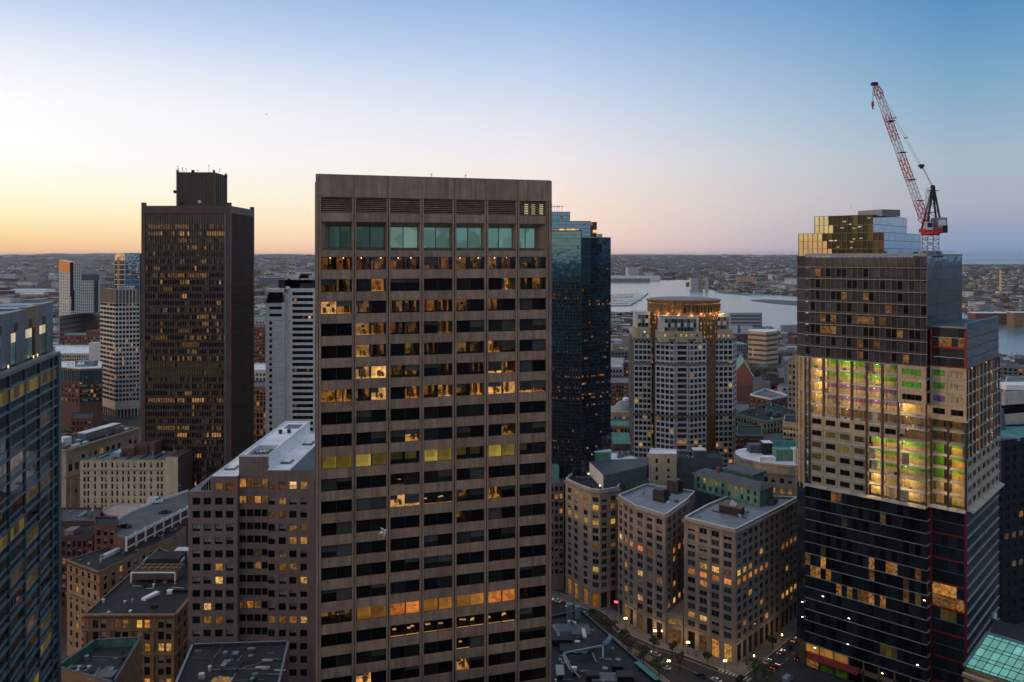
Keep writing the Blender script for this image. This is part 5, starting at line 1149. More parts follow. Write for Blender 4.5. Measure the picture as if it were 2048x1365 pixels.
# ================================================================== blue glass tower, banded tower with gold drum
glass('glass_sky', (.055,.065,.075), rough=.08, metal=.25, wave=.05, var=.5); glass('glass_ink', (.010,.011,.013), rough=.05, spec=.45, wave=.05); glass('glass_blue_d', (.06,.125,.18), rough=.05, metal=.8, wave=.06, var=.3); solid('banded_stone', (.56,.51,.48), rough=.8, var=.1, streak=.12, grain=.08)
solid('mullion_ink', (.05,.08,.11), rough=.4, metal=.4, var=.05, streak=0)
def build_blue_tower():
    D = 400; K = W(1163.5, D); A = W(1090, D+5); B = W(1221.5, D+9); T = thing('blue_glass_tower', 'stepped blue mirror-glass tower peeking out behind granite tower', 'tower', (K.x,K.y,0))
    f1, f2 = Fr(A, K), Fr(K, B); zl, zr = Z(462,D), Z(475,D)
    m = MB(); m.prism(ccw([f1.p(0,-.6,0).xy, f1.p(f1.L-.1,-.6,0).xy, f2.p(.2,-.6,0).xy, f2.p(f2.L-.3,-.6,0).xy, f2.p(f2.L-.3,-32,0).xy, f1.p(0,-32,0).xy]), 0, zr-.6, 0, 1); m.build('core', ['interior','roof_white'], T)
    cm = ['glass_blue','glass_smoke','lit_warm','lit_dim','lit_bright','glass_navy','lit_faint','glass_ink','glass_blue_d']; pn = MB(); rg = random.Random(17)
    litrows = {38:.45,40:.55,43:.5,44:.3,46:.55,58:.2,60:.3,63:.25,14:.25,17:.4,18:.5,20:.15,28:.15,70:.35,72:.4,74:.5,33:.12}
    def panes(f, z1, n, rh, kind, zmin=4):
        r = 0; z = z1
        while z > zmin:
            for c in range(n):
                u0, u1 = f.L*c/n, f.L*(c+1)/n; t1, t2 = rg.uniform(-.003,.003), rg.uniform(-.002,.002)
                k = kind(c/n, r)
                if rg.random() < litrows.get(r, .01)*1.0: k = rg.choice((2,3,3,3,3,6,6))
                if k in (2,3,6):
                    pn.fq(f, [(u0+.2,.02,z-rh+.3),(u1-.2,.02,z-rh+.3),(u1-.2,.02,z-rh+.3+rg.uniform(.5,1.0)),(u0+.2,.02,z-rh+.3+rg.uniform(.5,1.0))], k); k = 7
                pn.fq(f, [(u0+.04,-t1-t2,z-rh+.05),(u1-.04,t1-t2,z-rh+.05),(u1-.04,t1+t2,z-.05),(u0+.04,-t1+t2,z-.05)], k)
            r += 1; z -= rh
    panes(f1, zl-.2, 24, 1.8, lambda c, r: 0 if r < 14 else rg.choice((8,8,8,8,0,7) if r < 34 else (8,7,8,7,5))); panes(f2, zr-.2, 13, 1.8, lambda c, r: 0 if c < .25 and r < 13 else rg.choice((8,1,8,7) if r < 30 else (8,7,7,5)))  # darker lower rows stand in for the city reflected in the glass
    gr = MB()
    for f, n, z1 in ((f1,24,zl),(f2,13,zr)):
        for c in range(n+1): gr.fbox(f, max(0,f.L*c/n-.05), min(f.L,f.L*c/n+.05), -.2, .06, 4, z1)
        z = z1-.2
        while z > 4: gr.fbox(f, 0, f.L, -.2, .05, z-.06, z+.06); z -= 1.8
    gr.build('mullion_grid', 'mullion_ink', T, kind='stuff')
    for f, z1 in ((f1,zl),(f2,zr)): m = MB(); m.fbox(f, 0, f.L, -.5, .15, z1-.2, z1+.25); m.build('coping', 'mullion_pale' if f is f2 else 'mullion_dark', T)
    m = MB(); p = f1.p(f1.L-.2,.1,0); m.tube((p.x,p.y,4),(p.x,p.y,zl),.22,6); m.build('corner_bar', 'mullion_dark', T)
    # stepped upper blocks
    for nm, x0, x1, D2, dp, y0, y1, kk in (('upper_block',1085,1181,408,18,476,443,0),('upper_block',1181,1194,409,16,476,445,5),('top_block',1085,1140.5,412,14,443,424.5,0)):
        a, b = W(x0,D2), W(x1,D2); f = Fr(a, b); z0, z1 = Z(y0,D2)-2, Z(y1,D2)
        m = MB(); m.box(a.x+.1,D2+.15,z0,b.x-.1,D2+dp,z1-.1); o = m.build(nm, 'glass_navy', T)
        n = max(3, round(f.L/1.25)); z = z1
        while z > z0+.5:
            for c in range(n):
                u0, u1 = f.L*c/n, f.L*(c+1)/n; t = rg.uniform(-.005,.005); k = kk
                if nm == 'upper_block' and z1-z > 3.4 and z1-z < 5.5 and c > n*.2 and c < n*.75: k = 4 if rg.random() < .7 else 2
                if rg.random() < .02: k = 3
                pn.fq(f, [(u0+.05,-t,z-1.8),(u1-.05,t,z-1.8),(u1-.05,-t,z-.08),(u0+.05,t,z-.08)], k)
            z -= 1.88
        m = MB(); m.box(a.x-.1,D2-.1,z1-.1,b.x+.1,D2+dp,z1+.15); m.build('coping', 'mullion_dark', o)
    pn.build('windows', cm, T, kind='stuff')
    m = MB(); q = W(1180,408.5); m.tube((q.x,q.y,Z(443,408)),(q.x,q.y,Z(441,408)),.35,6); m.build('beacon', 'lamp_red', T)
    for px in (1104,1109,1114,1118,1124):
        q = W(px,414); m = MB(); m.tube((q.x,q.y,Z(424.5,412)),(q.x,q.y,Z(407+(px%3)*2,412)),.09,4); m.box(q.x-.5,q.y-.1,Z(414,412),q.x+.5,q.y+.1,Z(412,412)); m.build('antenna', 'steel_pale', T)
    m = MB(); q = W(1196,404); m.box(q.x,q.y,zr,q.x+2.2,q.y+4,zr+1.8); m.build('roof_plant', 'concrete_tan', T)
build_blue_tower()

def arch_mesh(w, h, gm, fm, d=.5, n=7):
    """arched window with a raised surround"""
    b = MB(); a = w/2; zc = h-a
    inn = [(-a,0)]+[(-a*math.cos(math.pi*i/n), zc+a*math.sin(math.pi*i/n)) for i in range(n+1)]+[(a,0)]
    k = 1.35; out = [(-a*k,0)]+[(-a*k*math.cos(math.pi*i/n), zc+a*k*math.sin(math.pi*i/n)) for i in range(n+1)]+[(a*k,0)]
    b.q([(x,.05,z) for x, z in inn][::-1], 0)
    for i in range(len(inn)-1):
        b.q([(out[i][0],-d,out[i][1]),(out[i+1][0],-d,out[i+1][1]),(inn[i+1][0],-d,inn[i+1][1]),(inn[i][0],-d,inn[i][1])][::-1], 1)
        b.q([(inn[i][0],-d,inn[i][1]),(inn[i+1][0],-d,inn[i+1][1]),(inn[i+1][0],.05,inn[i+1][1]),(inn[i][0],.05,inn[i][1])][::-1], 1)
        b.q([(out[i][0],.05,out[i][1]),(out[i+1][0],.05,out[i+1][1]),(out[i+1][0],-d,out[i+1][1]),(out[i][0],-d,out[i][1])][::-1], 1)
    return b.mesh('arched_window', [gm, fm])
def build_gold_drum_tower():
    D0 = 520; c = W(1366.5, 548); r = 24.3
    T = thing('banded_gold_tower', 'grey banded tower of faceted bays under a gilded arcaded drum', 'tower', (c.x,c.y,0))
    rg = random.Random(55); zt = Z(603, 524); zd = Z(668, 524)
    # drum
    n = 28
    ring = [V2(c.x+r*math.cos(2*math.pi*i/n), c.y+r*math.sin(2*math.pi*i/n)) for i in range(n)]
    m = MB(); m.prism(ring, 0, zt, 0, 1); dr = m.build('drum', ['copper_brown','granite_rose'], T)
    m = MB(); m.lathe((c.x,c.y), [(r+.3,zt-1.0),(r+1.0,zt-.3),(r+1.0,zt+.1),(r-.6,zt+.2)], n); m.build('cornice', 'copper_brown', dr)
    m = MB(); m.lathe((c.x,c.y), [(r-.7,zt+.1),(r-1.2,zt+.7),(r-9,zt+1.3)], n); m.build('drum_roof', 'granite_rose', dr)
    ar = {}
    for i in range(n):
        f = Fr(ring[i], ring[(i+1)%n])
        if f.n.y > .25: continue
        lf = f.n.x < -.12
        for q in range(2):
            u = f.L*(q+.5)/2
            if not lf:
                if ('a',) not in ar: ar[('a',)] = arch_mesh(1.55, 4.6, 'glass_green', 'gold_leaf'); ar[('w',)] = window_mesh(1.1, 2.0, 'single', 'lit_gold', 'gold_leaf'); ar[('g',)] = window_mesh(1.1, 2.0, 'single', 'glass_green', 'gold_leaf')
                put('arched_window', ar[('a',)], dr, f.p(u, .05, zt-7.6), f.ang)
            for k in range(6 if not lf else 8):
                z = (zt-9.8-k*2.9) if not lf else zt-4.2-k*2.9
                me = window_mesh(.9, 1.7, 'single', rg.choice(('lit_gold','lit_gold','lit_dim','glass_green')), 'gold_leaf')
                put('window', me, dr, f.p(u, .1, z), f.ang)
        for q in range(3): m = MB(); m.fbox(f, f.L*(q+.3)/3, f.L*(q+.3)/3+.5, -.1, .25, zt-2.3, zt-1.6); m.build('stud', 'lit_gold', dr)
    for a_ in range(-76, 77, 19):                            # lamps that wash the gilded drum
        t = math.radians(-90+a_); lx, ly = c.x+(r+1.9)*math.cos(t), c.y+(r+1.9)*math.sin(t); zl_ = zt-9.3
        m = MB(); m.tube((lx,ly,zl_-.5),(lx,ly,zl_),.25,6); m.build('flood_lamp', 'lamp_uplight', dr)
        ld = bpy.data.lights.new('flood_light', 'POINT'); ld.energy = 380; ld.color = (1,.62,.22); ld.shadow_soft_size = .4; lo = bpy.data.objects.new('flood_light', ld); COL.objects.link(lo); lo.parent = dr; lo.location = Vector((lx,ly,zl_+.6))-T.location
    # grey banded bays; each a faceted shaft
    def bay(pts, ztop, ncols, mat, seed, tops=True):
        wl = MB(); gl = MB(); rb = random.Random(seed); pit = 3.62
        poly = [V2(*p) for p in pts]; back = [V2(poly[-1].x, poly[-1].y+16), V2(poly[0].x, poly[0].y+16)]
        o = MB(); o.prism(ccw([p+V2(0,.7) for p in poly]+back), 0, ztop-.4, 0, 1); core = o.build('bay_core', ['interior','roof_grey'], T)
        for i in range(len(poly)-1):
            f = Fr(poly[i], poly[i+1]); nc = ncols[i]; rows = []; k = 0
            zz = ztop-1.4
            while zz > 4: rows.append((zz-2.45, zz-.05)); zz -= pit; k += 1
            cols = spread(f.L, nc, f.L/nc*.76) if nc > 1 else [(f.L*.12, f.L*.88)]
            holes(wl, f, 0, ztop, cols, rows, .45)
            def pk(a, b):
                if rb.random() < .055 or (b in (19,20) and rb.random() < .2): return 2+rb.randrange(3)
                return rb.randrange(2) if nc > 1 else 5
            panes_joined(gl, f, cols, rows, pk, .42)
            for bz in (1.1, 17.2, 51.0):                             # dark chequered courses
                m = MB(); m.fbox(f, .02, f.L-.02, -.02, .14, ztop-bz-1.0, ztop-bz+.6); ob = m.build('dark_course', 'granite_dark', core)
                for q in range(max(2,nc)):
                    m = MB(); u = f.L*(q+.5)/max(2,nc); m.fbox(f, u-.3, u+.3, .14, .22, ztop-bz-.5, ztop-bz+.05); m.build('course_block', 'concrete_pale', core)
        wl.build('bay_wall', mat, core); gl.build('bay_windows', ['glass_black','glass_green','lit_warm','lit_yellow','lit_dim','glass_smoke'], core, kind='stuff')
        return core
    z1 = Z(676, 522)
    def P(px, D): return tuple(W(px, D))
    bay([P(1311,527),P(1348.5,519),P(1352,521.5),P(1376,521.5),P(1379,519),P(1413,525)], z1, [4,1,1,1,4], 'banded_stone', 1)
    bay([P(1264,545),P(1268,535),P(1303,533)], z1-1, [1,4], 'banded_stone', 2)
    bay([P(1428,532),P(1466,533),P(1473,546)], z1-1, [4,2], 'banded_stone', 3)
    # copper slots with warm glow
    for a, b in ((1301,1313),(1411,1430)):
        f = Fr(W(a,537), W(b,537)); m = MB(); m.fbox(f, 0, f.L, -1, 0, 0, z1+4); o = m.build('copper_slot', 'copper_brown', T)
        for k in range(26):
            m = MB(); z = z1-2-k*3.62
            if z < 5: break
            m.fbox(f, f.L*.25, f.L*.75, 0, .12, z-1.9, z); m.build('slot_window', 'lit_gold' if k in (3,4,20) or rg.random() < .12 else ('lit_dim' if rg.random() < .3 else 'glass_dim'), o)
    # upper tiers: tan storey with lit windows, then chequered block
    def tier(x0, x1, D, ya, yb, yc, nm, seed):
        a, b = W(x0,D), W(x1,D); rt = random.Random(seed)
        zA, zB, zC = Z(ya,D), Z(yb,D), Z(yc,D); w = b.x-a.x; ch = min(2.2, w*.12)
        def oct_(x0,x1,y,d): return [(x0,y+ch),(x0+ch,y),(x1-ch,y),(x1,y+ch),(x1,y+d),(x0,y+d)]
        m = MB(); m.prism(oct_(a.x,b.x,D,14), zA-3, zB); t = m.build(nm, 'precast', T)
        f = Fr((a.x+ch,D),(b.x-ch,D)); nw = max(2, round(f.L/3.4))
        for k in range(nw): put('window', window_mesh(1.2,1.9,'single','lit_yellow' if rt.random() < .65 else 'lit_dim','gold_leaf'), t, f.p(f.L*(k+.5)/nw, .1, zA+.6), f.ang)
        i = w*.06
        m = MB(); m.prism(oct_(a.x+i,b.x-i,D+1.5,12), zB-.5, zC); t2 = m.build('chequered_block', 'concrete_pale', T)
        f = Fr((a.x+i+ch,D+1.5),(b.x-i-ch,D+1.5)); nn = max(3, round(f.L/2.1)); h = (zC-zB)
        for k in range(nn):
            for q in range(3):
                mt = ('white_paint' if (q == 1 and k % 2 == 0) else rt.choice(('glass_green','glass_green','granite_dark','granite_rose')))
                m = MB(); m.fbox(f, f.L*k/nn+.1, f.L*(k+1)/nn-.1, 0, .12 if q != 1 else .3, zB+.2+q*h*.28, zB+.2+(q+1)*h*.28-.15); m.build('chequer', mt, t2)
        m = MB(); m.prism(oct_(a.x+i-.3,b.x-i+.3,D+1.2,12.6), zC, zC+.5); m.build('cap', 'concrete_pale', t2)
    tier(1318,1406,521,676,664,634,'tan_storey',1); tier(1270,1304,536,677,655,626,'tan_storey',2); tier(1429,1466,534,677,660,630,'tan_storey',3)
    q = W(1289,534); m = MB(); m.tube((q.x,q.y-.3,Z(664,534)),(q.x,q.y,Z(664,534)),.5,8); m.build('beacon', 'lamp_teal', T)
build_gold_drum_tower()

# ================================================================== stone office complex on the street corner
def classical(name, label, pts, z, faces, seed, lits, wall='limestone_pink', roofm='roof_grey', nfl=12, fh=3.62, base=9.0):
    """stone block: storefront base, window storeys with belt courses, cornice and low parapet; pts ccw"""
    P = [Vector(p) for p in pts]; T = thing(name, label, 'building', (P[0].x,P[0].y,0)); rg = random.Random(seed); mb = MB(); n = len(P)
    for i in range(n):
        f = Fr(P[i], P[(i+1)%n])
        if f.L < .2: continue
        if i in faces:
            spec = faces[i]; nc = spec['n']; w = spec.get('w', 2.7)+.35
            cols = spread(f.L, nc, w, spec.get('m0'), spec.get('m1')) if nc > 1 else [((f.L-w)/2, (f.L+w)/2)]
            rows = [(base+1.0+k*fh, base+1.0+k*fh+2.4) for k in range(nfl)]
            bcols = [(max(.5,(a+b)/2-1.7), min(f.L-.5,(a+b)/2+1.7)) for a, b in cols] if spec.get('shop', True) else []
            holes(mb, f, base, z, cols, rows, .35)
            holes(mb, f, 0, base, bcols, [(.6, base-1.2)] if bcols else [], .6)
            lt = spec.get('lit', {})
            def pk(a, b, lt=lt, spec=spec):
                g = lt.get((a, b)) or lt.get(('*', b))
                if g: return g
                if rg.random() < spec.get('p', .03): return rg.choice(('lit_warm','lit_dim'))
                return rg.choice(('glass_black','glass_sky','glass_dim','glass_sky'))
            place_windows(T, f, cols, rows, 'double' if w > 2 else 'sash', pk, 'frame_pale', .35)
            if bcols: place_windows(T, f, bcols, [(.6, base-1.2)], 'triple', lambda a, b: spec.get('shops', {}).get(a) or rg.choice(('glass_black','glass_black','glass_dim','glass_dim')), 'frame_dark', .6, name='shop_window')
            for hz, d, hh in ((base-.2,.35,.45),(base+fh+.4,.25,.35),(base+fh*(nfl-2)+.5,.25,.3),(z-1.2,.4,.4),(z-.3,.8,.5)):
                m = MB(); m.fbox(f, -d*.6, f.L+d*.6, -.05, d, hz-hh/2, hz+hh/2); m.build('belt_course', wall, T)
            for q in range(1, nfl):
                m = MB(); zq = base+1.0+q*fh-.62; m.fbox(f, 0, f.L, -.02, .09, zq-.11, zq+.11); m.build('string_course', wall, T)
            for (a1, b1), (a2, b2) in zip(cols[:-1], cols[1:]):
                m = MB(); um = (b1+a2)/2; hw_ = min(.55, (a2-b1)*.3); m.fbox(f, um-hw_, um+hw_, -.02, .14, base+.1, z-1.5); m.build('pilaster', wall, T)
            k = 0
            while k*1.5 < f.L: m = MB(); m.fbox(f, k*1.5+.2, k*1.5+.6, 0, .6, z-1.0, z-.55); m.build('dentil', wall, T); k += 1
        else: mb.fq(f, [(0,0,0),(f.L,0,0),(f.L,0,z),(0,0,z)])
    mb.build('wall', wall, T)
    m = MB(); m.prism(P, z-.3, z-.2); m.build('roof', roofm, T)
    parapet(T, P, z-.06, 1.0, .5, 'frame_pale', cap='white_paint')
    return T
def build_corner_complex():
    z = 54.0
    # rounded left wing
    pts = [(1131,961),(1160,974),(1182,982),(1200,984),(1217,982),(1236,978)]
    P = [G(px,py,z+1) for px,py in pts]; back = [P[-1]+V2(8,28), P[0]+V2(12,30)]
    pick = {(0,8):'lit_yellow',(1,8):'lit_yellow',(2,8):'lit_yellow'}
    T = classical('curved_stone_block', 'curved-corner tan stone block with rows of lit yellow windows', [tuple(p) for p in P+back], z+1,
        {0:{'n':2,'w':2.6,'lit':{(0,8):'lit_yellow',(1,8):'lit_yellow',(1,11):'lit_warm',(1,10):'lit_dim'},'shops':{0:'lit_warm',1:'lit_warm'}},1:{'n':1,'w':2.6,'lit':{(0,8):'lit_yellow',(0,10):'lit_warm',(0,11):'lit_dim'},'shops':{0:'lit_warm'}},
         2:{'n':1,'w':2.5,'lit':{(0,8):'lit_yellow',(0,10):'lit_yellow',(0,5):'lit_dim',(0,2):'lit_yellow'},'shops':{0:'lit_dim'}},3:{'n':1,'w':2.3,'p':0},4:{'n':1,'w':2.6,'lit':{(0,8):'lit_yellow',(0,10):'lit_warm',(0,5):'lit_dim'}}}, 71, None, wall='limestone', roofm='roof_dark')
    zz = z+1; a = P[2]
    def on(px, py, h=zz): return G(px, py, h)
    q0, q1, q2, q3 = on(1208,982), on(1293,958), on(1290,935), on(1176,950)      # dark plant enclosure with a white wall
    m = MB(); m.prism(ccw([q0+V2(0,2), q1, q1+V2(6,14), q3+V2(0,4)]), zz-.2, zz+6.5, 0); pb = m.build('plant_enclosure', 'roof_slate', T)
    f = Fr(q3+V2(0,4), q0+V2(0,2)); m = MB(); m.fbox(f, .2, f.L-.2, 0, .15, zz, zz+6.6); m.build('white_wall', 'white_paint', pb)
    for u in (.15,.85): m = MB(); p = f.p(f.L*u,.6,zz+.4); m.tube(p, p+Vector((0,0,.5)), .18, 6); m.build('uplight', 'lamp_warm', pb)
    for k in range(3): p = on(1150+k*9, 962); hvac(T, p+V2(2,4), 2, 1.5, 1.0, zz, .4, fans=1)
    # middle wing
    P2 = [G(px,py,z) for px,py in ((1236,994),(1268,1014),(1331,1034))]; c1, c2 = G(1376,1002,z), G(1415,1013,z); e0 = G(1368,1039,z); e1 = G(1471,1064,z); e2 = G(1561,1018,z); e3 = G(1596,998,z)
    bl = P2[0]+V2(16,18)
    classical('notched_stone_block', 'tan stone block left of the courtyard notch with cooling units on grey roof', [tuple(p) for p in (P2[0],P2[1],P2[2],c1,c1+V2(6,12),bl)], z,
        {0:{'n':3,'w':2.5,'m0':1.2,'lit':{(1,7):'lit_orange',(0,7):'lit_bright',(2,7):'lit_orange',(1,4):'lit_yellow',(1,1):'lit_warm'},'shops':{1:'lit_warm'}},1:{'n':3,'w':2.7,'lit':{(0,7):'lit_orange',(1,7):'lit_dim',(0,1):'lit_bright',(0,3):'lit_dim',(1,4):'lit_dim',(0,4):'lit_yellow',(2,4):'lit_dim',(0,10):'lit_faint'},'shops':{0:'lit_dim'}},2:{'n':4,'w':2.6,'lit':{(1,7):'lit_orange',(2,7):'lit_orange',(3,7):'lit_orange',(1,6):'lit_warm',(1,1):'lit_bright',(2,1):'lit_yellow',(3,1):'lit_yellow',(1,3):'lit_warm'}}}, 72, None, roofm='roof_pale')
    T3 = classical('street_corner_block', 'big tan stone corner block above the street junction with pale roof edge', [tuple(p) for p in (e0,e1,e2,e3,c2+V2(14,14),c2)], z,
        {0:{'n':4,'w':3.0,'lit':{(0,6):'lit_orange',(1,6):'lit_orange',(2,6):'lit_orange',(3,6):'lit_orange',(1,7):'lit_warm',(2,7):'lit_bright',(3,7):'lit_dim',(1,5):'lit_warm',(0,1):'lit_warm',(1,1):'lit_bright'},'shops':{1:'lit_dim',2:'lit_warm',3:'lit_warm'}},
         1:{'n':8,'w':2.7,'lit':{(0,6):'lit_orange',(1,6):'lit_orange',(2,6):'lit_orange',(3,6):'lit_orange',(4,6):'lit_orange',(5,6):'lit_orange',(0,7):'lit_yellow',(1,7):'lit_yellow',(2,7):'lit_yellow',(4,8):'lit_yellow',(2,4):'lit_warm',(4,2):'lit_warm',(1,1):'lit_warm'},'p':.02},
         2:{'n':4,'w':2.6,'lit':{('*',7):'lit_warm',('*',1):'lit_yellow'},'p':.02},5:{'n':4,'w':2.6}}, 73, None, roofm='roof_pale')
    # low arcade joining them across the notch
    f = Fr(P2[2]+V2(.6,.8), e0+V2(-.3,.5)); T4 = thing('courtyard_arcade', 'low stone entrance arcade bridging the notch between the two stone blocks', 'arcade', (f.A.x,f.A.y,0))
    m = MB(); holes(m, f, 0, 12.5, [(f.L*.12,f.L*.88)], [(.5,6.5),(8.2,10.8)], .6); m.fbox(f, 0, f.L, -22, -.7, 0, 12.3); m.build('wall', 'limestone_pink', T4)
    m = MB(); m.fbox(f, f.L*.12, f.L*.88, -.68, -.6, 8.3, 10.7); m.build('lit_lintel', 'lit_warm', T4)
    m = MB(); m.fbox(f, f.L*.12, f.L*.88, -.68, -.6, .5, 6.5); m.build('entrance_glass', 'lit_dim', T4)
    m = MB(); m.fbox(f, -.1, f.L+.1, -.3, .4, 12.3, 12.8); m.build('cornice', 'limestone_pink', T4)
    # machinery: two cooling units, green copper penthouse, plant box
    TT = bpy.data.objects['notched_stone_block']
    for px, py, h in ((1319,1004,5.0),(1347,987,5.6)):
        q = G(px,py,z); hvac(TT, q+V2(1,2), 6.0, 4.2, h, z, -.75, 'steel_dark', 3)
        m = MB(); fr = Fr(q+V2(-1,4), q+V2(3,.5))
        for k in range(4): m.fbox(fr, k*1.3, k*1.3+.5, -2, 2, z+h, z+h+.5)
        m.build('fan_guard', 'duct', TT)
    f = Fr(G(1388,975,z+1), G(1520,1010,z+1)); q = f
    m = MB(); cols = spread(f.L, 10, 1.3); rows = [(z+1.2,z+3.4),(z+4.4,z+6.6)]
    holes(m, f, z-.2, z+7.6, cols, rows, .2); m.fq(Fr(f.B, f.B-f.n*11), [(0,0,z-.2),(11,0,z-.2),(11,0,z+7.6),(0,0,z+7.6)]); m.fq(Fr(f.A-f.n*11, f.A), [(0,0,z-.2),(11,0,z-.2),(11,0,z+7.6),(0,0,z+7.6)]); m.fq(Fr(f.B-f.n*11, f.A-f.n*11), [(0,0,z),(f.L,0,z),(f.L,0,z+7.6),(0,0,z+7.6)])
    ph = m.build('copper_penthouse', 'copper_green', T3)
    rg = random.Random(5)
    place_windows(T3, f, cols, rows, 'single', lambda a, b: 'lit_warm' if (a, b) in ((3,1),(7,1),(6,1),(1,1)) else ('lit_dim' if rg.random() < .25 else 'glass_dim'), 'copper_green', .2, name='penthouse_window')
    m = MB(); m.hexa([f.p(-.8,.9,z+7.5),f.p(f.L+.8,.9,z+7.5),f.p(f.L+.8,-11.9,z+7.5),f.p(-.8,-11.9,z+7.5),f.p(1.5,-4,z+9.3),f.p(f.L-2,-4,z+9.3),f.p(f.L-2,-7,z+9.3),f.p(1.5,-7,z+9.3)]); m.build('penthouse_roof', 'roof_slate', T3)
    m = MB(); g = Fr(f.p(8,-12,0), f.p(24,-12,0)); m.fbox(g, 0, g.L, -10, 0, z, z+9); m.build('upper_penthouse', 'copper_green', T3)
    m = MB(); m.fbox(g, -.6, g.L+.6, -10.6, .6, z+9, z+9.8); m.build('penthouse_roof', 'roof_slate', T3)
    p = f.p(10,-5,z+8.6); m = MB(); m.tube(p, p+Vector((0,0,3)), .8, 8); m.build('chimney', 'copper_brown', T3)
    q = G(1462,1026,z); fr = Fr(q+V2(-3.6,3), q+V2(4,-3.2)); m = MB(); m.fbox(fr, 0, fr.L, -2, 2, z, z+3.2, 0); m.fbox(fr, -.3, fr.L+.3, -2.2, 2.2, z+3.0, z+3.4, 1); m.build('plant_box', ['steel_dark','copper_brown'], T3)
    for k in range(3): m = MB(); p = fr.p(fr.L*.5+k*.9,1.2,z+3.4); m.tube(p, p+Vector((1.2,.6,2.2-k*.5)), .3, 6); m.build('pipe', 'white_paint', T3)
    m = MB(); m.fbox(fr, -3, fr.L+3, 2.6, 3.0, z-.1, z+.3); m.build('roof_curb', 'copper_brown', T3)
    for px, py in ((1530,1000),(1545,1008)): hvac(T3, G(px,py,z), 5, 2.6, 2.4, z, .78, 'roof_slate', 2)
    # neighbours behind
    zz = 52; T, p = flat_building('white_roofed_block', 'block with broad white roof and green stair tower behind curved stone block', [G(1090,957,zz),G(1180,943,zz),G(1296,928,zz),G(1250,903,zz),G(1096,918,zz)], zz, {}, 'copper_green', 'roof_white', .6, 'duct', seed=74)
    a, b = W(1186,404), W(1222,404); m = MB(); m.box(a.x,404,zz-.2,b.x,411,Z(905,404),0); st = m.build('stair_tower', 'copper_green', T); m = MB(); m.box(a.x-.2,403.8,Z(905,404),b.x+.2,411.2,Z(903,404)); m.build('stair_roof', 'roof_white', st)
    a = W(1100,398); m = MB(); m.box(a.x,398,zz-.2,a.x+4.5,404,zz+8); m.build('stair_tower', 'copper_green', T)
    for px, py in ((1165,935),(1240,915),(1250,912),(1262,910)): hvac(T, G(px,py,zz), 3.2, 2.4, 2.2, zz, .2, 'duct', 1)
    D = 396; T, p = flat_building('tan_stair_tower', 'square tan stone stair tower with white top behind curved block', [W(1297.5,D),W(1353,D),W(1353,D+9),W(1300,D+11)], Z(909,D), {0:(2,1.2,2.2,'sash',6)}, 'cream_brick', 'roof_white', .4, 'roof_white', seed=75, litp=.0, fh=4.2)
    T, p = flat_building('dark_clad_block', 'dark slate-clad block with white-topped lift housing behind copper penthouse', [W(1353.5,D+3),W(1446,D+3),W(1440,D+16),W(1356,D+16)], Z(921,D), {}, 'roof_slate', 'roof_dark', .4, seed=76)
    a = W(1388,D+4); m = MB(); m.box(a.x,D+4,Z(921,D)-.3,a.x+6,D+9,Z(906,D)); lh = m.build('lift_housing', 'roof_slate', T); m = MB(); m.box(a.x-.2,D+3.8,Z(906,D),a.x+6.2,D+9.2,Z(904,D)); m.build('lift_roof', 'roof_white', lh)
    D = 410; T, p = flat_building('brown_side_block', 'brown stone block in the gap between granite tower and curved block', [W(1060,D-18),W(1128,D-14),W(1128,D+6),W(1060,D+6)], Z(965,D-14), {0:(7,1.7,2.4,'sash',12,{'lit':{(5,1):'lit_orange',(6,1):'lit_warm',(6,3):'lit_orange'}})}, 'granite_rose', 'copper_green', .5, 'duct', seed=77, litp=.04)
    # rounded cream building
    z = 62.0; c = V2(154, 412); n = 26; P = []
    for i in range(n):
        t = 2*math.pi*i/n; x, y = math.cos(t), math.sin(t); P.append(V2(c.x+38*(abs(x)**.9*(1 if x > 0 else -1)), c.y+21*(abs(y)**.8*(1 if y > 0 else -1))-(x*3)))
    T = thing('rounded_cream_block', 'cream stone building with rounded end and white curved roof', 'building', (c.x,c.y,0)); mb = MB(); rg = random.Random(81)
    for i in range(n):
        f = Fr(P[i], P[(i+1)%n])
        if f.n.y < .3:
            nc = max(1, round(f.L/4.2)); cols = spread(f.L, nc, 1.9) if nc > 1 else [(f.L/2-.95,f.L/2+.95)]; rows = [(z-9.4,z-7.0),(z-14.6,z-12.0),(z-19.2,z-16.6),(z-24,z-21.4)]
            if f.L < 2.4: cols = []
            holes(mb, f, 0, z-1.5, cols, rows if cols else [], .3); place_windows(T, f, cols, rows, 'double', lambda a, b: rg.choice(('lit_warm','lit_dim','glass_black')) if b == 1 and f.n.x > -.4 else ('lit_warm' if rg.random() < .08 else 'glass_black'), 'frame_pale')
            m = MB(); m.fbox(f, -.15, f.L+.15, -.2, .5, z-5.6, z-4.8); m.build('cornice', 'limestone', T); m = MB(); m.fbox(f, -.15, f.L+.15, -.2, .4, z-1.5, z-.9); m.build('cornice', 'limestone', T)
        else: mb.fq(f, [(0,0,0),(f.L,0,0),(f.L,0,z-1.5),(0,0,z-1.5)])
    mb.build('wall', 'cream_brick', T)
    m = MB(); m.prism([p*1.0-(p-c)*.01 for p in P], z-1.5, z-.1, 0, 1); m.build('roof', ['cream_brick','roof_white'], T)
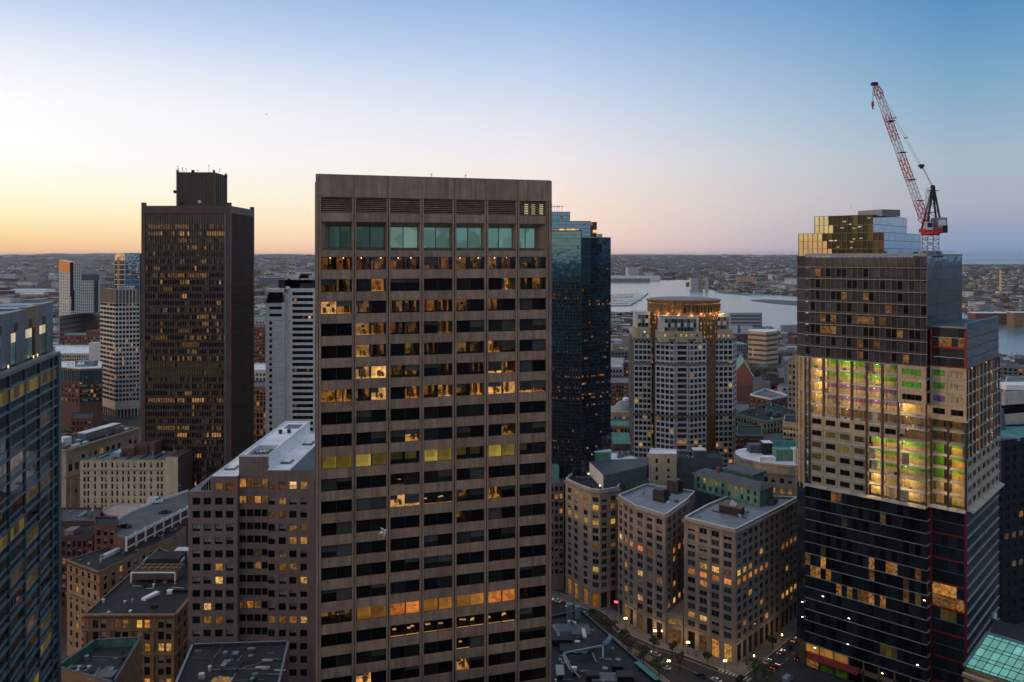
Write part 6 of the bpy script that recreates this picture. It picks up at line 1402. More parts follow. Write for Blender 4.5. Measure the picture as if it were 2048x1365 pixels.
    for x0, x1, y0, y1, h, mt in ((1500,1528,418,424,4,'roof_slate'),(1528,1545,414,419,6,'steel_dark'),(1545,1610,424,425,5,'copper_teal'),(1520,1552,400,404,2.2,'roof_white'),(1552,1588,402,408,5.5,'copper_green'),(1589,1600,400,406,6,'white_paint')):
        a, b = W(x0,y0), W(x1,y0); m = MB(); m.box(a.x,y0,z-.2,b.x,y1,z+h); m.build('roof_plant', mt, T)
        if mt == 'steel_dark': m = MB(); m.box(a.x-.2,y0-.2,z+h,b.x+.2,y1+.2,z+h+.3); m.build('plant_roof', 'roof_white', T)
build_corner_complex()
# ================================================================== tower being reclad, with luffing crane
def build_reclad_tower():
    A = W(1610.5, 322); B = W(1854, 291.5); fr = Fr(A, B); A0 = W(1593.5, 326.5)
    u, nrm = fr.u, fr.n; T = thing('reclad_office_tower', 'glass office tower under recladding, its open middle floors glowing green and amber', 'tower', (A.x,A.y,0))
    inn = -nrm; B1 = B+inn*4.2; B2 = B1+u*12.0; E = B2+inn*50; Cc = B+inn*49; Dk = A0+inn*45
    ch = Fr(A0, A); rf = Fr(B, Cc); s1 = Fr(B, B1); wf = Fr(B1, B2); ws = Fr(B2, E)
    fh = 4.51; z0 = 73.5; z1 = 124.5; z2 = 165.0; zw = 139.5
    rg = random.Random(90)
    def cur(w, h, gm):
        k = ('kp', round(w,2), round(h,2), gm)
        if k not in _wm: b = MB(); b.box(-w/2+.035, 0, .03, w/2-.035, .08, h-.03); _wm[k] = b.mesh('glass_pane', [gm])
        return _wm[k]
    # ---- cores
    m = MB(); m.prism(ccw([fr.p(.5,-3.4,0).xy, fr.p(fr.L-2,-3.4,0).xy, rf.p(20,-2,0).xy, rf.p(48,-2,0).xy, Dk+u*4, A0+inn*2+u*4]), z1, z2-.6, 0, 1); m.build('upper_core', ['interior','roof_dark'], T)
    m = MB(); m.prism(ccw([A0+inn*.4+u*.4, A+inn*.5+u*.2, B+inn*.5-u*.4, B1+inn*.4, B2-u*.5+inn*.5, E-u*.5, E-u*18, Dk+u*1]), 0, z0-.4, 0, 1); m.build('lower_core', ['interior','roof_dark'], T)
    # ---- upper glass: panes per floor, spandrel lines
    pw = fr.L/22
    upper = [(fr,22),(rf,14)]
    LITU = {(2,1):'lit_dim',(7,3):'lit_mid',(11,3):'lit_mid',(3,5):'lit_dim',(5,5):'lit_mid',(4,6):'lit_dim',(5,6):'lit_mid',(3,6):'lit_mid',(14,5):'lit_dim',(9,5):'lit_faint',(10,5):'lit_dim',(11,5):'lit_mid',(12,5):'lit_mid',(17,6):'lit_mid',(6,7):'lit_faint',(10,7):'lit_dim',(13,7):'lit_dim',(10,8):'lit_mid',(18,8):'lit_mid',(9,4):'lit_faint',(15,4):'lit_dim',(16,4):'lit_faint'}
    for k in range(9):
        zt = z2-k*fh; 
        for c in range(22):
            g = LITU.get((c,k)) or ('glass_curtain' if k == 0 or rg.random() < .25 else rg.choice(('glass_smoke2','glass_black','glass_smoke2')))
            put('glass_pane', cur(pw, 2.95, g), T, fr.p(pw*(c+.5), -.1, zt-fh+.95), fr.ang)
        m = MB(); m.fbox(fr, 0, fr.L, -.3, -.02, zt-fh+.05, zt-fh+.92); m.build('spandrel', 'glass_curtain', T)
        m = MB(); m.fbox(fr, -.1, fr.L+.1, -.3, .22, zt-fh-.06, zt-fh+.06); m.build('ledge', 'mullion_pale', T)
        n = 7; L_ = rf.L/n
        if zt-fh > zw-6:
            for c in range(n): put('side_pane', cur(L_, fh-.1, 'glass_mirror_side'), T, rf.p(L_*(c+.5), -.1, zt-fh+.05), rf.ang)
            m = MB(); m.fbox(rf, 0, rf.L, -.3, .1, zt-fh-.12, zt-fh+.12); m.build('side_ledge', 'mullion_dark', T)
        put('corner_pane', cur(ch.L, fh-.1, 'glass_curtain'), T, ch.p(ch.L/2, -.1, zt-fh+.05), ch.ang)
        m = MB(); m.fbox(ch, 0, ch.L, -.2, .1, zt-fh-.06, zt-fh+.06); m.build('ledge', 'mullion_pale', T)
    for c in range(23):
        m = MB(); m.fbox(fr, min(fr.L-.1,max(0,pw*c-.06)), min(fr.L,pw*c+.06), -.25, .16, z1+.1, z2); m.build('mullion', 'mullion_mid', T)
    m = MB(); m.fbox(fr, -.1, fr.L+.1, -.6, .25, z2-.1, z2+.9); m.build('roof_edge', 'metal_grey', T)
    m = MB(); m.fbox(rf, 0, rf.L, -.6, .2, z2-.1, z2+.6); m.build('roof_edge', 'metal_grey', T)
    m = MB(); m.fbox(fr, 0, fr.L, -2.5, .3, z1-.3, z1+.1); m.build('soffit', 'metal_grey', T)
    # ---- wing at the right
    n = 5
    for k in range(4):
        zt = zw-.6-k*(zw-.6-z1)/4; hh = (zw-.6-z1)/4
        for c in range(n): put('glass_pane', cur((wf.L-1.6)/n, hh-.15, 'lit_dim' if (c,k) in ((1,1),(2,1),(4,1)) else 'glass_smoke2'), T, wf.p(.8+(wf.L-1.6)*(c+.5)/n, -.1, zt-hh+.05), wf.ang)
        for c in range(7): put('side_pane', cur(ws.L/7, hh-.12, 'glass_mirror_dusk'), T, ws.p(ws.L*(c+.5)/7, -.1, zt-hh+.05), ws.ang)
        m = MB(); m.fbox(ws, 0, ws.L, -.3, .12, zt-hh-.14, zt-hh+.14); m.build('side_ledge', 'mullion_dark', T)
        if k % 2 == 1: m = MB(); m.fbox(wf, 0, wf.L, -.3, .4, zt-hh-.35, zt-hh+.35); m.build('red_beam', 'red_steel', T)
        else: m = MB(); m.fbox(wf, .8, wf.L-.8, -.3, .2, zt-hh-.1, zt-hh+.1); m.build('ledge', 'mullion_pale', T)
    for uu in (0, wf.L-.8): m = MB(); m.fbox(wf, uu, uu+.8, -.4, .45, z1-.8, zw-1.6); m.build('red_post', 'red_steel', T)
    m = MB(); m.prism(ccw([B1+inn*.3, B2-u*.2+inn*.3, E-u*.2, E-u*14]), z1-.4, zw-.5, 0, 1); m.build('wing_core', ['interior','roof_slate'], T)
    m = MB(); m.fbox(ws, 0, ws.L, -.8, .12, zw-.6, zw+1.2); m.build('wing_parapet', 'metal_blue', T); m = MB(); m.fbox(wf, 0, wf.L, -.6, .1, zw-.7, zw-.1); m.build('wing_parapet', 'metal_grey', T)
    # ---- open storeys
    cols = [0, 1.9, 7.4, 12.9, 18.4, 24.0, 29.6, 35.3, fr.L]
    def slab(z): 
        m = MB(); m.prism(ccw([A0+inn*.2, A, B, B1, B2, E, E-u*16, Dk]), z-.35, z, 0, 1, bottom=True); m.build('floor_slab', ['slab','slab'], T)
    nfl = 11; ff = (z1-z0)/nfl
    for k in range(1, nfl): slab(z1-k*ff)
    code = [".YGGGGGC", ".YGGGGGC", ".YPPPPPC", ".YPPPPPY", ".YYDDDDD", ".CCCCCCD", ".CCCCGGG", ".CCCCGGG", ".CCCCGGG", ".CCCCYYY", ".CCCCYYY"]
    CM = {'G':'net_green','P':'net_purple','Y':'net_amber','D':'net_brown','.':'net_amber'}
    def panel(w, h, gm):
        k = ('pc', round(w,2), round(h,2), gm)
        if k not in _wm:
            b = MB(); a = w/2; ww, z_a, z_b = w*.34, h*.28, h*.74
            for q in ((-a+.04,.03,-ww,h-.03),(ww,.03,a-.04,h-.03),(-ww,.03,ww,z_a),(-ww,z_b,ww,h-.03)): b.box(q[0],0,q[1],q[2],.35,q[3],0)
            b.q([(-ww,.25,z_a),(ww,.25,z_a),(ww,.25,z_b),(-ww,.25,z_b)], 1); b.box(-.06,.12,z_a,.06,.25,z_b,2)
            _wm[k] = b.mesh('precast_panel', ['precast', gm, 'frame_dark'])
        return _wm[k]
    for k in range(nfl):
        zt = z1-k*ff; zb = zt-ff
        for c in range(8):
            a, b_ = cols[c], cols[c+1]; cd = code[k][c]
            if cd == 'C':
                d0 = .1 if c < 7 else .9
                put('precast_panel', panel(b_-a, ff, (('lit_olive' if rg.random() < .45 else 'lit_olive_dim') if (k in (6,7,8) and rg.random() < .65) else ('lit_olive_dim' if rg.random() < .2 else 'glass_black')) if k > 1 else 'net_green'), T, fr.p((a+b_)/2, d0, zb), fr.ang)
            else:
                dd = -4.6 if cd in 'GPD' else -4.2
                m = MB(); top = zt-.4 if rg.random() < .6 else zt-.9
                m.fq(fr, [(a+.1,dd,zb+.02),(b_-.1,dd,zb+.02),(b_-.1,dd,top),(a+.1,dd,top)]); m.build('debris_net', CM[cd], T)
                if cd in 'GP': m = MB(); m.fq(fr, [(a+.1,dd+.06,zb+.02),(b_-.1,dd+.06,zb+.02),(b_-.1,dd+.06,zb+ff*.42),(a+.1,dd+.06,zb+ff*.42)]); m.build('amber_screen', 'net_amber', T)
        for q in range(4):                                   # work lamps under each open floor
            if code[k][(1,3,5,7)[q]] == 'C': continue
            uu = (4.6, 15.6, 26.8, 37.5)[q]; p = fr.p(uu+rg.uniform(-.8,.8), -1.6 if code[k][(1,3,5,7)[q]] != 'C' else -2.6, zt-.95); m = MB(); m.tube(p, p+Vector((0,0,.12)), .12, 6); m.build('work_lamp', 'lamp_white', T)
            ld = bpy.data.lights.new('work_light', 'POINT'); ld.energy = rg.uniform(380,820)*(1.0 if k in (0,1,2,3,6,7,8,9,10) else .4); ld.color = (1,.68,.26); ld.shadow_soft_size = .2; lo = bpy.data.objects.new('work_light', ld); COL.objects.link(lo); lo.parent = T; lo.location = p+Vector((0,0,-.15))-T.location
        # slab edge, guard rails
        m = MB(); m.fbox(fr, -.2, fr.L+.1, -.4, .28, zb-.32, zb+.08); m.build('slab_edge', 'slab_pale', T)
        if 'C' not in code[k][1:5]:
            for hh in (.6, 1.15): m = MB(); m.tube(fr.p(0,.25,zb+hh), fr.p(fr.L,.25,zb+hh), .09, 4); m.build('guard_rail', 'steel_pale', T)
    for c, uu in enumerate(cols):
        lo = z0 if c in (0,1,5,6,7,8) else z1-5*ff
        m = MB(); m.fbox(fr, max(0,uu-.45), min(fr.L,uu+.45), -.5, .42, lo, z1-.3); m.build('column', 'column_brown', T)
    # scaffold standards, braces, stacked materials on the open floors
    for k in range(15):
        uu = 1.2+k*(fr.L-2)/14; m = MB(); m.tube(fr.p(uu,.62,z1-5*ff), fr.p(uu,.62,z1-.6), .055, 4); m.build('scaffold_pole', 'steel_pale', T)
    for k in range(10):
        uu = 22.8+k*(fr.L-22.8)/10; m = MB(); m.tube(fr.p(uu,.62,z0+.2), fr.p(uu,.62,z1-6*ff), .055, 4); m.build('scaffold_pole', 'steel_pale', T)
    for k in range(18):
        a = rg.uniform(1,fr.L-4); zz = z1-rg.randrange(0,5)*ff if rg.random() < .6 or a < 22 else z1-rg.randrange(6,11)*ff; m = MB(); m.tube(fr.p(a,.6,zz-ff), fr.p(a+2.6,.6,zz-.3), .05, 4); m.build('scaffold_brace', 'steel_pale', T)
    for k in range(70):
        a = rg.uniform(2.2,fr.L-2.5); fl = rg.randrange(0,11); c_ = max(i for i in range(8) if cols[i] <= a)
        if code[fl][c_] == 'C': continue
        zb_ = z1-(fl+1)*ff+.02; w_, h_ = rg.uniform(.5,2.2), rg.uniform(.3,1.7); d_ = -rg.uniform(.8,3.6); m = MB(); m.fbox(fr, a, a+w_, d_-rg.uniform(.4,1), d_, zb_, zb_+h_); m.build('stacked_material', rg.choice(('concrete_tan','precast','steel_dark','column_brown','white_paint','copper_brown')), T)
    for k in range(16):
        a = rg.uniform(2,fr.L-4); fl = rg.randrange(0,11); c_ = max(i for i in range(8) if cols[i] <= a)
        if code[fl][c_] == 'C': continue
        zb_ = z1-(fl+1)*ff; m = MB(); w_ = rg.uniform(1.2,3); hh = rg.uniform(.5,.95)*ff; m.fq(fr, [(a,.3,zb_+ff*.98-hh),(a+w_,.3,zb_+ff*.98-hh*rg.uniform(.8,1.1)),(a+w_,.15,zb_+ff*.95),(a,.15,zb_+ff*.95)]); m.build('hanging_sheet', rg.choice(('net_amber','net_amber_dim','slab','net_brown')), T)
    # hoist strip at the left corner
    for k in range(nfl*2):
        z = z0+k*ff/2; m = MB(); m.fbox(ch, -.3, ch.L, .4, .55, z, z+.12); m.build('hoist_tie', 'precast', T)
    for uu in (.2, 2.2, 4.3, ch.L-.2): m = MB(); m.fbox(ch, uu-.15, uu+.15, .2, .5, z0-2, z1); m.build('hoist_rail', 'precast', T)
    for k in range(nfl):
        m = MB(); z = z0+k*ff; m.fbox(ch, .4, ch.L-.3, -.6, -.2, z+.1, z+ff-.5); m.build('corner_infill', 'net_amber' if k > 3 else 'precast', T)
    # right of the corner: clad boxes over open floors
    g = Fr(B1, B2); L3 = Fr(B, B1)
    for k in range(nfl):
        zt = z1-k*ff; zb = zt-ff
        if k in (0,1,2,3):
            for q in range(2): put('precast_panel', panel(g.L/2, ff, 'net_green' if k < 2 and q == 0 else ('net_purple' if (k,q) == (2,0) else ('net_amber' if k < 3 else 'glass_black'))), T, g.p(g.L*(q+.5)/2, .6, zb), g.ang)
        else:
            cd = 'G' if k in (6,7,8) else ('Y' if k > 8 else 'D')
            m = MB(); m.fq(g, [(.1,-4.6,zb),(g.L-.1,-4.6,zb),(g.L-.1,-4.6,zt-.5),(.1,-4.6,zt-.5)]); m.build('debris_net', CM[cd], T)
            if cd == 'G': m = MB(); m.fq(g, [(g.L*.45,-4.5,zb),(g.L-.1,-4.5,zb),(g.L-.1,-4.5,zb+ff*.5),(g.L*.45,-4.5,zb+ff*.5)]); m.build('amber_screen', 'net_gold', T)
        m = MB(); m.fbox(g, 0, g.L+.1, -.4, .3, zb-.3, zb+.08); m.build('slab_edge', 'slab', T)
        m = MB(); m.fbox(L3, 0, L3.L, -.4, .2, zb-.3, zb+.08); m.build('slab_edge', 'slab', T)
        for hh in (.6,1.15): m = MB(); m.tube(g.p(0,.3,zb+hh), g.p(g.L,.3,zb+hh), .05, 4); m.build('guard_rail', 'steel_pale', T)
        if k > 3:
            p = g.p(g.L*.5, -1.8, zt-.9); ld = bpy.data.lights.new('work_light', 'POINT'); ld.energy = 650 if k > 5 else 200; ld.color = (1,.68,.26); ld.shadow_soft_size = .2; lo = bpy.data.objects.new('work_light', ld); COL.objects.link(lo); lo.parent = T; lo.location = p-T.location
        if k < 7:
            for q in (.25,.7): p = ws.p(ws.L*q, -.8, zt-.9); ld = bpy.data.lights.new('work_light', 'POINT'); ld.energy = 260; ld.color = (1,.7,.3); ld.shadow_soft_size = .2; lo = bpy.data.objects.new('work_light', ld); COL.objects.link(lo); lo.parent = T; lo.location = p-T.location
        # right side: slim columns and panels
        if k < 7:
            m = MB(); m.fq(ws, [(.1,-1.4,zb),(ws.L-.1,-1.4,zb),(ws.L-.1,-1.4,zt-.6),(.1,-1.4,zt-.6)]); m.build('debris_net', 'net_amber_dim', T)
        else:
            for q in range(7): put('precast_panel', panel(ws.L/7, ff, 'glass_black'), T, ws.p(ws.L*(q+.5)/7, .12, zb), ws.ang)
        m = MB(); m.fbox(ws, 0, ws.L, -.4, .5, zb-.2, zb+.15); m.build('scaffold_deck', 'steel_pale', T)
    for q in range(10):
        m = MB(); uu = ws.L*q/9; m.fbox(ws, max(0,uu-.35), min(ws.L,uu+.35), -.4, .35, z1-7*ff, z1-.4); m.build('column', 'column_brown', T)
    for q in range(11):
        m = MB(); uu = ws.L*q/10; m.tube(ws.p(uu,.7,z0), ws.p(uu,.7,z1-1), .07, 4); m.build('scaffold_pole', 'steel_pale', T)
    for uu in (.3, g.L*.5, g.L-.3): m = MB(); m.fbox(g, uu-.35, uu+.35, -.5, .4, z0, z1-4*ff); m.build('column', 'column_brown', T)
    m = MB(); m.fbox(g, -.6, g.L+.6, .4, 1.5, z1-4*ff-.6, z1-4*ff+.1); m.build('clad_soffit', 'precast', T)
    m = MB(); m.prism(ccw([fr.p(2,-5.5,0).xy, fr.p(fr.L-2,-5.5,0).xy, g.p(2,-6,0).xy, ws.p(2,-6,0).xy, ws.p(46,-6,0).xy, Dk+u*3]), z0, z1, 0); m.build('mid_core', 'interior', T)
    # debris gantry around the foot of the open floors
    for f in (fr, g, ws):
        for k in range(max(2, int(f.L/3))):
            m = MB(); a = f.L*k/max(2,int(f.L/3)); b_ = f.L*(k+1)/max(2,int(f.L/3)); m.hexa([f.p(a+.03,.1,z0+.2),f.p(b_-.03,.1,z0+.2),f.p(b_-.03,2.2,z0-.5),f.p(a+.03,2.2,z0-.5),f.p(a+.03,.1,z0+.32),f.p(b_-.03,.1,z0+.32),f.p(b_-.03,2.2,z0-.38),f.p(a+.03,2.2,z0-.38)]); m.build('gantry_board', 'concrete_tan' if k % 3 else 'slab', T)
    # ---- lower glass
    LITL = {(0,6):'lit_dim',(1,7):'lit_mid',(2,7):'lit_mid',(3,6):'lit_warm',(4,7):'lit_mid',(6,8):'lit_mid',(8,8):'lit_mid',(10,8):'lit_mid',(11,8):'lit_dim',(12,8):'lit_mid',(14,8):'lit_mid',(12,5):'lit_mid',(12,6):'lit_dim',(15,5):'lit_mid',(16,5):'lit_mid',(20,5):'lit_dim',(18,7):'lit_dim',(20,7):'lit_olive_dim',(18,6):'lit_faint',(5,0):'lit_dim',(6,0):'lit_dim',(14,1):'lit_faint',(15,12):'lit_olive_dim',(14,12):'lit_olive_dim',(16,12):'lit_olive_dim',(7,2):'lit_faint',(3,5):'lit_faint'}
    for k in range(15):
        zt = z0-.8-k*fh
        if zt-fh < 9: break
        for c in range(22):
            gg = LITL.get((c,k)) or rg.choice(('glass_low','glass_low','glass_black'))
            put('glass_pane', cur(pw, fh-.16, gg), T, fr.p(pw*(c+.5), -.1, zt-fh+.08), fr.ang)
        m = MB(); m.fbox(fr, -.1, fr.L+.1, -.3, .32, zt-fh-.05, zt-fh+.07); m.build('ledge', 'mullion_pale', T)
        m = MB(); m.fbox(s1, 0, s1.L, -.3, .32, zt-fh-.05, zt-fh+.07); m.build('ledge', 'mullion_pale', T)
        m = MB(); m.fbox(ws, 0, ws.L, -.3, .32, zt-fh-.05, zt-fh+.07); m.build('ledge', 'mullion_pale', T)
        for c in range(7): put('side_pane', cur(ws.L/7, fh-.14, 'glass_low'), T, ws.p(ws.L*(c+.5)/7, -.1, zt-fh+.07), ws.ang)
        for c in range(4):
            gg = 'lit_warm' if (k == 6 and c in (0,1,2)) else ('lit_mid' if k == 7 else ('lit_olive_dim' if k == 8 and c in (1,2) else 'glass_low'))
            put('glass_pane', cur((wf.L-1.4)/4, fh-.2, gg), T, wf.p(.7+(wf.L-1.4)*(c+.5)/4, -.1, zt-fh+.1), wf.ang)
        m = MB(); m.fbox(wf, 0, wf.L, -.3, .35 if k % 2 else .15, zt-fh-.3 if k % 2 else zt-fh-.08, zt-fh+.3 if k % 2 else zt-fh+.08); m.build('red_beam' if k % 2 else 'ledge', 'red_steel' if k % 2 else 'mullion', T)
        put('corner_pane', cur(ch.L, fh-.1, 'glass_low'), T, ch.p(ch.L/2, -.1, zt-fh+.05), ch.ang)
        put('return_pane', cur(s1.L, fh-.1, 'glass_low'), T, s1.p(s1.L/2, -.1, zt-fh+.05), s1.ang)
    for uu in (0, wf.L-.7): m = MB(); m.fbox(wf, uu, uu+.7, -.4, .4, 4, z0-.4); m.build('red_post', 'red_steel', T)
    m = MB(); m.fbox(wf, 0, wf.L, -.4, .5, z0-1.0, z0-.1); m.build('red_beam', 'red_steel', T)
    zb = z0-.8-14*fh
    # small lights seen on the lower glass
    for px, py in ((1646,1193),(1698,1237),(1696,1289),(1630,1296),(1849,1201),(1835,1330),(1765,1347),(1605,1204),(1605,1234)):
        k = (px-CX)/F; uu = (k*fr.A.y-fr.A.x)/(fr.u.x-k*fr.u.y); uu = min(max(uu,-2.5),fr.L); D_ = fr.p(uu,0,0).y; p = fr.p(uu,.1,Z(py,D_)); m = MB(); m.fbox(Fr(p.xy,p.xy+fr.u), -.35, .35, .0, .12, p.z-.12, p.z+.12); m.build('soffit_lamp', 'lamp_white', T)
    # street front: lit shop, red awning, green wall
    zs = zb if zb > 0 else 10.5
    m = MB(); m.fbox(fr, 0, fr.L, -.6, -.4, 0, zs); m.build('shop_wall', 'brick_tan', T)
    for k in range(8):
        a = fr.L*k/8; m = MB(); m.fbox(fr, a+.3, a+fr.L/8-.3, -.4, -.3, zs-3.4, zs-.5); m.build('transom_light', 'lit_orange_d' if k < 3 else 'glass_black', T)
        m = MB(); m.fbox(fr, a+.4, a+fr.L/8-.4, -.4, -.3, .3, zs-5.4); m.build('shop_window', ('lit_dim','net_green','net_green')[k] if k < 3 else 'glass_black', T)
        m = MB(); m.fbox(fr, a-.3, a+.3, -.5, .2, 0, zs-3.5); m.build('shop_pier', 'column_brown', T)
    for k in range(4):
        a = 1.2+k*5; m = MB(); m.hexa([fr.p(a,-.2,zs-4.2),fr.p(a+4.96,-.2,zs-4.2),fr.p(a+4.96,2.4,zs-5.2),fr.p(a,2.4,zs-5.2),fr.p(a,-.2,zs-3.5),fr.p(a+4.96,-.2,zs-3.5),fr.p(a+4.96,2.4,zs-4.9),fr.p(a,2.4,zs-4.9)]); m.build('awning', 'red_steel', T)
    for f in (ch, s1, wf, ws): m = MB(); m.fbox(f, 0, f.L, -.6, -.2, 0, zs); m.build('base_wall', 'granite_dark', T)
    # ---- crown: two stepped glass volumes
    def crown(px0, px1, px2, setb, za, zb_, rows, tagc):
        def upx(px, d):
            k = (px-CX)/F; p = fr.A+nrm*d; return (k*p.y-p.x)/(fr.u.x-k*fr.u.y)
        a, b_ = upx(px0, setb), upx(px1, setb); f = Fr(fr.p(a,setb,0), fr.p(b_,setb,0)); k = (px2-CX)/F; s = (k*f.B.y-f.B.x)/(inn.x-k*inn.y); sdf = Fr(f.B, f.B+inn*s)
        m = MB(); m.prism(ccw([f.p(.2,-.5,0).xy, f.p(f.L-.3,-.5,0).xy, sdf.p(s-.3,-.5,0).xy, f.p(.2,-s+.4,0).xy]), za, zb_-.4, 0, 1); cr = m.build('crown_core', ['interior','roof_slate'], T)
        n = max(6, round(f.L/1.9)); hh = (zb_-za)/rows
        for r in range(rows):
            for c in range(n):
                t = (c+.5)/n; edge = .36+.05*math.sin(c*1.3+r*2)+(.06 if r == 0 else -.04)
                gm = 'glass_mirror' if t < edge*.95 else rg.choice(('glass_green_d','glass_green_d','glass_dim'))  # dark panes stand in for a tower reflected in the crown glass
                if t >= edge and rg.random() < .14: gm = 'lit_olive_dim'
                put('crown_pane', cur(f.L/n, hh-.1, gm), cr, f.p(f.L*(c+.5)/n, 0, za+hh*r+.05), f.ang)
            ns = max(4, round(s/2.2))
            for c in range(ns): put('crown_pane', cur(s/ns, hh-.1, 'glass_mirror_cool'), cr, sdf.p(s*(c+.5)/ns, 0, za+hh*r+.05), sdf.ang)
            for ff_ in (f, sdf): m = MB(); m.fbox(ff_, 0, ff_.L, -.2, .12, za+hh*(r+1)-.1, za+hh*(r+1)+.06); m.build('transom', 'mullion_mid', cr)
        for c in range(n+1): m = MB(); uu = f.L*c/n; m.fbox(f, max(0,uu-.07), min(f.L,uu+.07), -.2, .3, za, zb_); m.build('fin', 'copper_brown' if c > n*.3 else 'precast', cr)
        for q in range(7):
            p = f.p(f.L*rg.uniform(.38,.95), .12, za+rg.uniform(.5,(zb_-za)*.8)); m = MB(); m.fbox(Fr(p.xy,p.xy+f.u), 0, rg.uniform(.5,1.6), 0, .1, p.z, p.z+rg.uniform(.25,.5)); m.build('interior_lamp', 'lit_cream', cr)
        return f, sdf
    crown(1597, 1768, 1842, -3.0, z2-.3, Z(466,312), 3, 0); crown(1629, 1746, 1814, -6.5, Z(466,312)-.4, Z(430,312), 2, 1)
    p = W(1702,318); m = MB(); q = W(1750,306); f = Fr(p+V2(4,3), q+V2(4,3)); m.fbox(f, 0, f.L, -9, 0, Z(431,312)-.5, Z(420,312)); m.build('lift_housing', 'metal_grey', T)
    for px in (1702,1742): p2 = W(px,316); m = MB(); m.tube((p2.x,p2.y,Z(420,312)),(p2.x,p2.y,Z(418,312)),.25,6); m.build('beacon', 'lamp_red', T)
    m = MB(); p2 = W(1702,318); m.tube((p2.x,p2.y,Z(420,312)),(p2.x,p2.y,Z(409,312)),.06,4); m.build('mast', 'steel_dark', T)
    # roof clutter by the crane
    for k in range(10):
        p = rf.p(4+k*3.6, -3-rg.random()*3, z2); m = MB(); w = rg.uniform(.6,1.8); m.box(p.x-w,p.y-w*.6,z2-.5,p.x+w,p.y+w*.6,z2+rg.uniform(.7,2.2)); m.build('site_store', rg.choice(('steel_dark','copper_green','concrete_tan','roof_dark')), T)
    for k in range(9): m = MB(); a, b_ = rf.p(2+k*5,-.3,z2+.6), rf.p(2+k*5,-.3,z2+1.9); m.tube(a, b_, .05, 4); m.build('rail_post', 'steel_pale', T)
    m = MB(); m.tube(rf.p(2,-.3,z2+1.8), rf.p(42,-.3,z2+1.8), .05, 4); m.build('guard_rail', 'steel_pale', T)
    return rf
solid('mullion_mid', (.20,.17,.14), rough=.45, metal=.3, var=.08, streak=.1)
glass('glass_green_d', (.016,.022,.017), rough=.06, spec=.35, wave=.03); glass('glass_smoke2', (.042,.040,.043), rough=.12, metal=.0, spec=.5, wave=.03, var=.4); glass('glass_low', (.030,.042,.052), rough=.07, metal=.35, spec=.4, wave=.03, var=.4)
glass('glass_mirror_side', (.27,.34,.41), rough=.05, metal=.9, wave=.12, var=.25); glass('glass_mirror_dusk', (.58,.66,.74), rough=.05, metal=.9, wave=.04, var=.12)
solid('slab_pale', (.56,.52,.46), rough=.85, var=.15, streak=.1)
for nm_, c_ in (('net_green',(.12,.38,.03)),('net_purple',(.20,.11,.34)),('net_amber',(.46,.36,.20)),('net_gold',(.60,.42,.12)),('net_brown',(.20,.14,.09)),('net_amber_dim',(.34,.25,.14))): solid(nm_, c_, rough=.9, var=.35, scale=.5, streak=.2, grain=.25, gscale=2.5)
RF = build_reclad_tower()

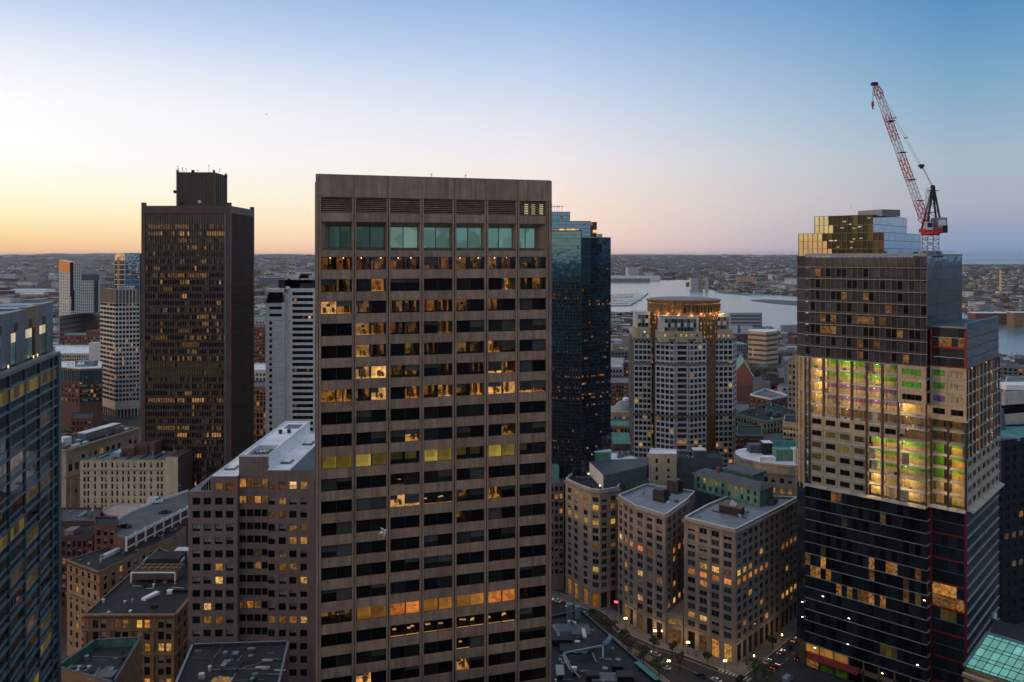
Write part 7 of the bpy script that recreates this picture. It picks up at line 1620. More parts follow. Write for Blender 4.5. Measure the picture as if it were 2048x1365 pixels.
def truss(mb, p0, p1, w0, w1, n, m, r=.09, side=Vector((1,0,0)), colour=None):
    """square lattice boom from p0 to p1; colour(k) gives the material slot of bay k"""
    p0, p1 = Vector(p0), Vector(p1); d = (p1-p0).normalized(); s = (side-d*side.dot(d)).normalized(); t = d.cross(s)
    def cn(k):
        f = k/n; c = p0.lerp(p1, f); w = (w0*(1-f)+w1*f)/2
        return [c+s*w+t*w, c-s*w+t*w, c-s*w-t*w, c+s*w-t*w]
    for k in range(n):
        a, b = cn(k), cn(k+1); mm = colour(k) if colour else m
        for i in range(4):
            j = (i+1) % 4
            mb.tube(a[i], b[i], r, 4, mm, cap=False); mb.tube(a[i], a[j], r*.6, 4, mm, cap=False); mb.tube(a[i] if k % 2 else a[j], b[j] if k % 2 else b[i], r*.6, 4, mm, cap=False)
def build_crane():
    D = 304; base = W(1861, D); zb = 165.0; T = thing('luffing_crane', 'red and white luffing tower crane standing on roof of glass tower', 'crane', (base.x,base.y,zb))
    S = F/D
    def at(px, py, d=D): q = W(px, d); return Vector((q.x, q.y, Z(py, d)))
    zt = Z(470,D)
    m = MB(); truss(m, (base.x,base.y,zb-.5), (base.x,base.y,zt), 4.2, 4.2, 5, 0, .16); m.build('mast', 'metal_grey', T)
    m = MB(); m.box(base.x-3.2,base.y-3.2,zb-.6,base.x+3.2,base.y+3.2,zb); m.build('mast_base', 'steel_dark', T)
    m = MB(); m.lathe((base.x,base.y), [(2.4,zt-.2),(3.3,zt+.2),(3.3,zt+1.2),(2.6,zt+1.5)], 14); m.build('slewing_ring', 'crane_red', T)
    m = MB(); a = at(1844,466); b = at(1887,462); m.box(a.x,D-2.4,zt+.9,b.x,D+2.4,zt+2.3); dk = m.build('deck', 'crane_red', T)
    m = MB(); c = at(1851,448); m.box(c.x-1.1,D-3.2,c.z-2.4,c.x+1.1,D-1.2,c.z+.6,0); m.box(c.x-.9,D-3.28,c.z-1.4,c.x+.9,D-3.2,c.z+.3,1); m.build('cab', ['crane_white','glass_black'], T)
    m = MB(); c = at(1878,446); m.box(c.x-1.9,D-2.3,c.z-2.4,c.x+1.9,D+2.3,c.z+1.9,0); m.box(c.x-1.4,D-2.36,c.z-1.5,c.x+1.4,D-2.3,c.z+1.0,1); m.build('winch_house', ['metal_grey','white_paint'], T)
    m = MB(); c = at(1884,458); m.box(c.x-.9,D-2.6,c.z-1.6,c.x+.8,D+2.6,c.z+1.2); m.build('counterweight', 'steel_dark', T)
    for k in range(5): m = MB(); x = a.x+(b.x-a.x)*k/4; m.tube((x,D-2.5,zt+2.3),(x,D-2.5,zt+3.5),.06,4); m.build('rail_post', 'crane_red', T)
    m = MB(); m.tube((a.x,D-2.5,zt+3.4),(b.x,D-2.5,zt+3.4),.06,4); m.build('guard_rail', 'crane_red', T)
    # back frame
    top = at(1866,374); m = MB()
    for dx, dy in ((-2.6,-1.6),(-2.6,1.6),(3.4,-1.6),(3.4,1.6)):
        m.tube((base.x+dx,D+dy,zt+2.0), top+Vector((0,dy*.3,0)), .42, 5)
    for k in range(1,5):
        f = k/5.; zz = zt+2+(top.z-zt-2)*f; xl, xr = base.x-2.6*(1-f)+(top.x-base.x)*f, base.x+3.4*(1-f)+(top.x-base.x)*f
        for dy in (-1.6,1.6): m.tube((xl,D+dy*(1-f*.7),zz),(xr,D+dy*(1-f*.7),zz),.14,4)
        m.tube((xl,D-1.6*(1-f*.7),zz),(xl,D+1.6*(1-f*.7),zz),.14,4)
        f2 = (k-1)/5.; z2_ = zt+2+(top.z-zt-2)*f2; xr2 = base.x+3.4*(1-f2)+(top.x-base.x)*f2
        m.tube((xl,D-1.6*(1-f*.7),zz),(xr2,D-1.6*(1-f2*.7),z2_),.12,4)
    m.build('back_frame', 'steel_dark', T)
    m = MB(); m.box(top.x-1.9,D-.8,top.z-1.6,top.x+2.2,D+.8,top.z-1.4,0); m.tube((top.x-.2,D-.7,top.z+.1),(top.x-.2,D+.7,top.z+.1),.55,10,0); m.box(top.x-.7,D-.5,top.z-1.4,top.x+.6,D+.5,top.z+.2,0); m.build('frame_head', 'steel_dark', T)
    m = MB(); q0, q1 = at(1853,425), at(1856,376); truss(m, q0, q1, 1.0, 1.0, 9, 0, .06); m.build('ladder_cage', 'crane_white', T)
    # jib
    j0 = at(1853,452); j1 = at(1750.5,168, D-6); cols = "RRRRWWWWWRRRRRRWWWWRRRRRRWWWWRRRRR"
    m = MB(); n = 34; truss(m, j0.lerp(j1,.06), j0.lerp(j1,.93), 2.3, 1.9, 30, 0, .15, Vector((0,1,0)), lambda k: 1 if cols[k] == 'W' else 0)
    truss(m, j0, j0.lerp(j1,.06), .9, 3.3, 2, 0, .15, Vector((0,1,0))); truss(m, j0.lerp(j1,.93), j1, 2.5, .7, 3, 0, .15, Vector((0,1,0)))
    jb = m.build('jib', ['crane_red','crane_white'], T)
    for f in (.33,.52,.74,.18): m = MB(); p = j0.lerp(j1,f); m.box(p.x-.6,p.y-1.5,p.z-.12,p.x+1.9,p.y+1.5,p.z+.12); m.build('jib_walkway', 'steel_dark', jb)
    m = MB(); m.box(j1.x-1.2,j1.y-.7,j1.z-.6,j1.x+.8,j1.y+.7,j1.z+.5); m.tube((j1.x-1,j1.y-.5,j1.z),(j1.x-1,j1.y+.5,j1.z),.6,10); m.build('jib_head', 'steel_dark', jb)
    # pendant ropes, rope block, hook
    blk = at(1843,332, D-2); jt = j0.lerp(j1,.94); m = MB(); m.tube(jt+Vector((.6,-.8,.3)), blk+Vector((-.4,-.6,0)), .06, 4); m.tube(jt+Vector((.6,.8,.3)), blk+Vector((-.4,.6,0)), .06, 4); m.build('pendant', 'steel_pale', T)
    m = MB(); m.box(blk.x-.9,blk.y-.8,blk.z-.5,blk.x+.7,blk.y+.8,blk.z+.5); m.tube(blk+Vector((0,-.5,-.7)), blk+Vector((0,.5,-.7)), .45, 8); m.build('rope_block', 'steel_dark', T)
    m = MB()
    for dy in (-.5,-.15,.15,.5): m.tube(blk+Vector((.3,dy,-.4)), top+Vector((-.3,dy,.3)), .05, 4)
    m.build('luffing_rope', 'steel_pale', T)
    for f in (.35,.62): m = MB(); p = (jt+Vector((.6,0,.3))).lerp(blk, f); m.box(p.x-.25,p.y-.95,p.z-.2,p.x+.25,p.y-.6,p.z+.2); m.box(p.x-.25,p.y+.6,p.z-.2,p.x+.25,p.y+.95,p.z+.2); m.build('rope_clamp', 'steel_dark', T)
    hk = Vector((j1.x-1.0, j1.y, j1.z)); zh = Z(216, D-6); m = MB(); m.tube(hk, (hk.x,hk.y,zh+2.2), .05, 4); m.tube((hk.x+.4,hk.y,hk.z),(hk.x+.15,hk.y,zh+2.2), .05, 4); m.build('hoist_rope', 'steel_dark', T)
    m = MB(); m.box(hk.x-.35,hk.y-.3,zh+.4,hk.x+.45,hk.y+.3,zh+2.3,0); m.tube((hk.x,hk.y,zh-.5),(hk.x,hk.y,zh+.5),.18,6,1); m.tube((hk.x,hk.y,zh-.5),(hk.x+.5,hk.y,zh-.2),.14,5,1); m.build('hook_block', ['crane_red','steel_dark'], T)
build_crane()
# ================================================================== middle-distance buildings, far city
def band_building(name, label, poly, z, nb, wall, glassm, roofm, lits=.06, seed=1, bh=.5, z0=0):
    """block of continuous window bands between wall bands, one object per band"""
    P = ccw([Vector(p[:2]) for p in poly]); T = thing(name, label, 'building', (P[0].x,P[0].y,0)); FOOT.append(P); rg = random.Random(seed); n = len(P); pit = (z-z0-1)/nb
    m = MB(); m.prism([p-(p-sum(P,V2(0,0))/n).normalized()*.6 for p in P], z0, z-.3, 0, 1); m.build('core', [glassm, roofm], T)
    for k in range(nb+1):
        m = MB(); zb = z-k*pit-pit*(1-bh) if k else z-1.0-0; 
        for i in range(n):
            f = Fr(P[i], P[(i+1)%n]); m.fbox(f, 0, f.L, -.7, 0, max(z0, z-k*pit-pit*(1-bh)), z-k*pit+.02)
        m.build('wall_band', wall, T)
    wl = MB()
    for i in range(n):
        f = Fr(P[i], P[(i+1)%n])
        if f.n.y > .4: continue
        q = 0
        while q*3 < f.L-3:
            for k in range(nb):
                if rg.random() < lits: zt = z-k*pit-pit*(1-bh); wl.fq(f, [(q*3+.3,-.45,zt-pit*bh+.2),(q*3+2.4,-.45,zt-pit*bh+.2),(q*3+2.4,-.45,zt-.2),(q*3+.3,-.45,zt-.2)], rg.randrange(2))
            q += 1
    wl.build('lit_windows', ['lit_warm','lit_dim'], T, kind='stuff')
    return T
def build_midground():
    # ---- left
    P = []
    for i in range(9): t = i/8; px = 118+t*80; P.append(W(px, 1010+55*math.sin(t*2.2)))
    back = [P[-1]+V2(0,50), P[0]+V2(0,60)]
    band_building('curved_brown_hall', 'long curved brown office hall with window bands behind the navy tower', P+back, Z(633,1010), 14, 'granite_rose', 'roof_brown', 'roof_grey', .02, 3)
    T, p = flat_building('white_flat_hall', 'wide hall with bright white flat roof left of the ribbed tower', [W(110,880),W(214,880),W(214,960),W(110,960)], Z(708,880), {0:(22,1.6,2.4,'sash',2,{'lit':{(15,0):'lit_yellow',(16,0):'lit_yellow',(17,0):'lit_yellow'}})}, 'concrete_tan', 'roof_white', .8, 'white_paint', seed=51)
    a = W(180,870); m = MB(); m.box(a.x,868,0,a.x+14,878,Z(686,870)); m.build('lift_tower', 'concrete_pale', T)
    T, p = flat_building('brick_glass_office', 'brick office with glass upper storeys and dishes on white roof', [W(112,765),W(159,750),W(203,756),W(205,800),W(112,800)], Z(736,760), {0:(6,2.2,3,'double',7,{'lit':{(4,0):'lit_yellow',(5,0):'lit_yellow'}}),1:(8,2.2,3,'double',7)}, 'brick_dark', 'roof_white', 1.0, 'white_paint', seed=52, fh=4.4, litp=.12)
    f1, f2 = Fr(p[0],p[1]), Fr(p[1],p[2]); zt = Z(736,760)
    for f in (f1, f2):
        for k in range(6): put('curtain_panel', window_mesh(f.L/6-.2, 11, 'double', 'glass_sill', 'mullion_pale'), T, f.p(f.L*(k+.5)/6, .35, zt-12.5), f.ang)
    for k, (px, py) in enumerate(((138,733),(146,732),(161,722),(168,731))):
        q = W(px,768); m = MB(); z = zt; m.tube((q.x,q.y,z),(q.x,q.y,z+2),.3,6); m.tube((q.x,q.y,z+2),(q.x-1,q.y-1,z+3.6),.8,10,0,r1=2.0); m.build('dish', 'white_paint', T)
    m = MB(); q = W(150,770); m.box(q.x,q.y,zt,q.x+18,q.y+8,zt+5); m.build('plant_room', 'metal_grey', T)
    T, p = flat_building('brick_hall', 'low red brick hall with green copper roof strip behind white hall', [W(128,960),W(210,960),W(210,1000),W(128,1000)], Z(672,960), {0:(14,1.6,2.4,'sash',3)}, 'brick_red', 'copper_green', .8, seed=53)
    m = MB(); q = W(172,962); m.box(q.x,q.y,0,q.x+20,q.y+16,Z(662,962)); m.build('corner_tower', 'brick_red', T)
    T, p = flat_building('brown_flat_house', 'small brown flat-roofed house beside the teal-roofed houses', [W(142,520),W(184,520),W(186,540),W(142,540)], Z(838,520), {0:(5,1.5,2.2,'sash',4)}, 'brick_dark', 'roof_dark', .5, seed=54)
    # ---- gap between bronze and grey towers
    T, p = flat_building('red_brick_office', 'red brick office block in gap right of bronze tower', [W(488,820),W(531,820),W(536,850),W(488,850)], Z(656,820), {0:(7,1.6,2.2,'sash',12)}, 'brick_red', 'roof_grey', .8, seed=55, litp=.06)
    T, p = flat_building('victorian_office', 'ornate brown stone office with arched lit windows in gap beside grey tower', [W(490,520),W(534,520),W(536,545),W(490,545)], Z(776,520), {0:(6,1.6,2.6,'sash',14,{'bands':(0,7,15),'bd':.4,'bm':'brick_tan'})}, 'brick_tan', 'roof_slate', .8, seed=56, litp=.15, lits=('lit_orange_d','lit_dim'))
    T, p = flat_building('pale_gap_block', 'pale flat-roofed block in gap between bronze and grey towers', [W(496,640),W(540,640),W(540,680),W(496,680)], Z(742,640), {0:(6,1.6,2.2,'sash',6)}, 'concrete_pale', 'roof_white', .8, seed=57)
    T, p = flat_building('teal_gap_block', 'dull green-roofed block in gap between bronze and grey towers', [W(490,900),W(545,900),W(545,950),W(490,950)], Z(640,900), {0:(8,1.8,2.4,'sash',10)}, 'concrete_tan', 'copper_green', .8, seed=58)
    # ---- gap between blue tower and gold drum tower
    T, p = flat_building('brick_market', 'red brick market block beyond blue glass tower', [W(1205,760),W(1280,760),W(1280,800),W(1205,800)], Z(768,760), {0:(14,1.8,2.2,'sash',4)}, 'brick_red', 'roof_grey', .8, seed=59, litp=.05)
    T, p = flat_building('leafy_brick_house', 'brick house among trees beyond blue glass tower', [W(1247,900),W(1275,900),W(1275,930),W(1247,930)], Z(726,900), {0:(6,1.8,2.4,'sash',6)}, 'brick_red', 'roof_grey', .8, seed=60, litp=.05)
    D = 640; c = W(1252,D+8); T = thing('domed_market_hall', 'domed grey stone market hall behind banded tower', 'building', (c.x,c.y,0))
    zb = Z(822,D); m = MB(); m.box(c.x-16,D-6,0,c.x+16,D+22,zb); m.build('wall', 'limestone', T)
    prof = [(9.5,zb)]+[(9*math.cos(t*.19), zb+1+6.2*math.sin(t*.19)) for t in range(8)]; m = MB(); m.lathe((c.x,c.y), prof, 22); m.build('dome', 'metal_grey', T, smooth=True)
    m = MB(); m.lathe((c.x,c.y), [(2.6,zb+6),(2.6,zb+8.4),(3,zb+8.5),(.6,zb+9.6)], 12); m.build('lantern', 'roof_white', T)
    for k in range(9): put('window', window_mesh(1.6,2.6,'sash','lit_warm' if k % 3 == 0 else 'glass_black','frame_pale'), T, (c.x-14+k*3.5, D-6.08, zb-6))
    T, p = flat_building('green_roof_customs', 'brown stone building with copper roof edge beside banded tower', [W(1205,560),W(1270,556),W(1268,580),W(1205,580)], Z(852,560), {0:(9,1.6,2.4,'sash',7,{'bands':(0,8),'bd':.5,'bm':'limestone'})}, 'brick_tan', 'copper_green', .8, 'copper_green', seed=61, litp=.2)
    D = 462; a, b = W(1228,D), W(1258,D+4); T = thing('green_gabled_house', 'house with pitched green copper roof behind white-roofed block', 'house', (a.x,a.y,0)); zz = Z(888,D)
    m = MB(); m.box(a.x,D,0,b.x,D+14,zz); m.build('wall', 'brick_dark', T); m = MB(); m.q([(a.x-.5,D-.5,zz),(b.x+.5,D-.5,zz),(b.x+.5,D+7,zz+5),(a.x-.5,D+7,zz+5)]); m.q([(b.x+.5,D+14.5,zz),(a.x-.5,D+14.5,zz),(a.x-.5,D+7,zz+5),(b.x+.5,D+7,zz+5)]); m.q([(b.x,D,zz),(b.x,D+14,zz),(b.x,D+7,zz+4.8)]); m.q([(a.x,D+14,zz),(a.x,D,zz),(a.x,D+7,zz+4.8)]); m.build('roof', 'copper_green', T)
    # ---- right of the gold drum tower
    band_building('dark_wharf_office', 'dark wharf office with white window bands on the waterfront', [W(1447,1650),W(1522,1650),W(1524,1710),W(1447,1710)], Z(630,1650), 6, 'roof_slate', 'mullion_pale', 'roof_grey', .02, 6, .35)
    band_building('red_balcony_flats', 'red and cream apartment block with balcony bands near the water', [W(1496,1150),W(1532,1130),W(1556,1150),W(1556,1180),W(1496,1180)], Z(662,1150), 8, 'cream_brick', 'brick_red', 'roof_white', .05, 7, .45)
    D = 800; a, b = W(1467,D), W(1506,D-16); T = thing('glass_roofed_market', 'brick market hall with glazed vaulted roof beyond banded tower', 'building', (a.x,a.y,0)); zz = Z(748,D); zr = Z(716,D+20)
    bk = V2(14,60); P = [a, b, b+bk, a+bk]; m = MB(); m.prism(ccw(P), 0, zz); f = Fr(a,b); m.fq(f, [(0,0,zz),(f.L,0,zz),(f.L*.55,0,zr)]); m.build('wall', 'brick_red', T)
    mid0, mid1 = a.lerp(b,.55), a.lerp(b,.55)+bk
    m = MB(); m.q([(a.x,a.y,zz),(mid0.x,mid0.y,zr),(mid1.x,mid1.y,zr),(a.x+bk.x,a.y+bk.y,zz)]); m.build('roof_slope', 'copper_green', T)
    m = MB(); m.q([(b.x,b.y,zz),(b.x+bk.x,b.y+bk.y,zz),(mid1.x,mid1.y,zr),(mid0.x,mid0.y,zr)]); gr = m.build('glazed_slope', 'glass_navy', T)
    for k in range(13):
        q = k/12; p0 = mid0.lerp(mid1,q); p1 = b.lerp(b+bk,q); m = MB(); m.tube((p0.x,p0.y,zr+.1),(p1.x,p1.y,zz+.1),.18,4); m.build('glazing_bar', 'mullion_pale', gr)
    m = MB(); m.fbox(f, 0, f.L, .05, .3, 3, 6); m.build('lit_frontage', 'lit_warm', T)
    T, p = flat_building('white_courtyard_block', 'brown brick block with white parapet round its roof', [W(1500,640),W(1542,620),W(1577,636),W(1530,668)], Z(796,630), {0:(8,1.5,2.0,'sash',5),1:(6,1.5,2.0,'sash',5)}, 'brick_dark', 'roof_grey', 1.4, 'white_paint', seed=62)
    T, p = flat_building('copper_cornice_block', 'stone block with broad green copper cornice beyond rounded building', [W(1470,520),W(1533,496),W(1604,520),W(1540,560)], Z(838,505), {0:(11,1.8,2.4,'sash',7,{'bands':(0,4.6),'bd':1.0,'bm':'copper_green'}),1:(11,1.8,2.4,'sash',7,{'bands':(0,4.6),'bd':1.0,'bm':'copper_green'})}, 'limestone', 'roof_dark', .6, 'copper_green', seed=63, litp=.04)
    for px, py in ((1508,828),(1545,832),(1560,836)): hvac(T, G(px,py,Z(838,505))+V2(0,6), 5, 3, 2.6, Z(838,505), .6, 'duct', 2)
    T, p = flat_building('cream_cornice_block', 'cream block with corniced top at the reclad tower foot', [W(1566,470),W(1612,462),W(1612,490),W(1570,490)], Z(848,466), {0:(7,1.5,2.0,'sash',7,{'bands':(0,2),'bd':.6,'bm':'limestone'})}, 'cream_brick', 'roof_dark', .6, seed=64)
    T, p = flat_building('red_brick_row', 'red brick row with small white windows behind rounded building', [W(1527,455),W(1600,470),W(1600,490),W(1527,482)], Z(886,458), {0:(8,1.3,1.9,'sash',7)}, 'brick_red', 'roof_slate', .5, 'brick_red', seed=65, frame='white_paint')
    T, p = flat_building('dark_brick_row', 'dark brick row left of the red brick row', [W(1474,462),W(1524,462),W(1524,488),W(1474,488)], Z(872,462), {0:(8,1.4,2.0,'sash',7)}, 'brick_dark', 'roof_dark', .5, 'copper_green', seed=66)
    # cream tower with gabled top, mostly behind the reclad tower
    D = 560; a, b = W(1575,D), W(1616,D-12); T = thing('gabled_cream_tower', 'cream grid tower with gabled top beside reclad tower', 'tower', (a.x,a.y,0)); f = Fr(a,b); zt = Z(720,D)
    mb = MB(); cols = spread(f.L,5,1.7); rows = [(zt-3-k*3.9-2.4, zt-3-k*3.9) for k in range(20)]; rows = [r for r in rows if r[0] > 4]
    holes(mb, f, 0, zt, cols, rows, .5); mb.fbox(f, 0, f.L, -18, -.6, 0, zt-.1); mb.fq(f, [(0,0,zt),(f.L,0,zt),(f.L*.5,0,zt+4.2)]); mb.build('wall', 'cream_brick', T); rg = random.Random(3)
    place_windows(T, f, cols, rows, 'single', lambda i, j: 'glass_black' if rg.random() < .94 else 'lit_warm', 'concrete_pale')
    m = MB(); m.hexa([f.p(0,.3,zt),f.p(f.L*.5,.3,zt+4.3),f.p(f.L*.5,-18,zt+4.3),f.p(0,-18,zt),f.p(0,.3,zt+.4),f.p(f.L*.5,.3,zt+4.8),f.p(f.L*.5,-18,zt+4.8),f.p(0,-18,zt+.4)]); m.build('roof_slope', 'concrete_pale', T)
    m = MB(); m.hexa([f.p(f.L*.5,.3,zt+4.3),f.p(f.L,.3,zt),f.p(f.L,-18,zt),f.p(f.L*.5,-18,zt+4.3),f.p(f.L*.5,.3,zt+4.8),f.p(f.L,.3,zt+.4),f.p(f.L,-18,zt+.4),f.p(f.L*.5,-18,zt+4.8)]); m.build('roof_slope', 'concrete_pale', T)
    # ---- far right
    band_building('brown_garage', 'brown garage-like block with dark open bands at right edge', [W(2006,398),W(2110,410),W(2110,450),W(2012,450)], Z(784,400), 6, 'concrete_tan', 'glass_black', 'roof_grey', .0, 8, .42, 30)
    T = bpy.data.objects['brown_garage']; m = MB(); q = W(2020,402); m.box(q.x,q.y+3,Z(784,400),q.x+30,q.y+14,Z(774,400)); m.build('roof_shed', 'roof_white', T)
    T, p = flat_building('small_cream_block', 'narrow cream block between reclad tower and brown garage', [W(1980,470),W(2009,470),W(2009,500),W(1980,500)], Z(778,470), {0:(4,1.4,2,'sash',8)}, 'cream_brick', 'roof_dark', .5, seed=67, litp=.12)
    c = W(1999,384); T = thing('slate_dome', 'tall blue-grey domed rooftop beside brown garage', 'dome', (c.x,c.y,0)); z0 = Z(878,384); m = MB(); m.lathe((c.x,c.y), [(2.6,0),(2.6,z0)]+[(2.7*math.cos(i*.2)**.6 if i < 7 else .3, z0+15.5*math.sin(i*.2)) for i in range(8)], 16); m.build('dome_shell', 'roof_slate', T, smooth=True)
    D = 352; P = [W(1990,D),W(2120,D+20),W(2120,D+40),W(1996,D+36)]
    T, p = flat_building('dark_glass_block', 'dark glass block with a few amber windows at the right edge', P, Z(888,D), {0:(9,3.0,2.6,'double',18,{'lit':{(3,7):'lit_warm',(4,7):'lit_bright',(4,6):'lit_bright',(3,9):'lit_dim',(2,9):'lit_dim',(4,9):'lit_warm',(1,9):'lit_dim',(2,12):'lit_dim',(3,12):'lit_dim',(4,10):'lit_dim'}})}, 'mullion_dark', 'copper_teal', .8, 'glass_navy', seed=68, litp=.0, fh=4.3, gl=('glass_low','glass_navy'))
    for k in range(5): m = MB(); q = W(1998+k*9, D+6); m.box(q.x,q.y,Z(888,D)-.2,q.x+1.4,q.y+7,Z(888,D)+1.0); m.build('roof_fin', 'duct', T)
    # ---- glazed roof, bottom right
    BL = Vector(tuple(G(1931,1334,30))+(30,)); TL = Vector(tuple(G(1977,1268,34.5))+(34.5,)); dr = Vector((.70,-.71,-.0)); wid = 34
    T = thing('glazed_atrium_hall', 'hall with sloping glazed roof glowing teal at bottom right corner', 'building', (BL.x,BL.y,0))
    nc = 15; rows = [0,.07,.26,.36,.58,.67,.90,1.0]; up = TL-BL; nn = dr.cross(up).normalized()
    if nn.z < 0: nn = -nn
    for i in range(nc):
        for j in range(len(rows)-1):
            a0, a1 = dr*(wid*i/nc+.09), dr*(wid*(i+1)/nc-.09); b0, b1 = up*(rows[j]+.008), up*(rows[j+1]-.008)
            m = MB(); m.q([BL+a0+b0,BL+a1+b0,BL+a1+b1,BL+a0+b1]); m.build('roof_pane', 'lit_sky', T)
    for i in range(nc+1): m = MB(); a = dr*(wid*i/nc); m.tube(BL+a+nn*.05, TL+a+nn*.05, .11, 4); m.build('glazing_bar', 'mullion_dark', T)
    for j in rows: m = MB(); m.tube(BL+up*j+nn*.05, BL+up*j+dr*wid+nn*.05, .11, 4); m.build('glazing_bar', 'mullion_dark', T)
    m = MB(); m.tube(BL-dr*.5, TL-dr*.5, .55, 6); m.build('edge_gutter', 'metal_blue', T); m = MB(); m.tube(TL-dr*.6+Vector((0,0,.2)), TL+dr*wid, .6, 6); m.build('ridge', 'metal_blue', T)
    f = Fr(BL.xy, (BL+dr*wid).xy); m = MB(); m.fbox(f, 0, f.L, -1, .4, 0, 29.4); m.build('wall', 'brick_tan', T); m = MB(); m.fbox(f, -.5, f.L, .4, 2.0, 27.4, 28.4); m.build('timber_eave', 'cream_brick', T); m = MB(); m.fbox(f, -.3, f.L, .4, 1.2, 25.6, 26.2); m.build('timber_eave', 'cream_brick', T)
    m = MB(); g_ = Fr(TL.xy, BL.xy); m.fbox(g_, 0, g_.L, -.6, 0, 0, 30); m.build('side_wall', 'granite_dark', T)
    m = MB(); g_ = Fr((TL+dr*wid).xy+V2(3,5), TL.xy+V2(1.2,2)); m.fbox(g_, 0, g_.L, 0, 14, 0, 33.5); m.build('flat_roof', 'roof_dark', T)
    q = G(1987,1238,34); m = MB(); m.tube((q.x,q.y,33.6),(q.x+1.5,q.y+2,35),1.0,8); m.build('roof_vent', 'duct', T)
    # ---- low roof with ducts, bottom centre
    z = 35.0; P = ccw([G(1080,1242,z),G(1162,1224,z),G(1335,1378,z),G(1300,1430,z),G(1080,1430,z)])
    T = thing('ducted_roof_building', 'dark flat roof crowded with pale ducts and pipes below granite tower', 'building', (P[0].x,P[0].y,0)); m = MB(); m.prism(P, 0, z, 0, 1); m.build('wall', ['brick_dark','roof_black'], T); parapet(T, P, z-.01, .9, .4, 'roof_black', cap='roof_slate')
    def on(px, py, h=0): q = G(px, py, z+h); return Vector((q.x, q.y, z+h))
    def run(pts, r, mt, nm):
        m = MB()
        for a, b in zip(pts[:-1], pts[1:]): m.tube(a, b, r, 8)
        m.build(nm, mt, T)
    run([on(1126,1307,3), on(1206,1291,3), on(1206,1318,.3)], .3, 'duct', 'pipe'); run([on(1206,1291,3), on(1214,1286,3.2), on(1222,1274,4)], .9, 'metal_blue', 'duct')
    run([on(1129,1308,3), on(1143,1337,2), on(1160,1356,1)], .22, 'duct', 'pipe'); run([on(1126,1310,2.6), on(1140,1340,1.6)], .2, 'steel_pale', 'pipe')
    run([on(1185,1307,1), on(1193,1325,.4)], .25, 'duct', 'pipe'); run([on(1148,1306,1), on(1176,1303,1)], .14, 'duct', 'pipe')
    for px, py, w, d, h, mt in ((1139,1236,2.2,2.2,5,'duct'),(1155,1238,2,2,4.6,'duct'),(1120,1285,8,6,2.2,'steel_dark'),(1168,1270,1.2,6,.8,'white_paint'),(1145,1260,12,8,.3,'roof_slate'),(1168,1320,2,1.5,2.6,'metal_blue'),(1150,1300,10,6,1.2,'roof_dark'),(1235,1340,3.4,3,1.8,'steel_dark'),(1212,1360,9,5,1.0,'roof_grey'),(1210,1345,1.6,1.6,1.4,'duct'),(1170,1345,3,1,.5,'roof_grey'),(1120,1350,2.5,6,1.6,'duct'),(1185,1360,4,3,2,'steel_dark'),(1250,1362,5,4,2.2,'steel_dark')):
        q = on(px, py); m = MB(); m.box(q.x-w/2,q.y-d/2,z,q.x+w/2,q.y+d/2,z+h); m.build('roof_plant', mt, T)
    for k in range(4): q = on(1108+k*3, 1268+k*5); m = MB(); m.box(q.x-.4,q.y-1.5,z+2.2,q.x+.4,q.y+1.5,z+2.5); m.build('roof_slat', 'duct', T)
    for px, py in ((1138,1247),(1150,1250)): q = on(px,py); m = MB(); m.tube(q, q+Vector((0,0,1)), .5, 8); m.build('vent', 'white_paint', T)
    m = MB(); f = Fr(on(1276,1330).xy, on(1318,1366).xy); m.fbox(f, 0, f.L, -.2, 1.4, z+.9, z+1.1); m.build('copper_flashing', 'copper_teal', T)
    for k in range(5):
        P = [G(1215,591+k*4.4), G(1270-k*3,590+k*4.4), G(1270-k*3,590.5+k*4.4), G(1215,591.5+k*4.4)]; m = MB(); m.prism(ccw(P), 0, 1.6); tag(m.build('finger_pier', 'concrete_tan'), 'narrow finger pier between rows of moored boats, number %s from the far side' % ('one','two','three','four','five')[k], 'pier', 'harbour piers')
    # ---- distant piers, marina, quay buildings
    for k, (pts, lab) in enumerate(((((1215,613.5),(1262,612.5),(1284,600),(1297,588),(1295,587.3),(1281,599.5),(1260,611.6),(1215,612.6)),'thin marina breakwater beyond blue tower'),(((1502,602),(1530,600),(1600,604),(1700,612),(1700,618),(1600,612),(1540,607)),'long dark pier reaching into harbour left of reclad tower'),(((1430,583),(1470,587),(1500,590),(1500,592),(1440,587)),'low breakwater below the far shore'),(((1215,624),(1236,626),(1236,632),(1215,634)),'short wharf at the near shore beside blue tower'))):
        P = ccw([G(a,b) for a, b in pts]); m = MB(); m.prism(P, 0, 2.2); tag(m.build('harbour_pier', 'roof_slate'), lab, 'pier', 'harbour piers')
    for nm_, n_, in_ in (('tan_stone_wedge',26,1.5),('tan_stone_block',34,1.5),('granite_hall',26,2),('cream_brick_block',14,2),('curved_stone_block',12,2),('notched_stone_block',14,2),('street_corner_block',16,2),('white_roofed_block',20,2),('brick_warehouse',8,1.5),('brick_house',10,1.5),('dark_clad_block',8,1.5),('brown_side_block',6,1.5),('copper_cornice_block',16,2)):
        T = bpy.data.objects[nm_]; r_ = [o for o in T.children if o.name.split('.')[0] == 'roof'][0]; vv = [v.co+T.location for v in r_.data.vertices]; h_ = len(vv)//2; clutter(T, [(v.x, v.y) for v in vv[:h_]], vv[-1].z, n_, len(nm_)*7, in_)
    for nm_, n_ in (('copper_edged_building',14),('low_dark_building',26),('ducted_roof_building',46)):
        T = bpy.data.objects[nm_]; w_ = [o for o in T.children if o.name.split('.')[0] == 'wall'][0]; vv = [v.co+T.location for v in w_.data.vertices]; h_ = len(vv)//2; clutter(T, [(v.x, v.y) for v in vv[:h_]], vv[-1].z+.2, n_, n_*3, 1.2)
build_midground()

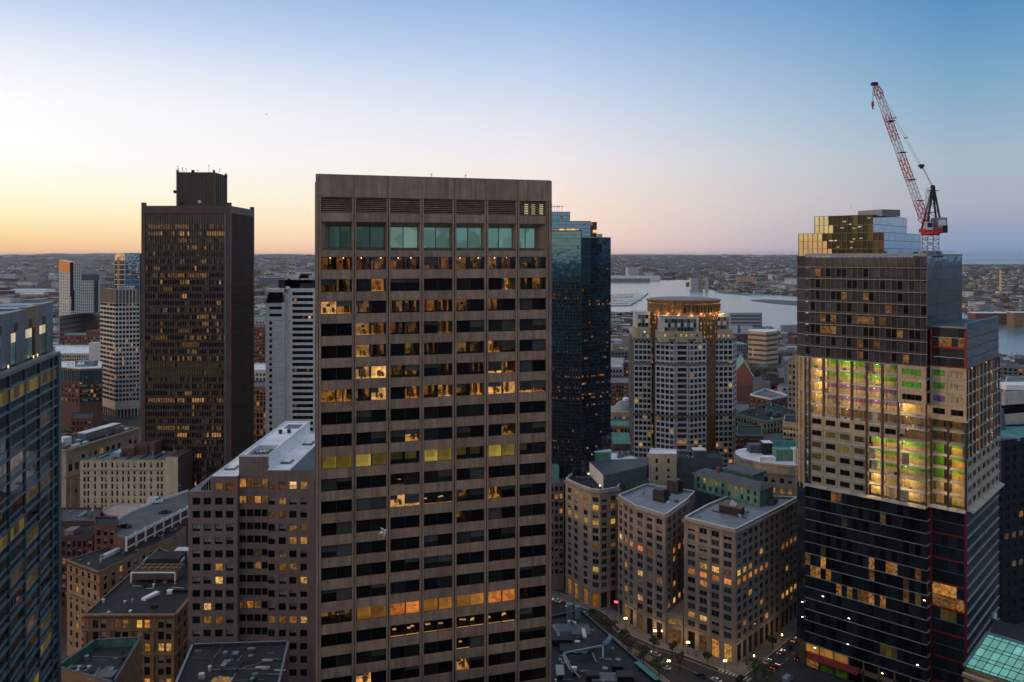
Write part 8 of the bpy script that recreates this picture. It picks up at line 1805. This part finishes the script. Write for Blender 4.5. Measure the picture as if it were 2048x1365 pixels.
def tri_tree(name, label, pos, h, r, leafm, group, n=900, seed=1):
    """tree: tapered trunk with limbs, crown of many leaf clumps"""
    rg = random.Random(seed); T = thing(name, label, 'tree', tuple(pos), group); x, y, z = pos
    m = MB(); m.tube((x,y,z),(x,y,z+h*.45),h*.03,6,0,r1=h*.018)
    tips = []
    for k in range(7):
        a = k*.9+rg.random(); e = Vector((x+math.cos(a)*r*.55, y+math.sin(a)*r*.55, z+h*rg.uniform(.55,.85))); m.tube((x,y,z+h*rg.uniform(.28,.44)), e, h*.012, 4, 0, r1=h*.004); tips.append(e)
    m.build('trunk', 'bark', T)
    c = MB()
    cl = [(tips[k%7]+Vector((rg.gauss(0,r*.22),rg.gauss(0,r*.22),rg.gauss(0,h*.07))), rg.uniform(.2,.42)*r) for k in range(16)]
    for i in range(n):
        q, rr = cl[rg.randrange(16)]; d = Vector((rg.gauss(0,1),rg.gauss(0,1),rg.gauss(0,.8))); d = d.normalized()*rr*(rg.random()**.4); p = q+d; s = rg.uniform(.16,.34)*max(1, r/4.2)
        a = Vector((rg.gauss(0,1),rg.gauss(0,1),rg.gauss(0,1))).normalized()*s; b = a.orthogonal().normalized()*s; c.q([p-a, p+b, p+a, p-b], 0)
    c.build('crown', leafm, T); return T
def build_trees():
    rg = random.Random(5)
    spots = [(1206,1262,7,2.6,'leaf_russet','bare reddish street tree by the curved stone block'),(1222,1268,7,2.6,'leaf_russet','reddish street tree in front of the curved block doorway'),(1188,1243,6,2.3,'leaf','small green street tree at the curved block corner'),(1262,1315,9,3.6,'leaf_russet','large russet street tree across from notched block'),(1287,1335,9,3.4,'leaf','dark green street tree across from notched block'),(1318,1352,8,3,'leaf','green street tree beside the pale parked car'),(1246,1298,8,3,'leaf','green street tree at the edge of the ducted roof'),(1308,1300,6,2.2,'leaf','small street tree by the notched block shopfront'),(1345,1312,6,2.0,'leaf_russet','small russet tree before the entrance arcade'),(1415,1332,6,2,'leaf','small street tree before the corner block shopfront'),(1545,1300,6,2.2,'leaf','small street tree on the side street by the corner block'),(1510,1362,9,4.2,'leaf','big leafy tree at the street junction bottom edge'),(1533,1376,8,3.6,'leaf','second leafy tree at the junction bottom edge'),(1360,1340,7,2.4,'leaf_russet','russet street tree opposite the entrance arcade')]
    for k, (px, py, h, r, lm, lab) in enumerate(spots):
        q = G(px, py, 0); tri_tree('street_tree', lab, (q.x,q.y,.1), h, r, lm, 'trees along the street', 700, 100+k)
    for k, (px, D, h, r, lm, lab) in enumerate(((135,700,16,9,'leaf_pale','broad pale green park tree beside navy tower edge'),(150,690,15,8,'leaf','dark green park tree left of the ribbed tower foot'),(166,705,13,7,'leaf_pale','smaller pale park tree before the brick glass office'),(185,730,10,5,'leaf','small green tree near the ribbed tower plaza'),(1240,940,22,13,'leaf_pale','big pale tree beyond the blue tower'),(1232,870,18,10,'leaf','dark tree beside the leafy brick house'),(1261,880,16,9,'leaf_pale','tree at right of the leafy brick house'),(1510,1050,20,15,'leaf_pale','round pale tree before the balcony flats'),(1536,1040,20,16,'leaf_pale','wide yellowish tree right of the balcony flats'),(1553,760,22,14,'leaf_pale','big green tree beside the gabled cream tower'),(1565,720,18,11,'leaf','dark tree at the gabled cream tower foot'),(1520,820,14,7,'leaf','tree on the avenue beside glazed market'),(1480,1350,18,14,'leaf','dark waterfront tree right of banded tower'),(1500,1400,16,12,'leaf','dark tree below the wharf office'))):
        q = W(px, D); tri_tree('park_tree', lab, (q.x,q.y,0), h, r, lm, 'trees in the middle distance', 900, 300+k)
build_trees()

WN = ['pale concrete','red brick','cream','white painted','dark brick','stone']
def build_far_city():
    rg = random.Random(2024)
    # shared house meshes: gabled and flat, unit sized
    mats = ['far_pale','brick_red','far_cream','far_white','brick_dark','far_stone']; roofs = ['roof_grey','roof_slate','roof_brown','far_white','roof_dark','roof_grey']
    var = []
    for k in range(6):
        b = MB(); b.box(-.5,-.5,0,.5,.5,.7,0); b.q([(-.53,-.53,.68),(.53,-.53,.68),(.53,0,1),(-.53,0,1)],1); b.q([(.53,.53,.68),(-.53,.53,.68),(-.53,0,1),(.53,0,1)],1); b.q([(.5,-.5,.7),(.5,.5,.7),(.5,0,.98)],0); b.q([(-.5,.5,.7),(-.5,-.5,.7),(-.5,0,.98)],0)
        for q in range(3): b.q([(-.35+q*.28,-.505,.2),(-.22+q*.28,-.505,.2),(-.22+q*.28,-.505,.5),(-.35+q*.28,-.505,.5)],2)
        var.append(b.mesh('distant_house', [mats[k], roofs[k], 'glass_black']))
    for k in range(6):
        b = MB(); b.box(-.5,-.5,0,.5,.5,.9,0); b.box(-.47,-.47,.9,.47,.47,.93,1); b.box(-.2,-.1,.93,.2,.25,1.0,1)
        for r in range(4):
            for q in range(6): b.q([(-.46+q*.155,-.505,.1+r*.2),(-.36+q*.155,-.505,.1+r*.2),(-.36+q*.155,-.505,.22+r*.2),(-.46+q*.155,-.505,.22+r*.2)],2 if rg.random() > .12 else 3)
        var.append(b.mesh('distant_block', [mats[k], roofs[(k+3)%6], 'glass_black', 'lit_warm']))
    wp = [[(p[0],p[1]) for p in gp(w)] for w in WATER]
    wins = [(-20,118,1), (196,232,.25), (505,632,.7), (1218,1300,.9), (1440,1600,1.1), (1930,2070,1.0), (1300,1445,.5)]
    tot = sum((b-a)*c for a, b, c in wins); pts = []
    for i in range(6400):
        x = rg.random()*tot
        for a, b, c in wins:
            if x < (b-a)*c: px = a+x/c; break
            x -= (b-a)*c
        py = 521+ (rg.random()**1.9)*(350 if px > 1200 else 200)
        D = H*F/(py-HY)
        if px > 1880 and py < 533: continue
        q = G(px, py)
        if any(in_poly(q.x, q.y, P) for P in wp): continue
        if 940 < px+1e-9 < 1100: continue
        pts.append((D, px, q))
    pts.sort(key=lambda t: t[0])
    A = MB(); nobj = 0; placed = []
    for D, px, q in pts:
        if D < (600 if px > 1200 else 780): continue
        s = rg.uniform(9,18)*(1+D/6000); big = rg.random() < (.22 if px < 640 else .16) and not (px < 640 and D < 1700)
        if px < 640: s *= 1.5
        w, d, h = s*rg.uniform(.8,1.7), s*rg.uniform(.8,1.3), rg.uniform(8,13)*(1.6 if D < 1200 else 1)
        if big: w *= rg.uniform(1.2,2.6) if D > 1500 else rg.uniform(1.0,1.5); h = rg.uniform(12,26) if rg.random() < .85 else rg.uniform(28,48)
        if D < 2000 and any(min(p.x for p in P)-w*.7 < q.x < max(p.x for p in P)+w*.7 and min(p.y for p in P)-d*.8 < q.y < max(p.y for p in P)+d*.8 for P in FOOT): continue
        if any(abs(q.x-a) < (w+c)*.5 and abs(q.y-b) < (d+e)*.5 for a, b, c, e in placed[-60:]): continue
        ang = rg.choice((0,.3,-.4,.15))+rg.uniform(-.08,.08)
        if nobj < 290:
            k = (6 if big else 0)+rg.randrange(6)
            far = 'beyond the harbour and downtown' 
            if px < 640: gname, lab = 'low buildings on the plain at left', 'small low-rise building on the hazy plain left of granite tower'
            elif px < 1450: gname, lab = 'low buildings near the harbour', 'small low-rise building near the harbour shore beside the banded tower'
            elif px < 1700: gname, lab = 'low buildings by the far wharf', 'small low-rise building by the shore left of the reclad tower'
            else: gname, lab = 'low buildings at the right shore', 'small low-rise building on the shore right of the reclad tower'
            lab = ('flat-roofed ' if big else 'gabled ')+WN[k%6]+(' block ' if big else ' house ')+lab.split('building ')[1]
            o = put('distant_block' if big else 'distant_house', var[k], None, (q.x,q.y,0), ang); o.scale = (w,d,h); tag(o, lab, 'building', gname); nobj += 1
        else:
            c, s_ = math.cos(ang), math.sin(ang); k = rg.randrange(6); P = [(q.x+c*a*w/2-s_*b*d/2, q.y+s_*a*w/2+c*b*d/2) for a, b in ((-1,-1),(1,-1),(1,1),(-1,1))]
            zg = hill_z(px, D); A.prism(P, zg-1, zg+h, k, 6+rg.randrange(4))
        placed.append((q.x,q.y,w,d))
    o = A.build('distant_rooftops', mats+['roof_grey','roof_slate','far_white','roof_brown'], kind='stuff'); tag(o, 'mass of tiny far-off roofs beyond the harbour and on the plain', 'rooftops')
    # tree cover between the houses
    B = MB()
    for i in range(9000):
        px = rg.choice((rg.uniform(-20,290), rg.uniform(500,640), rg.uniform(1215,1600), rg.uniform(1215,1600), rg.uniform(1925,2080))); py = 518.5+(rg.random()**1.9)*150
        if px > 1880 and py < 530: continue
        q = G(px, py)
        if any(in_poly(q.x, q.y, P) for P in wp) or q.y < 800: continue
        r = rg.uniform(4,9)*(1+q.y/7000); h = hill_z(px, q.y)+rg.uniform(7,13)*(1+q.y/30000); n = 5; a0 = rg.random()*6
        ring = [(q.x+r*math.cos(a0+k*6.283/n)*rg.uniform(.7,1.2), q.y+r*math.sin(a0+k*6.283/n)*rg.uniform(.7,1.2), h-rg.uniform(4,7)) for k in range(n)]; tp = (q.x+rg.uniform(-1,1), q.y, h); bs = (q.x,q.y,h-12); mi = rg.randrange(3)
        for k in range(n): B.q([ring[k], ring[(k+1)%n], tp], mi); B.q([ring[(k+1)%n], ring[k], bs], mi)
    o = B.build('distant_trees', ['leaf','leaf','leaf_pale'], kind='stuff'); tag(o, 'far tree cover between the roofs and along the shore', 'trees')
    # street lights too far off to count
    Cc = MB()
    for i in range(620):
        px = rg.choice((rg.uniform(0,285), rg.uniform(507,632), rg.uniform(1222,1270), rg.uniform(1445,1600), rg.uniform(1935,2060), rg.uniform(1220,1600))); py = 522+(rg.random()**1.3)*150; q = G(px, py)
        if any(in_poly(q.x, q.y, P) for P in wp) or (px > 1880 and py < 533): continue
        s = .0002*q.y*rg.uniform(.6,1.6); z = rg.uniform(6,12)+hill_z(px, q.y); Cc.box(q.x-s,q.y-s,z,q.x+s,q.y+s,z+s*1.6,rg.choice((0,0,0,1)))
    o = Cc.build('distant_street_lights', ['lamp_amber_far','lamp_white_far'], kind='stuff'); tag(o, 'scattered points of far street light across the plain and shore', 'lights')
    # far towers and marks on the plain
    for nm, lab, px0, px1, D, py, mt in (('distant_tower','pale twin slab on the far plain above grey tower, left one',578,582.5,3200,527,'concrete_tan'),('distant_tower','pale twin slab on the far plain above grey tower, right one',584.5,590,3250,528,'concrete_tan'),('distant_tower','squat pale tower block on far shore, leftmost of three',1382,1397,3900,557.5,'concrete_pale'),('distant_tower','slim pale tower block on far shore, middle of three',1399,1406,3900,554,'limestone'),('distant_tower','pale tower block on far shore, rightmost of three',1411,1417,3900,558,'concrete_pale'),('distant_tower','broad grey block on the far shore behind the three tower blocks',1255,1277,6600,536,'concrete_pale'),('distant_tower','pinkish tower block among roofs at far right shore',2003,2010,3300,540,'cream_brick')):
        a, b = W(px0,D), W(px1,D); m = MB(); m.box(a.x,D,0,b.x,D+(b.x-a.x),Z(py,D),0); 
        for k in range(8):
            z = Z(py,D)*(k+.5)/8; m.box(a.x-.3,D-.3,z,b.x+.3,D-.05,z+Z(py,D)/20,1)
        tag(m.build(nm, [mt,'roof_slate']), lab, 'tower', 'far tower blocks')
    for lab, px0, px1, D, py, dp, mt in (('long pale warehouse with white roof on plain left of apartment tower',22,94,3300,580,60,'roof_white'),('low cream shed strip on the plain below long warehouse',40,88,3100,589,30,'cream_brick'),('wide dark stadium-like hall behind grey tower',518,582,4190,556,90,'roof_slate'),('white industrial hall strip above marina',1222,1320,5300,553,80,'concrete_pale'),('long wharf shed at far shore left of three tower blocks',1222,1300,5000,557,60,'far_stone'),('brown brick wharf row on right shore',1950,2024,1930,627,30,'brick_red'),('orange brick wharf block at right edge shore',2027,2070,1850,626,25,'brick_tan')):
        a, b = W(px0,D), W(px1,D); m = MB(); z = max(6, Z(py,D)); m.box(a.x,D,0,b.x,D+dp,z,0); m.box(a.x-1,D-1,z,b.x+1,D+dp+1,z+1.2,1); tag(m.build('distant_shed', [mt,'roof_white' if mt != 'roof_slate' else 'metal_grey']), lab, 'shed', 'far sheds and halls')
    # boats
    b = MB(); b.hexa([(-5,-1.6,0),(5,-1.2,0),(5,1.2,0),(-5,1.6,0),(-5.4,-2,1.6),(7,-.2,1.9),(7,.2,1.9),(-5.4,2,1.6)],0); b.box(-3,-1.2,1.6,1.5,1.2,3.2,0); b.box(-2.8,-1.25,2.2,1.4,1.25,2.8,1); bm = b.mesh('boat', ['white_paint','glass_black'])
    b2 = MB(); b2.hexa([(-5,-1.4,0),(5,-1,0),(5,1,0),(-5,1.4,0),(-5.2,-1.7,1.2),(6.4,-.1,1.5),(6.4,.1,1.5),(-5.2,1.7,1.2)],0); b2.tube((0,0,1),(0,0,15),.18,5,0); b2.tube((0,0,2.6),(-4.6,0,2.4),.14,5,0); b2.box(-2,-.9,1.2,1.6,.9,1.9,0); sm = b2.mesh('sailboat', ['white_paint'])
    for i in range(46):
        r_, c_ = i//12, i % 12; q = G(1226+c_*5.2+rg.uniform(-1,1)-r_*.5, 590+r_*5.4+rg.uniform(-.5,.5)); o = put('sailboat', sm, None, (q.x,q.y,2.3), rg.choice((0,3.14))+rg.uniform(-.1,.1)); o.scale = (1.6,1.6,1.5); tag(o, 'white sailing boat moored in marina beyond blue tower', 'boat', 'boats in the marina')
    for px, py, lab in ((1996,711.5,'white motor boat on harbour at right, left of two'),(2022,711,'white motor boat on harbour at right, right of two'),(1321,558.8,'tiny white ferry off far shore')):
        q = G(px, py); o = put('boat', bm, None, (q.x,q.y,.3), .1); k = 1.2 if py > 700 else 4; o.scale = (k,k,k); tag(o, lab, 'boat')
for nm_, c_ in (('far_pale',(.27,.26,.25)),('far_cream',(.30,.24,.18)),('far_white',(.50,.50,.49)),('far_stone',(.20,.18,.16))): solid(nm_, c_, var=.25, scale=.05, streak=0, grain=0)
lamp_mat('lamp_amber_far', (1,.55,.2), 1.6); lamp_mat('lamp_white_far', (1,.85,.6), 1.3)
build_far_city()
# ================================================================== street lamps, cars, gull, aircraft
def street_lamp(px, py, lab, heads=2):
    q = G(px, py, 4.8); T = thing('street_lamp', lab, 'street lamp', (q.x,q.y,.14), 'street lamps by the stone blocks')
    m = MB(); m.lathe((q.x,q.y), [(.22,.14),(.2,.9),(.09,1.1),(.07,4.2)], 8); m.build('post', 'steel_dark', T)
    for s in ((-.45,.45) if heads == 2 else (0,)):
        if s: m = MB(); m.tube((q.x,q.y,4.1),(q.x+s,q.y,4.3),.05,5); m.build('bracket', 'steel_dark', T)
        m = MB(); m.lathe((q.x+s,q.y), [(.1,4.3),(.30,4.5),(.36,4.8),(.24,5.1),(.05,5.2)], 8); m.build('globe', 'lamp_globe', T, smooth=True)
    ld = bpy.data.lights.new('lamp_light', 'POINT'); ld.energy = 420; ld.color = (1,.66,.30); ld.shadow_soft_size = .5; lo = bpy.data.objects.new('lamp_light', ld); COL.objects.link(lo); lo.parent = T; lo.location = (0,0,5.4)
lamp_mat('lamp_globe', (1,.62,.20), 4.0)
for a in ((1251,1237,'twin-globe street lamp before the curved block doorway'),(1310,1262,'twin-globe street lamp by the notched block shopfront'),(1326,1262,'twin-globe lamp left of the entrance arcade'),(1376,1285,'twin-globe lamp right of the entrance arcade'),(1450,1322,'street lamp before the corner block shopfront'),(1508,1312,'single-globe lamp round the corner of the corner block'),(1564,1270,'single-globe lamp on the side street by the corner block'),(1337,1322,'street lamp on the far pavement above the pale car'),(1548,1212,'lamp on the side street wall beyond the corner block')): street_lamp(*a, heads=1 if 'single' in a[2] or 'wall' in a[2] else 2)

def car(name, lab, pos, ang, paint, kind='car', tail=False, s=1.0, group='cars and van in view'):
    T = thing(name, lab, 'van' if kind == 'van' else 'car', tuple(pos), group); T.rotation_euler = (0,0,ang); T.scale = (s,s,s)
    def part(nm, mb, mt, par=None):
        me = mb.mesh(nm, [mt] if isinstance(mt, str) else mt); o = bpy.data.objects.new(nm, me); COL.objects.link(o); o.parent = par or T; return o
    L_, Wd = (5.4, 2.0) if kind == 'van' else (4.6, 1.82); h = L_/2
    if kind == 'van': prof = [(-h,.45),(-h,2.2),(-h+.2,2.4),(h-1.6,2.4),(h-.95,1.5),(h-.1,1.25),(h,.9),(h,.4)]
    else: prof = [(-h,.45),(-h,.95),(-h+.3,1.02),(-h+.9,1.05),(h-1.35,1.0),(h-.15,.82),(h,.65),(h,.35)]
    b = MB(); n = len(prof)
    for y, dz in ((-Wd/2,0),(Wd/2,0)): b.v.extend([(x,y*(.93 if z > 1.8 else 1),z) for x, z in prof])
    for i in range(n): j = (i+1) % n; b.f.append((i,j,n+j,n+i)); b.m.append(0)
    b.f.append(tuple(range(n))[::-1]); b.m.append(0); b.f.append(tuple(n+i for i in range(n))); b.m.append(0)
    body = part('body', b, paint)
    if kind != 'van':
        c = MB(); w0, w1 = Wd/2-.08, Wd/2-.28
        c.hexa([(-h+.55,-w0,1.0),(h-1.3,-w0,.98),(h-1.3,w0,.98),(-h+.55,w0,1.0),(-h+1.15,-w1,1.44),(h-2.2,-w1,1.44),(h-2.2,w1,1.44),(-h+1.15,w1,1.44)]); part('windows', c, 'glass_black')
        c = MB(); c.box(-h+1.12,-w1-.02,1.44,h-2.18,w1+.02,1.48); part('roof', c, paint)
    else:
        c = MB(); c.hexa([(h-1.58,-.9,2.3),(h-.99,-.9,1.5),(h-.99,.9,1.5),(h-1.58,.9,2.3),(h-1.50,-.9,2.34),(h-.92,-.9,1.52),(h-.92,.9,1.52),(h-1.50,.9,2.34)]); part('windscreen', c, 'glass_black')
        for sy in (-1,1): c = MB(); c.box(h-2.3,sy*1.0-.01,1.45,h-1.45,sy*1.0+.01,2.1); part('side_window', c, 'glass_black')
    for x in (-h+.85, h-.9):
        for y in (-Wd/2+.08, Wd/2-.08):
            c = MB(); c.tube((x,y-.11,.34),(x,y+.11,.34),.34,12); w = part('wheel', c, 'rubber'); c = MB(); c.tube((x,y-.12,.34),(x,y+.12,.34),.19,8); part('rim', c, 'steel_pale', w)
    for y in (-Wd/2+.28, Wd/2-.28):
        c = MB(); c.box(h-.06,y-.2,.62,h+.02,y+.2,.8); part('headlight', c, 'lamp_white' if tail else 'glass_dim')
        c = MB(); c.box(-h-.02,y-.2,.75,-h+.06,y+.2,.95); part('tail_light', c, 'lamp_red' if tail else 'red_steel')
    return T
def cpaint(n, c): solid(n, c, rough=.25, spec=.6, var=.04, streak=0, grain=0)
cpaint('paint_white', (.70,.70,.68)); cpaint('paint_black', (.012,.013,.015)); cpaint('paint_blue', (.02,.05,.09)); cpaint('paint_silver', (.38,.42,.42)); cpaint('paint_red', (.25,.02,.02))
def on_deck(px, py, z=45.0): q = G(px, py, z); return (q.x, q.y, z+.01)
car('delivery_van', 'white panel van parked on the rooftop parking deck', on_deck(311,1007), .25, 'paint_white', 'van', s=1.25)
car('parked_car', 'dark blue car parked at the middle of the parking deck', on_deck(330,1028), .35, 'paint_blue', s=1.2)
car('parked_car', 'black car parked at near end of the parking deck', on_deck(250,1056), -.1, 'paint_black', s=1.2)
def on_road(px, py): q = G(px, py, .3); return (q.x, q.y, .02)
car('moving_car', 'dark car with red tail lights before the notched block', on_road(1249,1267), 2.35, 'paint_black', tail=True)
car('moving_car', 'silver car with lit red tail lights on the side street', on_road(1562,1306), .82, 'paint_silver', tail=True)
car('parked_car', 'pale car under the street lamp near bottom edge', on_road(1330,1337), 2.35, 'paint_white')
car('parked_car', 'white car at the far end of the street by granite tower', on_road(1113,1203), 2.6, 'paint_white', tail=True)
car('parked_car', 'red car in shade at the street junction bottom', on_road(1550,1335), .8, 'paint_red', tail=True)
car('parked_car', 'dark car crossing the junction beside the tree', on_road(1597,1318), .8, 'paint_black', tail=True)
car('delivery_van', 'pale grey van at the junction beside the reclad tower shopfront', on_road(1575,1362), .8, 'paint_silver', 'van')
for k, (px, py, a, c, lab) in enumerate(((1142,1216,2.5,'paint_black','black car heading down the street beside curved block'),(1168,1228,2.5,'paint_silver','silver car on the street beside curved block'),(1288,1296,2.35,'paint_red','dark red car on the street before the notched block'),(1310,1310,2.35,'paint_silver','grey car following the red car before the notched block'),(1400,1352,2.3,'paint_blue','dark blue car on the street before the corner block'),(1432,1362,2.3,'paint_white','white car at the bottom edge before the corner block'),(1590,1282,.82,'paint_white','white car far up the side street'),(1578,1296,.82,'paint_blue','dark blue car on the side street ahead of the silver one'),(1480,1358,.8,'paint_black','black car turning at the junction'),(1535,1325,.82,'paint_silver','pale silver car waiting on the side street'))): car('moving_car', lab, on_road(px,py), a, c, tail=k % 3 == 0)
# red doorway sign on the curved block
def door_sign():
    q = G(1235,1206,4.0); f = Fr(q+V2(-1.4,.6), q+V2(1.6,-.6)); m = MB(); m.fbox(f, 0, f.L, -.2, .2, 3.8, 4.7); tag(m.build('red_awning', 'lamp_pink'), 'glowing red awning over curved block doorway', 'awning')
door_sign()
# people on the pavement
def person(lab, px, py, top, leg, seed):
    q = G(px, py, .14); x, y, z = q.x, q.y, .14; rg = random.Random(seed)
    T = thing('person', lab, 'person', (x,y,z), 'people on the pavement'); me = bpy.data.meshes.new('body')
    J = [(0,0,.95),(0,0,1.22),(0,0,1.45),(0,0,1.56),(0,.02,1.68),(.10,0,.92),(.12,-.12,.5),(.12,-.08,.06),(.12,-.2,.03),(-.10,0,.92),(-.12,.12,.5),(-.12,.22,.08),(-.12,.1,.04),(.20,0,1.40),(.27,.06,1.12),(.26,-.1,.88),(-.20,0,1.40),(-.27,-.05,1.12),(-.25,-.2,.9)]
    Ed = [(0,1),(1,2),(2,3),(3,4),(0,5),(5,6),(6,7),(7,8),(0,9),(9,10),(10,11),(11,12),(2,13),(13,14),(14,15),(2,16),(16,17),(17,18)]
    rad = [.16,.15,.15,.055,.11,.10,.075,.05,.045,.10,.075,.05,.045,.065,.05,.04,.065,.05,.04]
    me.from_pydata(J, Ed, []); o = bpy.data.objects.new('body', me); COL.objects.link(o); o.parent = T
    sk = o.modifiers.new('skin', 'SKIN'); 
    for i, r in enumerate(rad): me.skin_vertices[0].data[i].radius = (r, r)
    me.skin_vertices[0].data[0].use_root = True
    o.modifiers.new('sub', 'SUBSURF').levels = 1; me.materials.append(M[top]); T.rotation_euler = (0,0,rg.uniform(0,6))
    b = MB(); b.lathe((0,.02), [(.08,1.66),(.125,1.72),(.10,1.80),(.03,1.83)], 8); h = bpy.data.objects.new('hair', b.mesh('hair', ['bark'])); COL.objects.link(h); h.parent = T
solid('cloth_blue', (.16,.24,.34), rough=.9, var=.1, streak=0)
solid('cloth_dark', (.03,.03,.035), rough=.9, var=.1, streak=0)
for k, a in enumerate((('person in pale blue clothes standing by the corner lamp',1508,1332,'cloth_blue','cloth_dark'),('person in dark clothes walking before the corner block shopfront',1450,1338,'cloth_dark','cloth_dark'),('person in dark clothes on the pavement by the entrance arcade',1392,1316,'cloth_dark','cloth_dark'),('person in dark clothes near the curved block doorway',1215,1238,'cloth_dark','cloth_dark'))): person(*a, k)

def gull():
    D = 92; c = W(766, D); p = Vector((c.x, c.y, Z(1064, D))); T = thing('seagull', 'white seagull gliding in front of the granite tower', 'bird', tuple(p))
    # body along b, wings spread along w
    b = Vector((.75,.45,.42)).normalized(); w = Vector((.28,-.30,.91)).normalized(); w = (w-b*w.dot(b)).normalized(); n = b.cross(w)
    mb = MB(); prof = [(-.30,.01,0),(-.24,.045,0),(-.10,.075,0),(.05,.085,0),(.15,.06,.01),(.20,.05,.02),(.25,.045,.02),(.29,.02,.015),(.33,.006,.0)]; k = 8
    for t, r, o in prof:
        for i in range(k): a = 2*math.pi*i/k; mb.v.append(tuple(b*t+n*o+(w*math.cos(a)+n*math.sin(a))*r))
    for j in range(len(prof)-1):
        for i in range(k): mb.f.append((j*k+i, j*k+(i+1)%k, (j+1)*k+(i+1)%k, (j+1)*k+i)); mb.m.append(0)
    for s in (1,-1):                                     # wings: inner panel, bent outer panel with pointed tip
        st = [(0.03,.13,-.09,.0),(.20,.15,-.07,.07),(.38,.09,-.09,.085),(.58,-.03,-.13,.03),(.66,-.12,-.14,.01)]; base = len(mb.v)
        for sp, f, a, up in st:
            for q, dz in ((f,0),((f+a)/2,.018),(a,0)): mb.v.append(tuple(w*s*sp+b*q+n*(up+dz)))
            mb.v.append(tuple(w*s*sp+b*((f+a)/2)+n*(up-.006)))
        for j in range(len(st)-1):
            for i0, i1 in ((0,1),(1,2),(2,3),(3,0)): mb.f.append((base+j*4+i0, base+j*4+i1, base+(j+1)*4+i1, base+(j+1)*4+i0)); mb.m.append(0)
    tl = len(mb.v); mb.v += [tuple(b*-.26+w*.03), tuple(b*-.26-w*.03), tuple(b*-.42-w*.09), tuple(b*-.42+w*.09)]; mb.f.append((tl,tl+1,tl+2,tl+3)); mb.m.append(0)
    o = bpy.data.objects.new('body', mb.mesh('body', ['gull_white'])); COL.objects.link(o); o.parent = T; o.scale = (1.6,1.6,1.6)
    for q in o.data.polygons: q.use_smooth = True
    for s in (1,-1):
        m = MB(); m.q([tuple(w*s*.56+b*.0+n*.055), tuple(w*s*.69-b*.13+n*.02), tuple(w*s*.60-b*.15+n*.04)]); t = bpy.data.objects.new('wing_tip', m.mesh('wing_tip', ['gull_grey'])); COL.objects.link(t); t.parent = T; t.scale = (1.6,1.6,1.6)
gull()
def airliner():
    D = 9000; c = W(533, D); z = Z(229, D); T = thing('airliner', 'tiny airliner high in the sky above bronze tower', 'aircraft', (c.x,c.y,z))
    m = MB(); k = 10; prof = [(-18,.4,1.0),(-14,1.3,.6),(-6,1.9,0),(10,1.9,0),(15,1.5,-.2),(18,.3,-.5)]
    for t, r, o in prof:
        for i in range(k): a = 2*math.pi*i/k; m.v.append((c.x+t, c.y+r*math.cos(a), z+o+r*math.sin(a)))
    for j in range(len(prof)-1):
        for i in range(k): m.f.append((j*k+i, j*k+(i+1)%k, (j+1)*k+(i+1)%k, (j+1)*k+i)); m.m.append(0)
    m.build('fuselage', 'steel_dark', T)
    for s in (-1,1): m = MB(); m.hexa([(c.x-2,c.y+s*1.5,z-.6),(c.x+4,c.y+s*1.5,z-.6),(c.x-4.5,c.y+s*17,z+.6),(c.x-6,c.y+s*17,z+.6),(c.x-2,c.y+s*1.5,z-.2),(c.x+4,c.y+s*1.5,z-.2),(c.x-4.5,c.y+s*17,z+.8),(c.x-6,c.y+s*17,z+.8)]); m.build('wing', 'steel_dark', T)
    m = MB(); m.hexa([(c.x-17,c.y-.2,z+1),(c.x-13,c.y-.2,z+1.5),(c.x-13,c.y+.2,z+1.5),(c.x-17,c.y+.2,z+1),(c.x-19,c.y-.1,z+7),(c.x-17,c.y-.1,z+7),(c.x-17,c.y+.1,z+7),(c.x-19,c.y+.1,z+7)]); m.build('tail_fin', 'steel_dark', T)
airliner()
# ================================================================== evening haze
def haze():
    m = bpy.data.materials.new('haze_air'); m.use_nodes = True; n = m.node_tree.nodes; n.remove(n['Principled BSDF'])
    v = n.new('ShaderNodeVolumePrincipled'); v.inputs['Density'].default_value = HAZE; v.inputs['Color'].default_value = (.84,.87,1,1); v.inputs['Anisotropy'].default_value = .55
    m.node_tree.links.new(v.outputs[0], n['Material Output'].inputs['Volume']); M['haze_air'] = m
    b = MB(); b.box(-33000,-27000,-4,37000,42000,285); o = b.build('haze', 'haze_air', kind='stuff'); tag(o, 'thin evening haze over city, harbour and hills', 'haze')
HAZE = 1.6e-5
haze()
